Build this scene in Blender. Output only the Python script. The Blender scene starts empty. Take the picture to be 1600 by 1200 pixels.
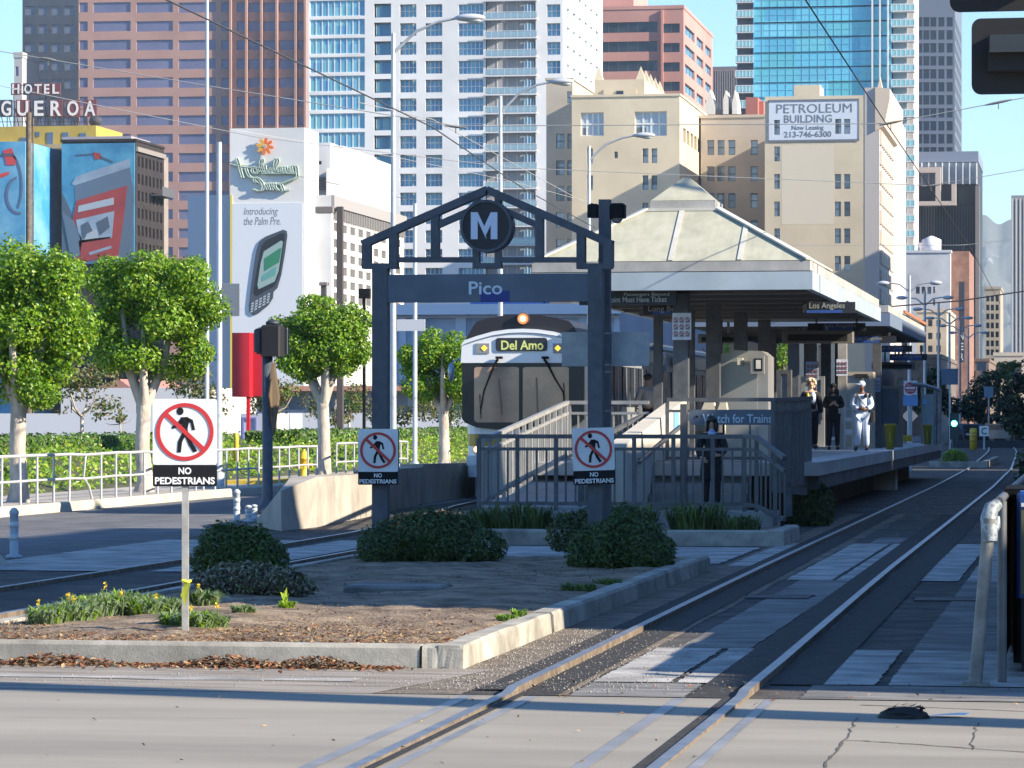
import bpy, math, random
from mathutils import Vector, Matrix
R = math.radians
random.seed(7)
scene = bpy.context.scene
COL = scene.collection

# ------------------------------------------------------------------ camera
# world axes: +Y runs up the street along the tracks, +X is to the right of it
F, HZ, H, TH = 5300.0, 655.0, 1.67, R(9.64)
S, C = math.sin(TH), math.cos(TH)
cam_d = bpy.data.cameras.new('camera')
cam = bpy.data.objects.new('camera', cam_d)
COL.objects.link(cam)
cam.location = (0, 0, H)
cam.rotation_euler = (R(90), 0, TH)
cam_d.sensor_width = 36
cam_d.lens = 36 * F / 1600
cam_d.shift_y = (HZ - 600) / 1600
cam_d.clip_start = 0.5
cam_d.clip_end = 60000
scene.camera = cam

# ------------------------------------------------------------------ light
SUN_EL, SUN_AZ = R(26.2), R(104)          # azimuth clockwise from +Y
world = bpy.data.worlds.new('World')
scene.world = world
world.use_nodes = True
wn = world.node_tree
wn.nodes.clear()
wo = wn.nodes.new('ShaderNodeOutputWorld')
bg = wn.nodes.new('ShaderNodeBackground')
sky = wn.nodes.new('ShaderNodeTexSky')
sky.sky_type = 'NISHITA'
sky.sun_disc = False
sky.sun_elevation = SUN_EL
sky.sun_rotation = SUN_AZ
sky.altitude = 0
sky.air_density = 1.0
sky.dust_density = 0.0
sky.ozone_density = 4.0
bg.inputs[1].default_value = 0.113
hsv = wn.nodes.new('ShaderNodeHueSaturation')
hsv.inputs['Saturation'].default_value = 1.1
tint = wn.nodes.new('ShaderNodeMix')
tint.data_type = 'RGBA'; tint.blend_type = 'MULTIPLY'
tint.inputs[0].default_value = 1.0
tint.inputs[7].default_value = (0.80, 0.895, 1.0, 1)
wn.links.new(sky.outputs[0], hsv.inputs['Color'])
wn.links.new(hsv.outputs[0], tint.inputs[6])
wn.links.new(tint.outputs[2], bg.inputs[0])
wn.links.new(bg.outputs[0], wo.inputs[0])
sun_d = bpy.data.lights.new('sun', 'SUN')
sun_d.energy = 5.0
sun_d.angle = R(0.5)
sun_d.color = (1.0, 0.88, 0.70)
sun = bpy.data.objects.new('sun', sun_d)
COL.objects.link(sun)
to_sun = Vector((math.sin(SUN_AZ) * math.cos(SUN_EL), math.cos(SUN_AZ) * math.cos(SUN_EL), math.sin(SUN_EL)))
sun.rotation_euler = to_sun.to_track_quat('Z', 'Y').to_euler()
sun.location = (30, -5, 40)
scene.view_settings.view_transform = 'Standard'
scene.view_settings.look = 'None'
scene.view_settings.gamma = 1
scene.view_settings.exposure = 1.15
scene.cycles.max_bounces = 6
scene.cycles.transparent_max_bounces = 6
scene.cycles.caustics_reflective = False
scene.cycles.caustics_refractive = False

# ------------------------------------------------------------------ measuring helpers
def ray(px, py):
    t = (px - 800) / F
    return Vector((t * C - S, C + t * S, -(py - HZ) / F))
def at(px, py, d):
    v = ray(px, py) * d
    v.z += H
    return v
def onY(px, py, Y):
    r = ray(px, py)
    return at(px, py, Y / r.y)
def onX(px, py, X):
    r = ray(px, py)
    return at(px, py, X / r.x)
def onZ(px, py, z=0.0):
    r = ray(px, py)
    return at(px, py, (z - H) / r.z)

# ------------------------------------------------------------------ materials
MATS = {}
def mat(name, col, rough=0.6, metal=0.0, col2=None, scale=3.0, detail=4, bump=0.0, bscale=None, stretch=(1, 1, 1),
        lo=0.35, hi=0.65, spec=0.5, emit=None, estr=0.0, trans=0.0, coat=0.0, grime=0.16, gscale=None, gstretch=(1, 1, 1)):
    if name in MATS:
        return MATS[name]
    m = bpy.data.materials.new(name)
    m.use_nodes = True
    nt = m.node_tree
    b = nt.nodes['Principled BSDF']
    b.inputs['Base Color'].default_value = (*col, 1)
    b.inputs['Roughness'].default_value = rough
    b.inputs['Metallic'].default_value = metal
    b.inputs['Specular IOR Level'].default_value = spec
    if coat:
        b.inputs['Coat Weight'].default_value = coat
    if emit:
        b.inputs['Emission Color'].default_value = (*emit, 1)
        b.inputs['Emission Strength'].default_value = estr
    if col2 or bump:
        g = nt.nodes.new('ShaderNodeNewGeometry')
        mp = nt.nodes.new('ShaderNodeMapping')
        mp.inputs['Scale'].default_value = stretch
        nt.links.new(g.outputs['Position'], mp.inputs['Vector'])
    if col2:
        n = nt.nodes.new('ShaderNodeTexNoise')
        n.inputs['Scale'].default_value = scale
        n.inputs['Detail'].default_value = detail
        n.inputs['Roughness'].default_value = 0.62
        nt.links.new(mp.outputs[0], n.inputs['Vector'])
        rp = nt.nodes.new('ShaderNodeValToRGB')
        rp.color_ramp.elements[0].position = lo
        rp.color_ramp.elements[1].position = hi
        rp.color_ramp.elements[0].color = (*col, 1)
        rp.color_ramp.elements[1].color = (*col2, 1)
        nt.links.new(n.outputs[0], rp.inputs[0])
        mg = nt.nodes.new('ShaderNodeMapping')
        mg.inputs['Scale'].default_value = gstretch
        nt.links.new(g.outputs['Position'], mg.inputs['Vector'])
        ng = nt.nodes.new('ShaderNodeTexNoise')
        ng.inputs['Scale'].default_value = gscale or scale * 0.31
        ng.inputs['Detail'].default_value = 7
        ng.inputs['Distortion'].default_value = 0.6
        nt.links.new(mg.outputs[0], ng.inputs['Vector'])
        rg = nt.nodes.new('ShaderNodeMapRange')
        rg.inputs['From Min'].default_value = 0.3; rg.inputs['From Max'].default_value = 0.62
        rg.inputs['To Min'].default_value = 1 - grime; rg.inputs['To Max'].default_value = 1 + grime * .25
        nt.links.new(ng.outputs[0], rg.inputs['Value'])
        ml = nt.nodes.new('ShaderNodeVectorMath'); ml.operation = 'SCALE'
        nt.links.new(rp.outputs[0], ml.inputs[0])
        nt.links.new(rg.outputs[0], ml.inputs['Scale'])
        nt.links.new(ml.outputs[0], b.inputs['Base Color'])
    if bump:
        n2 = nt.nodes.new('ShaderNodeTexNoise')
        n2.inputs['Scale'].default_value = bscale or scale * 8
        n2.inputs['Detail'].default_value = 5
        nt.links.new(mp.outputs[0], n2.inputs['Vector'])
        bp = nt.nodes.new('ShaderNodeBump')
        bp.inputs['Strength'].default_value = bump
        bp.inputs['Distance'].default_value = 0.02
        nt.links.new(n2.outputs[0], bp.inputs['Height'])
        nt.links.new(bp.outputs[0], b.inputs['Normal'])
    if trans:
        o = nt.nodes['Material Output']
        t = nt.nodes.new('ShaderNodeBsdfTranslucent')
        t.inputs[0].default_value = (min(1, col[0] * 2.0), min(1, col[1] * 1.9), col[2] * 0.8, 1)
        mx = nt.nodes.new('ShaderNodeMixShader')
        mx.inputs[0].default_value = trans
        nt.links.new(b.outputs[0], mx.inputs[1])
        nt.links.new(t.outputs[0], mx.inputs[2])
        nt.links.new(mx.outputs[0], o.inputs[0])
    MATS[name] = m
    return m

def pane_mat(name, cols, size, rough=0.12, metal=0.35):
    """glass whose colour changes from pane to pane (cells of the given size in metres)"""
    m = bpy.data.materials.new(name)
    m.use_nodes = True
    nt = m.node_tree
    b = nt.nodes['Principled BSDF']
    b.inputs['Roughness'].default_value = rough
    b.inputs['Metallic'].default_value = metal
    g = nt.nodes.new('ShaderNodeNewGeometry')
    d = nt.nodes.new('ShaderNodeVectorMath'); d.operation = 'DIVIDE'
    d.inputs[1].default_value = size
    f = nt.nodes.new('ShaderNodeVectorMath'); f.operation = 'FLOOR'
    w = nt.nodes.new('ShaderNodeTexWhiteNoise'); w.noise_dimensions = '3D'
    rp = nt.nodes.new('ShaderNodeValToRGB')
    rp.color_ramp.interpolation = 'LINEAR'
    els = rp.color_ramp.elements
    while len(els) < len(cols):
        els.new(0.5)
    for i, c in enumerate(cols):
        els[i].position = i / max(1, len(cols) - 1)
        els[i].color = (*c, 1)
    nt.links.new(g.outputs['Position'], d.inputs[0])
    nt.links.new(d.outputs[0], f.inputs[0])
    nt.links.new(f.outputs[0], w.inputs['Vector'])
    nt.links.new(w.outputs['Value'], rp.inputs[0])
    nt.links.new(rp.outputs[0], b.inputs['Base Color'])
    MATS[name] = m
    return m

ASPHALT = mat('asphalt', grime=.3, gscale=.6, gstretch=(1, .15, 1), col=(0.10, 0.103, 0.112), rough=0.85, col2=(0.17, 0.17, 0.178), scale=1.3, bump=0.5, bscale=60)
TRACKBED = mat('track_bed', grime=.45, gscale=.9, col=(0.026, 0.025, 0.025), rough=0.9, col2=(0.11, 0.10, 0.09), scale=2.6, detail=10, bump=0.9, bscale=35)
STREETCON = mat('street_concrete', grime=.2, gscale=.9, gstretch=(.12, 1.3, 1), col=(0.255, 0.232, 0.192), rough=0.75, col2=(0.355, 0.325, 0.272), scale=1.3, detail=12, bump=0.2, bscale=80, stretch=(0.45, 1.5, 1), lo=0.2, hi=0.85)
PALECON = mat('pale_concrete', grime=.4, gscale=1.6, col=(0.20, 0.195, 0.185), rough=0.8, col2=(0.52, 0.50, 0.47), scale=2.4, detail=12, bump=0.35, bscale=70, stretch=(0.8, 1.5, 1), lo=0.3, hi=0.66)
MIDCON = mat('worn_concrete', grime=.4, gscale=1.1, col=(0.10, 0.098, 0.095), rough=0.8, col2=(0.26, 0.25, 0.235), scale=2.4, detail=8, bump=0.25, bscale=60, stretch=(0.6, 2, 1))
KERBCON = mat('kerb_concrete', grime=.35, gscale=1.3, col=(0.26, 0.245, 0.21), rough=0.85, col2=(0.46, 0.435, 0.375), scale=3.5, detail=12, bump=0.15, bscale=60)
WALLCON = mat('wall_concrete', grime=.3, gscale=1.1, col=(0.34, 0.31, 0.27), rough=0.85, col2=(0.46, 0.42, 0.36), scale=1.5, detail=7, bump=0.2, bscale=30)
DIRT = mat('dirt', (0.11, 0.075, 0.05), 0.95, col2=(0.35, 0.265, 0.18), scale=2.6, detail=10, bump=1.0, bscale=28)
STEEL = mat('rail_steel', (0.24, 0.245, 0.26), 0.42, 0.7, col2=(0.36, 0.36, 0.37), scale=6, detail=8)
RUST = mat('rusty_steel', (0.11, 0.08, 0.058), 0.8, col2=(0.22, 0.175, 0.13), scale=6, bump=0.2)
SLATE = mat('slate_paint', (0.055, 0.068, 0.09), 0.5, col2=(0.085, 0.10, 0.125), scale=7, detail=10, bump=0.05)
SLATE2 = mat('slate_beam', (0.085, 0.11, 0.15), 0.5, col2=(0.115, 0.145, 0.19), scale=3, detail=6)
GALV = mat('galvanised', (0.26, 0.27, 0.28), 0.5, 0.45, col2=(0.4, 0.41, 0.42), scale=9, detail=5)
POSTMETAL = mat('post_metal', (0.38, 0.37, 0.34), 0.5, 0.4, col2=(0.5, 0.49, 0.46), scale=14)
PALEPAINT = mat('pale_grey_paint', (0.42, 0.435, 0.45), 0.5, 0.1, col2=(0.52, 0.53, 0.54), scale=8)
RAILGREY = mat('railing_grey', (0.075, 0.08, 0.09), 0.5, col2=(0.115, 0.12, 0.13), scale=6)
RAILPALE = mat('railing_pale', (0.55, 0.54, 0.52), 0.5, 0.2)
WHITE = mat('sign_white', (0.78, 0.79, 0.80), 0.5, col2=(0.7, 0.71, 0.73), scale=7)
RED = mat('sign_red', (0.50, 0.03, 0.035), 0.45)
BLACK = mat('sign_black', (0.010, 0.011, 0.014), 0.7, spec=0.2)
RAILMID = mat('railing_mid', (0.27, 0.27, 0.265), 0.5, col2=(0.33, 0.33, 0.32), scale=6)
MATTEBLACK = mat('matte_black', (0.012, 0.012, 0.014), 0.7)
YELLOW = mat('yellow_paint', (0.62, 0.42, 0.03), 0.5, col2=(0.72, 0.52, 0.06), scale=8)
DULLYELLOW = mat('dull_yellow', (0.36, 0.31, 0.03), 0.5)
BLUEPATCH = mat('blue_vinyl', (0.01, 0.03, 0.22), 0.5)
BARK = mat('pale_bark', (0.36, 0.31, 0.26), 0.9, col2=(0.60, 0.54, 0.47), scale=6, detail=8, bump=0.6, bscale=25, stretch=(1, 1, 0.4))
DARKBARK = mat('dark_bark', (0.12, 0.09, 0.07), 0.9, col2=(0.2, 0.16, 0.12), scale=5, bump=0.5)
LEAF_A = mat('leaf_fresh', (0.19, 0.33, 0.02), 0.4, trans=0.32)
LEAF_B = mat('leaf_mid', (0.115, 0.24, 0.018), 0.4, trans=0.3)
LEAF_C = mat('leaf_deep', (0.045, 0.11, 0.015), 0.42, trans=0.22)
LEAF_Y = mat('leaf_yellow', (0.30, 0.39, 0.035), 0.42, trans=0.35)
SHRUB_A = mat('shrub_leaf', (0.085, 0.13, 0.03), 0.55, trans=0.2)
SHRUB_B = mat('shrub_leaf_dark', (0.035, 0.062, 0.018), 0.55, trans=0.15)
SHRUB_G = mat('shrub_leaf_grey', (0.27, 0.25, 0.19), 0.7, trans=0.15)
SHRUB_G2 = mat('shrub_leaf_brown', (0.075, 0.062, 0.045), 0.7, trans=0.15)
BLADE_A = mat('blade_green', (0.14, 0.21, 0.08), 0.5, trans=0.25)
BLADE_B = mat('blade_blue_green', (0.21, 0.28, 0.16), 0.5, trans=0.25)
PETAL = mat('petal_yellow', (0.75, 0.48, 0.03), 0.5, trans=0.2)
OLIVE = mat('olive_leaf', (0.13, 0.14, 0.06), 0.6, trans=0.25)
OLIVE2 = mat('tan_leaf', (0.22, 0.17, 0.08), 0.6, trans=0.25)
DRYLEAF_A = mat('dry_leaf_rust', (0.23, 0.085, 0.035), 0.8)
DRYLEAF_B = mat('dry_leaf_tan', (0.36, 0.25, 0.13), 0.8)
DRYLEAF_C = mat('dry_leaf_brown', (0.12, 0.07, 0.04), 0.85)
PEBBLE = mat('pebble', (0.38, 0.35, 0.31), 0.85, col2=(0.16, 0.145, 0.13), scale=30)
SKIN1 = mat('skin_light', (0.52, 0.31, 0.22), 0.5)
SKIN2 = mat('skin_brown', (0.17, 0.085, 0.055), 0.5)

# ------------------------------------------------------------------ mesh helpers
WORLD = {}
class MB:
    def __init__(self):
        self.v, self.f, self.m, self.s = [], [], [], []
    def add(self, vs, fs, mi=0, smooth=False):
        o = len(self.v)
        self.v.extend([tuple(p) for p in vs])
        for q in fs:
            self.f.append([i + o for i in q]); self.m.append(mi); self.s.append(smooth)
        return self
    def box(self, x0, x1, y0, y1, z0, z1, mi=0):
        vs = [(x, y, z) for z in (z0, z1) for y in (y0, y1) for x in (x0, x1)]
        return self.add(vs, [(0, 2, 3, 1), (4, 5, 7, 6), (0, 1, 5, 4), (2, 6, 7, 3), (0, 4, 6, 2), (1, 3, 7, 5)], mi)
    def bevbox(self, x0, x1, y0, y1, z0, z1, b, mi=0):
        """box with all four upright and top edges chamfered"""
        pl = [(x0 + b, y0), (x1 - b, y0), (x1, y0 + b), (x1, y1 - b), (x1 - b, y1), (x0 + b, y1), (x0, y1 - b), (x0, y0 + b)]
        cx, cy = (x0 + x1) / 2, (y0 + y1) / 2
        def sh(k):
            return [(cx + (p[0] - cx) * (1 - 2 * k / max(1e-6, x1 - x0)), cy + (p[1] - cy) * (1 - 2 * k / max(1e-6, y1 - y0))) for p in pl]
        vs = [(*p, z0) for p in pl] + [(*p, z1 - b) for p in pl] + [(*p, z1) for p in sh(b)]
        fs = [tuple(range(7, -1, -1)), tuple(range(16, 24))]
        for k in (0, 8):
            for i in range(8):
                j = (i + 1) % 8
                fs.append((k + i, k + j, k + 8 + j, k + 8 + i))
        return self.add(vs, fs, mi)
    def bar(self, p0, p1, w, h, mi=0, up=(0, 0, 1)):
        p0, p1 = Vector(p0), Vector(p1)
        d = (p1 - p0).normalized()
        u = Vector(up)
        if abs(d.dot(u)) > 0.98:
            u = Vector((0, 1, 0))
        a = d.cross(u).normalized() * (w / 2)
        b = a.cross(d).normalized() * (h / 2)
        vs = []
        for p in (p0, p1):
            vs += [p - a - b, p + a - b, p + a + b, p - a + b]
        return self.add(vs, [(3, 2, 1, 0), (4, 5, 6, 7), (0, 1, 5, 4), (1, 2, 6, 5), (2, 3, 7, 6), (3, 0, 4, 7)], mi)
    def tube(self, pts, r, n=8, mi=0, smooth=True, cap=True):
        pts = [Vector(p) for p in pts]
        rs = r if isinstance(r, (list, tuple)) else [r] * len(pts)
        vs, fs = [], []
        prev = None
        for i, p in enumerate(pts):
            d = (pts[min(i + 1, len(pts) - 1)] - pts[max(i - 1, 0)])
            if d.length < 1e-9:
                d = Vector((0, 0, 1))
            d.normalize()
            if prev is None:
                a = d.cross(Vector((0, 0, 1)) if abs(d.z) < 0.9 else Vector((0, 1, 0))).normalized()
            else:
                a = prev - d * prev.dot(d)
                a = a.normalized() if a.length > 1e-6 else d.cross(Vector((0.3, 1, 0.2))).normalized()
            prev = a
            b = d.cross(a)
            for k in range(n):
                t = 2 * math.pi * k / n
                vs.append(p + (a * math.cos(t) + b * math.sin(t)) * rs[i])
        for i in range(len(pts) - 1):
            for k in range(n):
                k2 = (k + 1) % n
                fs.append((i * n + k, i * n + k2, (i + 1) * n + k2, (i + 1) * n + k))
        self.add(vs, fs, mi, smooth)
        if cap:
            o = len(pts) - 1
            self.add(vs[:n], [tuple(range(n - 1, -1, -1))], mi)
            self.add(vs[o * n:], [tuple(range(n))], mi)
        return self
    def prism(self, poly, y0, y1, mi=0):
        """polygon in (x, z) made solid between two y"""
        n = len(poly)
        vs = [(p[0], y0, p[1]) for p in poly] + [(p[0], y1, p[1]) for p in poly]
        fs = [tuple(range(n)), tuple(range(2 * n - 1, n - 1, -1))]
        fs += [(i, n + i, n + (i + 1) % n, (i + 1) % n) for i in range(n)]
        return self.add(vs, fs, mi)
    def prismx(self, poly, x0, x1, mi=0):
        """polygon in (y, z) made solid between two x"""
        n = len(poly)
        vs = [(x0, p[0], p[1]) for p in poly] + [(x1, p[0], p[1]) for p in poly]
        fs = [tuple(range(n)), tuple(range(2 * n - 1, n - 1, -1))]
        fs += [(i, n + i, n + (i + 1) % n, (i + 1) % n) for i in range(n)]
        return self.add(vs, fs, mi)
    def prismz(self, poly, z0, z1, mi=0):
        n = len(poly)
        vs = [(p[0], p[1], z0) for p in poly] + [(p[0], p[1], z1) for p in poly]
        fs = [tuple(range(n)), tuple(range(2 * n - 1, n - 1, -1))]
        fs += [(i, n + i, n + (i + 1) % n, (i + 1) % n) for i in range(n)]
        return self.add(vs, fs, mi)
    def ring(self, cx, cz, r0, r1, y0, y1, n=40, mi=0):
        vs = []
        for y in (y0, y1):
            for r in (r0, r1):
                vs += [(cx + r * math.cos(2 * math.pi * k / n), y, cz + r * math.sin(2 * math.pi * k / n)) for k in range(n)]
        fs = []
        for k in range(n):
            j = (k + 1) % n
            fs += [(k, j, n + j, n + k), (2 * n + k, 3 * n + k, 3 * n + j, 2 * n + j), (n + k, n + j, 3 * n + j, 3 * n + k), (k, 2 * n + k, 2 * n + j, j)]
        return self.add(vs, fs, mi)
    def disk(self, cx, cz, r, y0, y1, n=32, mi=0):
        return self.prism([(cx + r * math.cos(2 * math.pi * k / n), cz + r * math.sin(2 * math.pi * k / n)) for k in range(n)], y0, y1, mi)
    def lathe(self, prof, n=16, mi=0, c=(0, 0, 0), smooth=True):
        vs, fs = [], []
        for r, z in prof:
            for k in range(n):
                t = 2 * math.pi * k / n
                vs.append((c[0] + r * math.cos(t), c[1] + r * math.sin(t), c[2] + z))
        for i in range(len(prof) - 1):
            for k in range(n):
                j = (k + 1) % n
                fs.append((i * n + k, i * n + j, (i + 1) * n + j, (i + 1) * n + k))
        fs.append(tuple(range(n - 1, -1, -1)))
        fs.append(tuple(range((len(prof) - 1) * n, len(prof) * n)))
        return self.add(vs, fs, mi, smooth)
    def ball(self, c, r, n=12, m=8, mi=0):
        rx, ry, rz = r if isinstance(r, (tuple, list)) else (r, r, r)
        vs, fs = [], []
        for i in range(m + 1):
            a = math.pi * i / m
            for k in range(n):
                t = 2 * math.pi * k / n
                vs.append((c[0] + rx * math.sin(a) * math.cos(t), c[1] + ry * math.sin(a) * math.sin(t), c[2] + rz * math.cos(a)))
        for i in range(m):
            for k in range(n):
                j = (k + 1) % n
                fs.append((i * n + k, (i + 1) * n + k, (i + 1) * n + j, i * n + j))
        return self.add(vs, fs, mi, True)
    def sheet(self, pts, mi=0):
        return self.add(pts, [tuple(range(len(pts)))], mi)
    def mesh(self, name, mats, org=(0, 0, 0)):
        me = bpy.data.meshes.new(name)
        ox, oy, oz = org
        me.from_pydata([(x - ox, y - oy, z - oz) for x, y, z in self.v], [], self.f)
        for m in (mats if isinstance(mats, (list, tuple)) else [mats]):
            me.materials.append(m)
        me.polygons.foreach_set('material_index', self.m)
        me.polygons.foreach_set('use_smooth', self.s)
        me.update()
        return me
    def build(self, name, mats, parent=None, org=None):
        """one mesh object; coordinates given in the parent's unrotated frame"""
        if parent is not None:
            w = WORLD[parent.name]
            o = bpy.data.objects.new(name, self.mesh(name, mats, w))
            o.parent = parent
            COL.objects.link(o)
            WORLD[o.name] = w
        else:
            if org is None:
                xs = [p[0] for p in self.v]; ys = [p[1] for p in self.v]; zs = [p[2] for p in self.v]
                org = ((min(xs) + max(xs)) / 2, (min(ys) + max(ys)) / 2, min(zs))
            o = bpy.data.objects.new(name, self.mesh(name, mats, org))
            o.location = org
            COL.objects.link(o)
            WORLD[o.name] = tuple(org)
        return o

def tag(o, label, cat, group=None, kind=None):
    o['label'] = label
    o['category'] = cat
    if group: o['group'] = group
    if kind: o['kind'] = kind
    return o
def thing(name, label, cat, loc=(0, 0, 0), group=None):
    o = bpy.data.objects.new(name, None)
    o.empty_display_size = 0.2
    COL.objects.link(o)
    o.location = loc
    WORLD[o.name] = tuple(loc)
    return tag(o, label, cat, group)
def struct(name, mb, mats, label, cat=None, kind='structure'):
    o = mb.build(name, mats)
    return tag(o, label, cat or name.replace('_', ' '), kind=kind)
def copy_tree(o, parent=None):
    c = o.copy()
    COL.objects.link(c)
    if parent is not None:
        c.parent = parent
    WORLD[c.name] = WORLD.get(o.name, (0, 0, 0))
    for ch in list(o.children):
        copy_tree(ch, c)
    return c
def place(o, loc, rz=0.0):
    o.location = loc
    o.rotation_euler = (0, 0, rz)
    return o

def font_mesh(s, depth, bold=0.0, shear=0.0):
    cu = bpy.data.curves.new('lettering', 'FONT')
    cu.body = s
    cu.extrude = depth / 2
    cu.offset = bold
    cu.shear = shear
    cu.resolution_u = 3
    ob = bpy.data.objects.new('lettering_tmp', cu)
    COL.objects.link(ob)
    dg = bpy.context.evaluated_depsgraph_get()
    dg.update()
    me = bpy.data.meshes.new_from_object(ob.evaluated_get(dg))
    bpy.data.objects.remove(ob)
    bpy.data.curves.remove(cu)
    return me
def lettering(s, x0, x1, z0, z1, y, depth, m, parent, bold=0.0, shear=0.0, name='lettering'):
    """text stretched to the given x/z box, front face towards -y"""
    me = font_mesh(s, 0.1, bold, shear)
    xs = [v.co.x for v in me.vertices]; ys = [v.co.y for v in me.vertices]
    ax, bx, ay, by = min(xs), max(xs), min(ys), max(ys)
    w = WORLD[parent.name]
    for v in me.vertices:
        X = x0 + (v.co.x - ax) / (bx - ax) * (x1 - x0)
        Z = z0 + (v.co.y - ay) / (by - ay) * (z1 - z0)
        Y = y - (v.co.z / 0.1) * depth
        v.co = (X - w[0], Y - w[1], Z - w[2])
    me.materials.clear()
    me.materials.append(m)
    o = bpy.data.objects.new(name, me)
    o.parent = parent
    COL.objects.link(o)
    WORLD[o.name] = w
    return o

def leaf(mb, p, size, nrm, mi, asp=0.5):
    n = Vector(nrm)
    if n.length < 1e-6: n = Vector((0, 0, 1))
    n.normalize()
    a = n.cross(Vector((random.uniform(-1, 1), random.uniform(-1, 1), random.uniform(-1, 1))))
    if a.length < 1e-4: a = n.cross(Vector((1, 0.3, 0)))
    a.normalize()
    b = n.cross(a)
    a *= size * 0.5
    b *= size * asp * 0.5
    p = Vector(p)
    mb.add([p - a, p - b + n * size * 0.08, p + a, p + b + n * size * 0.08], [(0, 1, 2, 3)], mi)
def rand_dir():
    while True:
        v = Vector((random.uniform(-1, 1), random.uniform(-1, 1), random.uniform(-1, 1)))
        if 0.05 < v.length < 1:
            return v.normalized()
def foliage(mb, lobes, n, size, mis, up=0.35, thick=0.22, asp=0.55, noise=0.6, inner=0.72):
    """leaf faces through the outer part of a set of ellipsoid lobes (centre, radii)"""
    wts = [l[1][0] * l[1][1] + l[1][1] * l[1][2] + l[1][0] * l[1][2] for l in lobes]
    cnt = 0
    tries = 0
    while cnt < n and tries < n * 6:
        tries += 1
        c, r = random.choices(lobes, wts)[0]
        d = rand_dir()
        k = 1 + random.gauss(-thick * .45, thick * .6)
        if k < 0.15 or k > 1.3: continue
        p = Vector((c[0] + d.x * r[0] * k, c[1] + d.y * r[1] * k, c[2] + d.z * r[2] * k))
        deep = False
        for c2, r2 in lobes:
            q = ((p.x - c2[0]) / r2[0]) ** 2 + ((p.y - c2[1]) / r2[1]) ** 2 + ((p.z - c2[2]) / r2[2]) ** 2
            if q < inner * inner * 0.8:
                deep = True
                break
        if deep and random.random() < 0.8: continue
        nr = d + Vector((0, 0, up)) + rand_dir() * noise
        leaf(mb, p, size * random.uniform(0.65, 1.3), nr, random.choice(mis), asp)
        cnt += 1

# ================================================================== SETTING
g = MB(); g.sheet([(-9000, -600, -0.02), (9000, -600, -0.02), (9000, 30000, -0.02), (-9000, 30000, -0.02)])
struct('ground', g, mat('far_ground', (0.09, 0.088, 0.085), 0.9, col2=(0.15, 0.14, 0.13), scale=0.05), 'dusty grey ground under the whole district')
g = MB(); g.box(-80, 60, -40, 20.2, -0.06, 0.0)
struct('cross_street', g, STREETCON, 'pale worn concrete of the cross street in front')
g = MB(); g.sheet([(-14.2, 20.2, -0.006), (12, 20.2, -0.006), (12, 420, -0.006), (-14.2, 420, -0.006)])
struct('track_ground', g, TRACKBED, 'dark oil stained ground along the tracks', 'ground')
g = MB(); g.sheet([(-18.3, 20.2, -0.004), (-12.6, 20.2, -0.004), (-12.6, 420, -0.004), (-18.3, 420, -0.004)])
struct('road', g, ASPHALT, 'asphalt road left of the tracks')
# bands of concrete across the tracks
g = MB()
RY = [(-40, -3.44), (21.7, -3.46), (36, -3.56), (60, -3.62), (83, -3.69), (113, -3.92), (128, -4.17), (150, -4.55), (177, -5.05), (230, -6.6), (300, -9.5)]
def rail_x(y, off=0.0):
    for (a, xa), (b, xb) in zip(RY, RY[1:]):
        if a <= y <= b:
            return xa + (xb - xa) * (y - a) / (b - a) + off
    return RY[-1][1] + off
LY = [(-40, -10.5), (36, -10.42), (47, -10.4), (58, -11.3), (66, -12.1), (74, -12.32), (120, -12.35), (200, -13.5), (300, -17)]
def lrail_x(y, off=0.0):
    for (a, xa), (b, xb) in zip(LY, LY[1:]):
        if a <= y <= b:
            return xa + (xb - xa) * (y - a) / (b - a) + off
    return LY[-1][1] + off
def patch(mb, x0, x1, y0, y1, z, jag=0.009, n=40):
    """a slab top with slightly ragged long edges"""
    a = [(x0 + random.uniform(-jag, jag), y0 + (y1 - y0) * i / n, z) for i in range(n + 1)]
    b = [(x1 + random.uniform(-jag, jag), y0 + (y1 - y0) * i / n, z) for i in range(n + 1)]
    mb.sheet(a + b[::-1])
for y0, y1 in ((21.35, 24.6), (35.2, 45.6)):
    patch(g, -3.10, -2.62, y0, y1, 0.003)
    patch(g, -2.57, -2.36, y0, y1, 0.003)
    patch(g, -1.72, -1.32, y0, y1, 0.003)
    patch(g, -1.24, 3.0, y0, y1, 0.003, 0.01)
patch(g, -4.05, -3.72, 38.4, 45.6, 0.003)
patch(g, -8.75, -4.2, 39.0, 44.0, 0.003, 0.02)
patch(g, -10.15, -9.3, 36.0, 45.6, 0.003)
patch(g, -12.6, -10.7, 36.0, 45.6, 0.003)
struct('crossing_pads', g, PALECON, 'worn pale concrete slabs of the pedestrian crossing', 'pavement')
g = MB()
patch(g, -1.24, 3.0, 24.6, 35.2, 0.002, 0.01); patch(g, -2.95, -2.42, 24.6, 35.2, 0.001)
patch(g, -1.26, 3.0, 45.6, 50.0, 0.002, 0.01); patch(g, -2.9, -2.5, 45.6, 48.0, 0.001)
patch(g, -3.1, -2.4, 20.25, 21.3, 0.001, 0.01); patch(g, -1.7, 3.0, 20.25, 21.3, 0.0015, 0.01)
struct('track_pavement', g, MIDCON, 'grey worn pavement between the crossing slabs', 'pavement')
g = MB(); patch(g, -4.12, -3.66, 21.0, 60, -0.001, .01); patch(g, -4.6, -3.75, 20.25, 22.3, -0.0005, .01); patch(g, -3.42, -3.13, 20.3, 60, -0.001, .02)
struct('track_dirt', g, mat('track_dirt', (0.10, 0.08, 0.062), .95, col2=(0.24, 0.20, 0.155), scale=3, detail=10, bump=1.0, bscale=30), 'brown dirt between the kerb and the nearest rail', 'ground')
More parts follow.
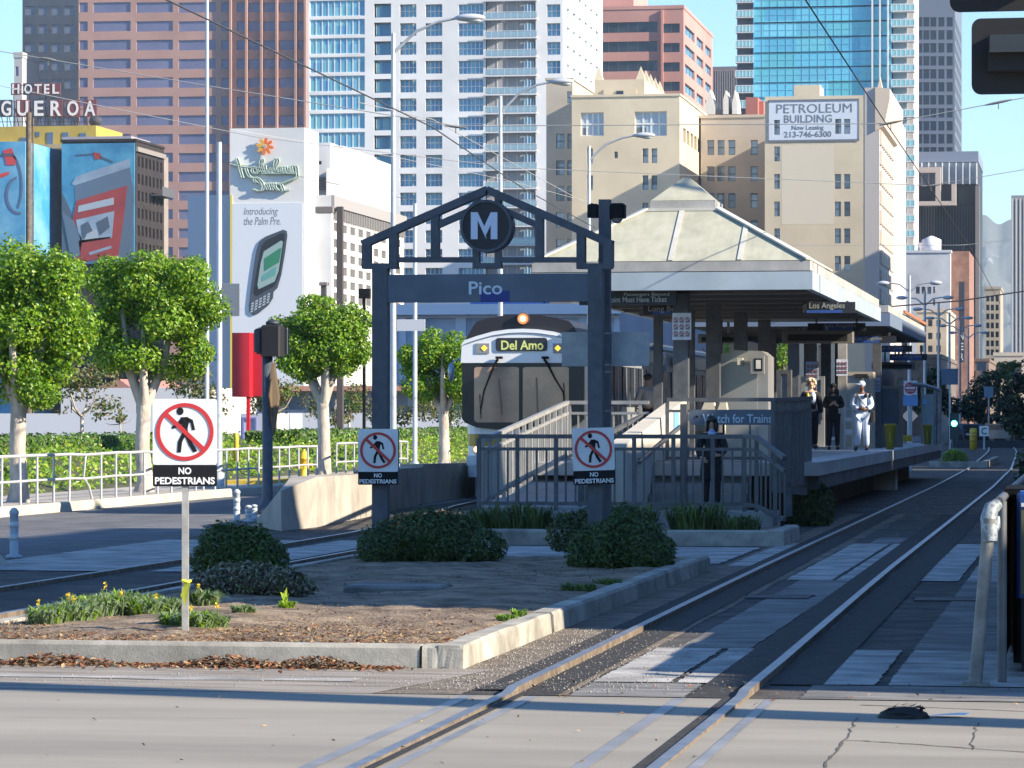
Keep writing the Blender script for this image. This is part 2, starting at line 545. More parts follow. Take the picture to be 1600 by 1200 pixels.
# gutter in front of the island
g = MB()
g.sheet([(-40, 20.2, 0.002), (-4.3, 20.2, 0.002), (-3.9, 22.3, 0.002), (-40, 22.3, 0.002)])
struct('gutter', g, mat('gutter_dirt', (0.20, 0.17, 0.145), 0.9, col2=(0.36, 0.33, 0.29), scale=2.5, detail=9, stretch=(0.4, 3, 1), bump=0.4, bscale=40), 'dusty gutter strip in front of the island kerb')
g = MB()
pts = [(-40 + i * 0.6, 21.05 + random.uniform(-0.05, 0.05), 0.006) for i in range(60)]
pts2 = [(-40 + i * 0.6, 21.28 + random.uniform(-0.08, 0.08), 0.006) for i in range(60)]
g.sheet(pts + pts2[::-1])
struct('gutter_line', g, PALECON, 'broken pale strip of concrete along the gutter', 'pavement')
# cracks and joints in the cross street
g = MB()
def crack(mb, pts, w, z=0.003):
    a, b = [], []
    for (x, y) in pts:
        k = w * random.uniform(0.5, 1.3)
        a.append((x, y, z)); b.append((x + k * 0.7, y + k, z))
    mb.sheet(a + b[::-1])
def px_line(p, q, n=10, j=0.012):
    a, b = onZ(*p), onZ(*q)
    return [(a.x + (b.x - a.x) * i / n + random.uniform(-j, j), a.y + (b.y - a.y) * i / n + random.uniform(-j, j)) for i in range(n + 1)]
crack(g, px_line((1338, 1122), (1318, 1158)), 0.014)
crack(g, px_line((1318, 1158), (1285, 1200)), 0.022)
crack(g, px_line((1320, 1157), (1420, 1163)), 0.02)
crack(g, px_line((1420, 1163), (1600, 1176)), 0.015)
crack(g, px_line((1526, 1130), (1516, 1172)), 0.01)
crack(g, px_line((0, 1121), (400, 1123), 16), 0.006)
crack(g, px_line((1340, 1102), (1600, 1112), 14), 0.02)
struct('street_cracks', g, mat('crack_dirt', (0.10, 0.085, 0.07), 0.95), 'dark cracks and open joints in the concrete street', 'pavement')
# rails with their flangeways
def track_rail(xf, ys, label, group):
    mb = MB()
    for (y0, y1) in zip(ys, ys[1:]):
        x0, x1 = xf(y0), xf(y1)
        z = 0.012 if y0 <= 19 else 0.04 if y0 > 20.3 else 0.02
        zb = 0.012 if y1 <= 19 else 0.04 if y1 > 20.3 else 0.02
        vs = [(x0, y0, -0.05), (x0 + 0.066, y0, -0.05), (x0 + 0.066, y0, z), (x0, y0, z), (x1, y1, -0.05), (x1 + 0.066, y1, -0.05), (x1 + 0.066, y1, zb), (x1, y1, zb)]
        mb.add(vs, [(3, 2, 6, 7)], 0)
        mb.add(vs, [(0, 3, 7, 4), (1, 5, 6, 2), (0, 1, 2, 3), (4, 7, 6, 5)], 1)
    o = mb.build('rail', [STEEL, RUST])
    return tag(o, label, 'rail', group)
ys = [-20, 5, 12, 16, 20.2, 20.4] + list(range(23, 130, 5)) + list(range(135, 300, 12))
track_rail(lambda y: rail_x(y, -0.035), ys, 'steel rail nearest the platform, on the right-hand track', 'rails of the right-hand track')
track_rail(lambda y: rail_x(y, 1.385), ys, 'steel rail farther from the platform, on the right-hand track', 'rails of the right-hand track')
track_rail(lambda y: lrail_x(y, -0.035), ys, 'outer rail of the left track, beside the asphalt road', 'rails of the left-hand track')
track_rail(lambda y: lrail_x(y, 1.385), ys, 'inner rail of the left track, beside the planted island', 'rails of the left-hand track')
g = MB(); p = MB()
for off in (0.0, 1.42):
    sgn = 1 if off == 0 else -1
    def strip(mb, a, b, ya, yb, z):
        mb.sheet([(rail_x(ya, off + a), ya, z), (rail_x(ya, off + b), ya, z), (rail_x(yb, off + b), yb, z), (rail_x(yb, off + a), yb, z)])
    if sgn > 0:
        strip(g, 0.045, 0.10, -20, 20.2, 0.004); strip(g, 0.05, 0.30, 20.2, 60, 0.004); strip(g, -0.26, -0.06, 20.6, 60, 0.004)
        strip(p, 0.14, 0.20, -20, 20.15, 0.004); strip(p, -0.27, -0.19, -20, 20.15, 0.004)
    else:
        strip(g, -0.11, -0.045, -20, 20.2, 0.004); strip(g, -0.33, -0.05, 20.2, 60, 0.004); strip(g, 0.06, 0.40, 21.3, 60, 0.004)
        strip(p, 0.15, 0.21, -20, 20.15, 0.004); strip(p, -0.40, -0.32, -20, 20.15, 0.004)
struct('flangeway', g, mat('flangeway_dirt', (0.018, 0.017, 0.017), 0.9, col2=(0.045, 0.042, 0.04), scale=8, bump=0.8, bscale=50), 'dark dirt filled grooves beside the rails', 'groove')
struct('rail_plates', p, mat('plate_steel', (0.24, 0.235, 0.225), 0.45, 0.3, col2=(0.36, 0.35, 0.335), scale=2), 'flat steel strips set in the street beside the rails', 'steel strip')

# ------------------------------------------------------------------ island with kerb
g = MB()
n = 26
vs = []
rows = 22
random.seed(3)
for j in range(rows + 1):
    for i in range(n + 1):
        x = -8.05 + (4.28 + -0.0 - 0.53) * 0 + (8.05 - 4.27) * i / n
        y = 22.45 + (37.3 - 22.45) * j / rows
        edge = min(i, n - i, j, rows - j)
        vs.append((x, y, 0.125 + (0.035 * random.random() if edge > 0 else 0.0) + 0.03 * math.sin(x * 2.1) * math.sin(y * 0.7) * (edge > 1)))
g.add(vs, [(j * (n + 1) + i, j * (n + 1) + i + 1, (j + 1) * (n + 1) + i + 1, (j + 1) * (n + 1) + i) for j in range(rows) for i in range(n)], 0, True)
struct('island_dirt', g, DIRT, 'bare brown dirt bed of the planted island', 'ground')
g = MB()
def kerbseg(mb, a, b, w, z, inward):
    """kerb from a to b; the face is on the a-b line, the width goes inward"""
    ax, ay = a; bx, by = b
    ix, iy = inward
    n = 8
    prof = [(0.0, -0.05), (0.012, z - 0.025), (0.03, z), (w, z), (w, -0.05)]
    vs = []
    for k in range(n + 1):
        t = k / n
        for (q, zz) in prof:
            j = random.uniform(-0.006, 0.006)
            vs.append((ax + (bx - ax) * t + ix * (q + j), ay + (by - ay) * t + iy * (q + j), zz + (j * 0.7 if zz > 0 else 0)))
    m = len(prof)
    fs = [(k * m + i, k * m + i + 1, (k + 1) * m + i + 1, (k + 1) * m + i) for k in range(n) for i in range(m - 1)]
    fs += [tuple(range(m)), tuple(range(n * m, n * m + m))]
    mb.add(vs, fs)
kerbseg(g, (-40, 22.3), (-4.42, 22.3), 0.15, 0.155, (0, 1))
kerbseg(g, (-4.40, 22.3), (-4.12, 22.3), 0.16, 0.16, (0, 1))
kerbseg(g, (-4.12, 22.31), (-4.12, 26.15), 0.17, 0.158, (-1, 0))
kerbseg(g, (-4.12, 26.25), (-4.12, 37.4), 0.17, 0.16, (-1, 0))
kerbseg(g, (-8.1, 37.4), (-4.2, 37.4), 0.15, 0.15, (0, -1))
kerbseg(g, (-8.2, 24.2), (-8.2, 37.4), 0.15, 0.15, (1, 0))
struct('island_kerb', g, KERBCON, 'chipped concrete kerb round the planted island', 'kerb')
g = MB(); patch(g, -12.5, -8.2, 22.4, 24.0, 0.02, 0.02); struct('island_apron', g, PALECON, 'pale concrete apron at the left end of the island', 'pavement')

# sidewalk and bank on the left
g = MB(); g.box(-21.2, -18.3, 23.5, 420, -0.1, 0.15)
struct('sidewalk', g, mat('sidewalk_concrete', (0.36, 0.33, 0.29), 0.85, col2=(0.46, 0.42, 0.37), scale=1.2, detail=7, bump=0.2), 'pale concrete sidewalk along the left road', 'sidewalk')
g = MB(); kerbseg(g, (-18.28, 24), (-18.28, 420), 0.16, 0.165, (-1, 0))
struct('road_kerb', g, mat('kerb_warm', (0.46, 0.42, 0.33), 0.85, col2=(0.56, 0.51, 0.42), scale=2), 'sunlit concrete kerb of the left road', 'kerb')
g = MB()
prof = [(-21.2, 0.14), (-22.2, 0.32), (-24.0, 0.62), (-25.6, 0.85), (-30, 0.9), (-160, 0.9)]
for (x0, z0), (x1, z1) in zip(prof, prof[1:]):
    g.sheet([(x0, 24, z0), (x0, 150, z0), (x1, 150, z1), (x1, 24, z1)])
struct('bank', g, mat('bank_soil', (0.05, 0.06, 0.025), 0.95, col2=(0.10, 0.10, 0.05), scale=2), 'planted bank beside the sidewalk', 'ground')
g = MB(); random.seed(11)
def bank_z(x):
    for (x0, z0), (x1, z1) in zip(prof, prof[1:]):
        if x1 <= x <= x0: return z0 + (z1 - z0) * (x0 - x) / (x0 - x1)
    return 0.15
for i in range(13000):
    y = 62 + 80 * random.random() ** 1.3
    x = -21.25 - 4.4 * random.random()
    hgt = 0.13 + 0.11 * math.sin(x * 3.1 + y * 1.7) * math.sin(y * 0.9)
    nr = (random.uniform(-.7, .9), random.uniform(-1.0, .5), random.uniform(0.2, 1))
    q = random.random()
    leaf(g, (x, y, bank_z(x) + random.random() * max(0.06, hgt * 1.6)), random.uniform(0.07, 0.15) if q < .955 else .06, nr, 0 if q < .48 else 1 if q < .72 else 2 if q < 0.955 else 3, 0.7)
tag(g.build('ground_cover', [LEAF_A, LEAF_B, LEAF_Y, PETAL]), 'bright green ground cover with small yellow flowers on the bank', 'ground cover', kind='stuff')

# ================================================================== BUILDINGS
class Building:
    def __init__(self, name, label, Y, pxl, pxr, ytop, depth, m, ybot=None, cat='building', group=None, X1=None):
        a, b = onY(pxl, ytop, Y), onY(pxr, ytop, Y)
        self.X0, self.X1, self.Y, self.Z = a.x, b.x, Y, (a.z + b.z) / 2
        self.depth, self.m = depth, m
        self.z0 = 0.0
        self.root = thing(name, label, cat, ((self.X0 + self.X1) / 2, Y, 0), group)
        self.mb = MB()
        self.fw, self.rw = [], []
        self.n = {}
        self.rest = {}
        self.cache = {}
    def rect(self, l, r, t, b):
        p, q = onY(l, t, self.Y), onY(r, b, self.Y)
        return (p.x, q.x, q.z, p.z)
    def holes(self, mp, a0, a1, z0, z1, wins, rec, mi=0):
        wins = [w for w in wins if w[0] > a0 + .01 and w[1] < a1 - .01 and w[2] > z0 + .01 and w[3] < z1 - .01]
        A = sorted({a0, a1, *[w[0] for w in wins], *[w[1] for w in wins]})
        Zs = sorted({z0, z1, *[w[2] for w in wins], *[w[3] for w in wins]})
        ai = {v: i for i, v in enumerate(A)}; zi = {v: i for i, v in enumerate(Zs)}
        hole = set()
        for w in wins:
            for i in range(ai[w[0]], ai[w[1]]):
                for j in range(zi[w[2]], zi[w[3]]):
                    hole.add((i, j))
        for j in range(len(Zs) - 1):
            i = 0
            while i < len(A) - 1:
                if (i, j) in hole:
                    i += 1; continue
                k = i
                while k + 1 < len(A) - 1 and (k + 1, j) not in hole: k += 1
                self.mb.add([mp(A[i], Zs[j], 0), mp(A[k + 1], Zs[j], 0), mp(A[k + 1], Zs[j + 1], 0), mp(A[i], Zs[j + 1], 0)], [(0, 1, 2, 3)], mi)
                i = k + 1
        for w in wins:
            c = [(w[0], w[2]), (w[1], w[2]), (w[1], w[3]), (w[0], w[3])]
            for q in range(4):
                p1, p2 = c[q], c[(q + 1) % 4]
                self.mb.add([mp(*p1, 0), mp(*p2, 0), mp(*p2, rec), mp(*p1, rec)], [(0, 1, 2, 3)], mi)
        return wins
    def window(self, w, side, rec, nv, nh, glass, frame, fw, name='window', kname=None):
        k = self.n.get(name, 0); self.n[name] = k + 1
        W, Hh = w[1] - w[0], w[3] - w[2]
        mb = MB()
        bars = []
        if frame is not None:
            ws = [(i / nv) * W for i in range(nv + 1)] if nv else []
            hs = [(i / nh) * Hh for i in range(nh + 1)] if nh else []
        if side == 'f':
            mb.sheet([(0, 0, 0), (W, 0, 0), (W, 0, Hh), (0, 0, Hh)], 0)
            if frame is not None:
                for x in ws: mb.box(max(0, x - fw / 2), min(W, x + fw / 2), -0.07, -0.01, 0, Hh, 1)
                for z in hs: mb.box(0, W, -0.075, -0.012, max(0, z - fw / 2), min(Hh, z + fw / 2), 1)
            loc = (w[0], self.Y + rec, w[2])
        else:
            mb.sheet([(0, 0, 0), (0, W, 0), (0, W, Hh), (0, 0, Hh)], 0)
            if frame is not None:
                for x in ws: mb.box(0.01, 0.07, max(0, x - fw / 2), min(W, x + fw / 2), 0, Hh, 1)
                for z in hs: mb.box(0.012, 0.075, 0, W, max(0, z - fw / 2), min(Hh, z + fw / 2), 1)
            loc = (self.X1 - rec, w[0], w[2])
        mats = [glass, frame or glass]
        if k < 98:
            key = (name, side, round(W, 3), round(Hh, 3), nv, nh, glass.name)
            if key not in self.cache:
                self.cache[key] = mb.mesh(name, mats)
            o = bpy.data.objects.new(name, self.cache[key])
            COL.objects.link(o)
            o.parent = self.root
            r = self.root.location
            o.location = (loc[0] - r.x, loc[1] - r.y, loc[2] - r.z)
        else:
            r = self.rest.setdefault(name, [MB(), mats])
            r[0].add([(v[0] + loc[0], v[1] + loc[1], v[2] + loc[2]) for v in mb.v], mb.f, 0)
            r[0].m[-len(mb.m):] = mb.m
    def front(self, wins, rec=0.3, nv=2, nh=1, glass=None, frame=None, fw=0.08, z0=None, name='window', nohole=False):
        wl = [self.rect(*w) for w in wins]
        self.fw += [(w, rec) for w in wl]
        for w in wl:
            if self.X0 + .01 < w[0] and w[1] < self.X1 - .01 and w[3] < self.Z - .01 and w[2] > 0.02:
                self.window(w, 'f', rec, nv, nh, glass, frame, fw, name)
    def right(self, wins, rec=0.3, nv=2, nh=1, glass=None, frame=None, fw=0.08, name='window'):
        """wins in (y0, y1, z0, z1) metres on the side wall"""
        self.rw += [(w, rec) for w in wins]
        for w in wins:
            self.window(w, 'r', rec, nv, nh, glass, frame, fw, name)
    def finish(self, parapet=0.0, mats=None, wall_name='wall'):
        X0, X1, Y, Y1, Z = self.X0, self.X1, self.Y, self.Y + self.depth, self.Z
        rec = self.fw[0][1] if self.fw else 0.3
        self.holes(lambda a, z, d: (a, Y + d, z), X0, X1, 0.0, Z, [w for w, _ in self.fw], rec)
        rec = self.rw[0][1] if self.rw else 0.3
        self.holes(lambda a, z, d: (X1 - d, a, z), Y, Y1, 0.0, Z, [w for w, _ in self.rw], rec)
        self.mb.sheet([(X0, Y, 0), (X0, Y1, 0), (X0, Y1, Z), (X0, Y, Z)])
        self.mb.sheet([(X0, Y1, 0), (X1, Y1, 0), (X1, Y1, Z), (X0, Y1, Z)])
        self.mb.sheet([(X0, Y, Z), (X1, Y, Z), (X1, Y1, Z), (X0, Y1, Z)])
        self.mb.build(wall_name, mats or [self.m], self.root)
        if parapet:
            q = MB()
            q.box(X0 - .15, X1 + .15, Y - .15, Y + .35, Z + .003, Z + parapet)
            q.box(X1 - .35, X1 + .15, Y + .353, Y1, Z + .003, Z + parapet)
            q.box(X0 - .15, X0 + .35, Y + .353, Y1, Z + .003, Z + parapet)
            q.build('parapet', [self.m], self.root)
        for name, (mb, mats) in self.rest.items():
            o = mb.build(name, mats, self.root)
            o['kind'] = 'stuff'
            o['label'] = 'the remaining ' + name.replace('_', ' ') + 's of the facade'
        return self.root
    def part(self, name, mb, m):
        return mb.build(name, m if isinstance(m, list) else [m], self.root)

FRAMEW = mat('window_frame_white', (0.68, 0.69, 0.70), 0.5)
FRAMED = mat('window_frame_dark', (0.10, 0.10, 0.11), 0.5)
GLASSBLUE = pane_mat('tower_glass', [(0.07, 0.22, 0.40), (0.10, 0.30, 0.50), (0.18, 0.42, 0.54), (0.08, 0.24, 0.46)], (1.05, 1.05, 2.99), 0.15, 0.1)  # sky reflection painted into the brightened pane blues
GLASSCURT = pane_mat('curtain_glass', [(0.10, 0.32, 0.52), (0.18, 0.46, 0.58), (0.15, 0.42, 0.48), (0.08, 0.27, 0.50), (0.26, 0.54, 0.62)], (0.99, 9, 2.99), 0.15, 0.1)
GLASSVIOLET = mat('office_glass', (0.14, 0.15, 0.26), 0.25, 0.15, col2=(0.19, 0.19, 0.30), scale=0.12)
GLASSDARK = mat('dark_glass', (0.025, 0.035, 0.055), 0.1, 0.3, col2=(0.05, 0.07, 0.10), scale=0.3)
GLASSOLD = pane_mat('old_glass', [(0.12, 0.16, 0.20), (0.24, 0.33, 0.42), (0.42, 0.52, 0.60), (0.10, 0.12, 0.15)], (1.9, 9, 1.9), 0.2, 0.1)  # pane colours lightened to stand in for reflected sky
GLASSSKY = pane_mat('sky_glass', [(0.10, 0.42, 0.60), (0.15, 0.55, 0.72), (0.12, 0.48, 0.54), (0.22, 0.64, 0.78), (0.08, 0.36, 0.50)], (6.6, 20, 3.11), 0.15, 0.1)

# ---- dark grey office tower, far left
b = Building('office_tower', 'dark blue-grey tower with rows of square windows, behind the hotel roof sign', 780, 35, 128, -90, 20, mat('dark_cladding', (0.055, 0.07, 0.095), 0.6, col2=(0.07, 0.085, 0.115), scale=0.2))
b.front([(l, r, 10 + 28.7 * k, 23.5 + 28.7 * k) for k in range(13, -4, -1) for l, r in ((39.5, 55), (60.5, 75), (81, 96), (101, 116))], 0.3, 1, 1, mat('grey_glass', (0.16, 0.18, 0.24), 0.3, 0.2), None)
b.finish()
# ---- orange tower
b = Building('office_tower', 'tall salmon stone tower with wide violet windows', 700, 122.6, 480, -90, 40, mat('salmon_stone', (0.40, 0.235, 0.20), 0.7, col2=(0.44, 0.265, 0.225), scale=0.15))
cols = [(124, 137), (145.5, 204), (213, 270), (279, 337), (346, 357.5), (370, 384), (388.5, 407), (411.5, 431), (436, 461), (465.5, 474)]
b.front([(l, r, 4.2 + 29.4 * k, 19 + 29.4 * k) for k in range(16, -4, -1) for l, r in cols], 0.25, 1, 1, GLASSVIOLET, None)
b.finish()
for x in (361.5, 386, 409.5, 433.5, 463, 478):
    q = MB(); p, p2 = onY(x - 1.6, -90, 700), onY(x + 1.6, 600, 700)
    q.box(p.x, p2.x, 699.0, 699.99, 0, p.z)
    b.part('pilaster', q, b.m)
# ---- white condominium tower
YT = 540
b = Building('apartment_tower', 'white apartment tower with blue windows and stacked balconies', YT, 480.5, 880, -100, 45, mat('white_stucco', (0.80, 0.79, 0.78), 0.7, col2=(0.84, 0.83, 0.82), scale=0.3))
rows_ = range(17, -4, -1)
b.front([(484, 570, 1.5 + 29.4 * k, 24.5 + 29.4 * k) for k in range(7, -4, -1)], 0.25, 9, 1, GLASSCURT, FRAMEW, 0.16, name='curtain_window')
b.front([(l, r, 7 + 29.4 * k, 26.5 + 29.4 * k) for k in rows_ for l, r in ((625, 650.5), (665, 691))], 0.9, 4, 2, GLASSBLUE, FRAMEW, 0.14)
b.front([(584.5, 611, 6 + 29.4 * k, 27 + 29.4 * k) for k in rows_], 1.6, 1, 1, GLASSBLUE, FRAMEW, 0.12, name='loggia_window')
b.front([(716.5, 755, 7 + 29.4 * k, 27 + 29.4 * k) for k in rows_], 0.5, 6, 2, GLASSBLUE, FRAMEW, 0.14, name='wide_window')
b.front([(854.5, 875.5, 7 + 29.4 * k, 26.5 + 29.4 * k) for k in rows_], 0.6, 3, 2, GLASSBLUE, FRAMEW, 0.14, name='end_window')
b.front([(759, 837, 3 + 29.4 * k, 30 + 29.4 * k) for k in rows_], 1.4, 5, 1, mat('balcony_recess', (0.36, 0.36, 0.38), 0.7), FRAMEW, 0.1, name='balcony_recess')
b.front([(572, 581, 250, 330)], 0.3, 1, 4, GLASSBLUE, FRAMEW)
wz = []
for k in rows_:
    p = onY(880, 7 + 29.4 * k, YT).z; q = onY(880, 26.5 + 29.4 * k, YT).z
    for j in range(6):
        wz.append((YT + 4 + j * 6.5, YT + 7.2 + j * 6.5, q, p))
b.right(wz, 0.4, 2, 1, GLASSBLUE, FRAMEW, 0.14, name='side_window')
b.finish()
for k in rows_:
    z = onY(800, 30.5 + 29.4 * k, YT).z
    if z < 5: continue
    p, q = onY(757, 0, YT - 1.2), onY(838, 0, YT - 1.2)
    m = MB()
    m.box(p.x, q.x, YT - .75, YT - 0.01, z - 0.12, z + 0.12, 0)
    m.box(p.x, q.x, YT - .75, YT - .7, z + 1.12, z + 1.2, 0)
    for i in range(9):
        x = p.x + (q.x - p.x) * i / 8
        m.box(x - .03, x + .03, YT - .75, YT - .7, z + .125, z + 1.115, 0)
    m.box(p.x + .05, q.x - .05, YT - .735, YT - .715, z + .18, z + 1.05, 1)
    bb = b.part('balcony', m, [FRAMEW, mat('balcony_glass', (0.30, 0.42, 0.48), 0.1, 0.2)])
    p2, q2 = onY(819, 0, YT + 1.2), onY(834, 0, YT + 1.2)
    m = MB(); m.box(p2.x, q2.x, YT + 1.26, YT + 1.32, z + .13, z + 2.5, 0)
    for i in range(4):
        x = p2.x + (q2.x - p2.x) * i / 3
        m.box(x - .06, x + .06, YT + 1.2, YT + 1.257, z + .13, z + 2.5, 1)
    d = m.build('balcony_door', [GLASSBLUE, FRAMEW], b.root)
# ---- pink office block
b = Building('office_block', 'pink stone office block with long dark ribbon windows', 760, 900, 1068, 15, 60, mat('pink_stone', (0.50, 0.26, 0.22), 0.7, col2=(0.54, 0.29, 0.25), scale=0.12))
b.front([(905, 1027, 36 + 30.3 * k, 50 + 30.3 * k) for k in range(9)], 0.5, 8, 1, GLASSDARK, FRAMED, 0.1)
b.front([(1036, 1062, 37 + 30.3 * k, 51 + 30.3 * k) for k in range(9)], 0.5, 2, 1, GLASSDARK, FRAMED, 0.1, name='corner_window')
zs = [(onY(1068, 51 + 30.3 * k, 760).z, onY(1068, 36 + 30.3 * k, 760).z) for k in range(9)]
b.right([(763, 782, a, c) for a, c in zs] + [(786, 800, a, c) for a, c in zs] + [(804, 817, a, c) for a, c in zs], 0.5, 3, 1, GLASSBLUE, FRAMED, 0.1, name='side_window')
b.finish(0.8)
m = MB(); p, q = onY(900, -60, 775), onY(990, 15, 775)
m.box(p.x, q.x, 775, 800, b.Z + .85, p.z + 4); b.part('upper_block', m, b.m)
m = MB(); p = onY(1034.5, 15, 759.5)
m.box(p.x - .25, p.x + .25, 759.3, 759.99, 0, b.Z - .2); b.part('pilaster', m, b.m)
# ---- grey ribbed block behind it
b = Building('office_block', 'grey ribbed office block with a flat top, beside the pink block', 900, 1095, 1160, 104, 60, mat('grey_ribs', (0.17, 0.155, 0.17), 0.7))
b.finish()
m = MB()
for i in range(18):
    x = b.X0 + (b.X1 - b.X0) * (i + .5) / 18
    m.box(x - .18, x + .18, 899.2, 899.99, 0, b.Z - 1)
b.part('fins', m, mat('grey_fin', (0.24, 0.22, 0.235), 0.7))
# ---- white gabled church like top in front of the ribbed block
m = MB()
def gable(l, r, yb, ya, Y):
    p, q, a = onY(l, yb, Y), onY(r, yb, Y), onY((l + r) / 2, ya, Y)
    return [(p.x, 0), (q.x, 0), (q.x, p.z), (a.x, a.z), (p.x, p.z)]
m.prism(gable(1130, 1138, 155, 141, 600), 600, 606); m.prism(gable(1144, 1152, 160, 141, 600), 600, 606)
m.prism([(p[0], p[1]) for p in gable(1101, 1117, 166, 140, 600)], 600, 606)
p, q = onY(1101, 168, 603), onY(1150, 168, 603); m.box(p.x, q.x, 606.2, 612, 0, p.z)
tag(m.build('gabled_house', [mat('cream_gable', (0.62, 0.58, 0.52), 0.7)]), 'cream gabled rooftop seen between the cream building and the glass tower', 'building')
m = MB(); p, q = onY(1165, 152, 520), onY(1184, 180, 520); m.box(p.x, q.x, 520, 530, 0, p.z); p, q = onY(1188, 160, 524), onY(1195, 180, 524); m.box(p.x, q.x, 522, 530, 0, p.z)
p, q = onY(1101, 178, 522), onY(1163, 178, 522); m.box(p.x, q.x, 523, 531, 0, p.z)
tag(m.build('brick_block', [mat('red_brick', (0.42, 0.15, 0.12), 0.8)]), 'small red brick roof block left of the building with the leasing sign', 'building')
# ---- blue glass tower
YG = 700
b = Building('glass_tower', 'sky blue glass tower with white framed balconies down both edges', YG, 1177, 1393, -110, 40, mat('blue_spandrel', (0.10, 0.40, 0.60), 0.25, 0.1))
b.front([(1178.5, 1391.5, -13 + 23.5 * k + 1.0, -13 + 23.5 * k + 22.5) for k in range(22, -5, -1)], 0.12, 17, 2, GLASSSKY, mat('blue_mullion', (0.16, 0.44, 0.62), 0.4), 0.06, name='window_band')
b.finish()
m = MB()
for x in (1363, 1375, 1387.5):
    p = onY(x, 137, YG - .5); m2 = MB(); m2.box(p.x - .17, p.x + .17, YG - .9, YG - .02, 0, b.Z); b.part('fin', m2, FRAMEW)
BALG = mat('balcony_tint', (0.25, 0.55, 0.58), 0.15, 0.1)
for (l, r, nm, k0) in ((1149.5, 1176.8, 'west', 3.5), (1393.3, 1429, 'east', 17.5)):
    m = MB(); p, q = onY(l + 2, 0, YG + 2), onY(r - (0 if nm == 'west' else 12), 0, YG + 2)
    m.box(p.x, q.x, YG + 2.2, YG + 25, 0, b.Z, 0); b.part('bay_wall', m, mat('bay_' + nm, (0.12, 0.14, 0.19) if nm == 'west' else (0.34, 0.42, 0.48), 0.5))
    if nm == 'east':
        m = MB(); p3, q3 = onY(r - 12.2, 0, YG + 2), onY(r - 2, 0, YG + 2)
        m.box(p3.x, q3.x, YG + 3, YG + 25, 0, b.Z); b.part('bay_wall', m, mat('bay_pale', (0.5, 0.46, 0.45), 0.6))
    for k in range(20, -5, -1):
        zt = onY(l, k0 + 23.5 * k - 10.5, YG).z; zb = onY(l, k0 + 23.5 * k, YG).z
        if zb < 3: continue
        p, q = onY(l, 0, YG), onY(r, 0, YG)
        m = MB()
        m.box(p.x, q.x, YG - .6, YG + 2.19, zb - .18, zb, 0)
        m.box(p.x, q.x, YG - .6, YG - .48, zt - .12, zt + .05, 0)
        for i in range(6):
            x = p.x + (q.x - p.x) * i / 5
            m.box(x - .08, x + .08, YG - .6, YG - .48, zb + .003, zt - .123, 0)
        m.box(p.x + .1, q.x - .1, YG - .56, YG - .52, zb + .1, zt - .2, 1)
        m.box(q.x - .1, q.x, YG - .45, YG + 2.1, zb + .003, zt, 0)
        b.part('balcony', m, [FRAMEW, BALG])
# ---- dark tower behind the glass one
b = Building('office_tower', 'slate grey tower with a grid of small square windows right of the glass tower', 1000, 1428, 1492, -60, 55, mat('slate_stone', (0.13, 0.16, 0.22), 0.7))
b.front([(l, l + 9.5, 27 + 20.3 * k, 41.5 + 20.3 * k) for k in range(15, -1, -1) for l in (1431.5, 1441.5 + 1, 1453.5, 1466, 1479)], 0.8, 1, 1, mat('slate_glass', (0.045, 0.06, 0.10), 0.25, 0.2), None)
zs = [(onY(1492, 41.5 + 20.3 * k, 1000).z, onY(1492, 27 + 20.3 * k, 1000).z) for k in range(16)]
b.right([(1003 + j * 8.5, 1008 + j * 8.5, a, c) for a, c in zs for j in range(6)], 0.8, 1, 1, mat('slate_glass', (0, 0, 0)), None, name='side_window')
b.finish()
# ---- black and white block below it
b = Building('office_block', 'black block with a crown of white fins at its top', 800, 1424, 1528, 254, 35, mat('black_cladding', (0.018, 0.022, 0.03), 0.5, col2=(0.03, 0.035, 0.045), scale=0.4))
b.finish()
m = MB(); p, q = onY(1424, 238, 800), onY(1529, 252, 800); m.box(p.x, q.x, 799.0, 836, b.Z + .01, p.z); b.part('crown_band', m, mat('crown_dark', (0.2, 0.24, 0.32), 0.6))
for i in range(10):
    p, q = onY(1429 + i * 10.7, 254, 799), onY(1430.6 + i * 10.7, 288, 799)
    m = MB(); m.box(p.x, q.x, 797.6, 799.99, q.z, p.z - .1); b.part('fin', m, FRAMEW)
m = MB(); p, q = onY(1424, 255, 799.4), onY(1526, 287, 799.4); m.box(p.x, q.x, 799.5, 799.9, q.z, p.z); b.part('crown_wall', m, mat('crown_blue', (0.34, 0.40, 0.48), 0.6))
m = MB()
for (l, r, t, bb2) in ((1424, 1470, 262, 270), (1462, 1470, 270.1, 315), (1424, 1494, 315.1, 321), (1487, 1494, 288, 315)):
    p, q = onY(l, t, 796), onY(r, bb2, 796); m.box(p.x, q.x, 795, 797.4, q.z, p.z)
b.part('frame_band', m, mat('tan_band', (0.52, 0.44, 0.38), 0.7))
m = MB()
for i in range(24):
    p = onY(1425 + i * 4.3, 322, 799.5)
    m.box(p.x - .1, p.x + .1, 799.3, 799.9, 0, p.z)
b.part('mullions', m, mat('black_mullion', (0.06, 0.065, 0.075), 0.5))
m = MB(); p, q = onY(1524, 290, 797), onY(1530, 560, 797); m.box(p.x, q.x, 797, 799.9, 0, p.z); b.part('corner_pier', m, mat('pier_brown', (0.2, 0.18, 0.18), 0.7))
# ---- ribbed tower at the right edge
b = Building('office_tower', 'grey ribbed tower at the right edge of the skyline, beside the mountains', 1500, 1580, 1640, 305, 40, mat('rib_wall', (0.20, 0.20, 0.22), 0.7))
b.finish()
for i in range(9):
    p = onY(1582 + i * 6.2, 312, 1499)
    m = MB(); m.box(p.x - .4, p.x + .4, 1498.2, 1499.99, 0, b.Z - 1.5); b.part('rib', m, mat('rib_pale', (0.52, 0.51, 0.5), 0.7))
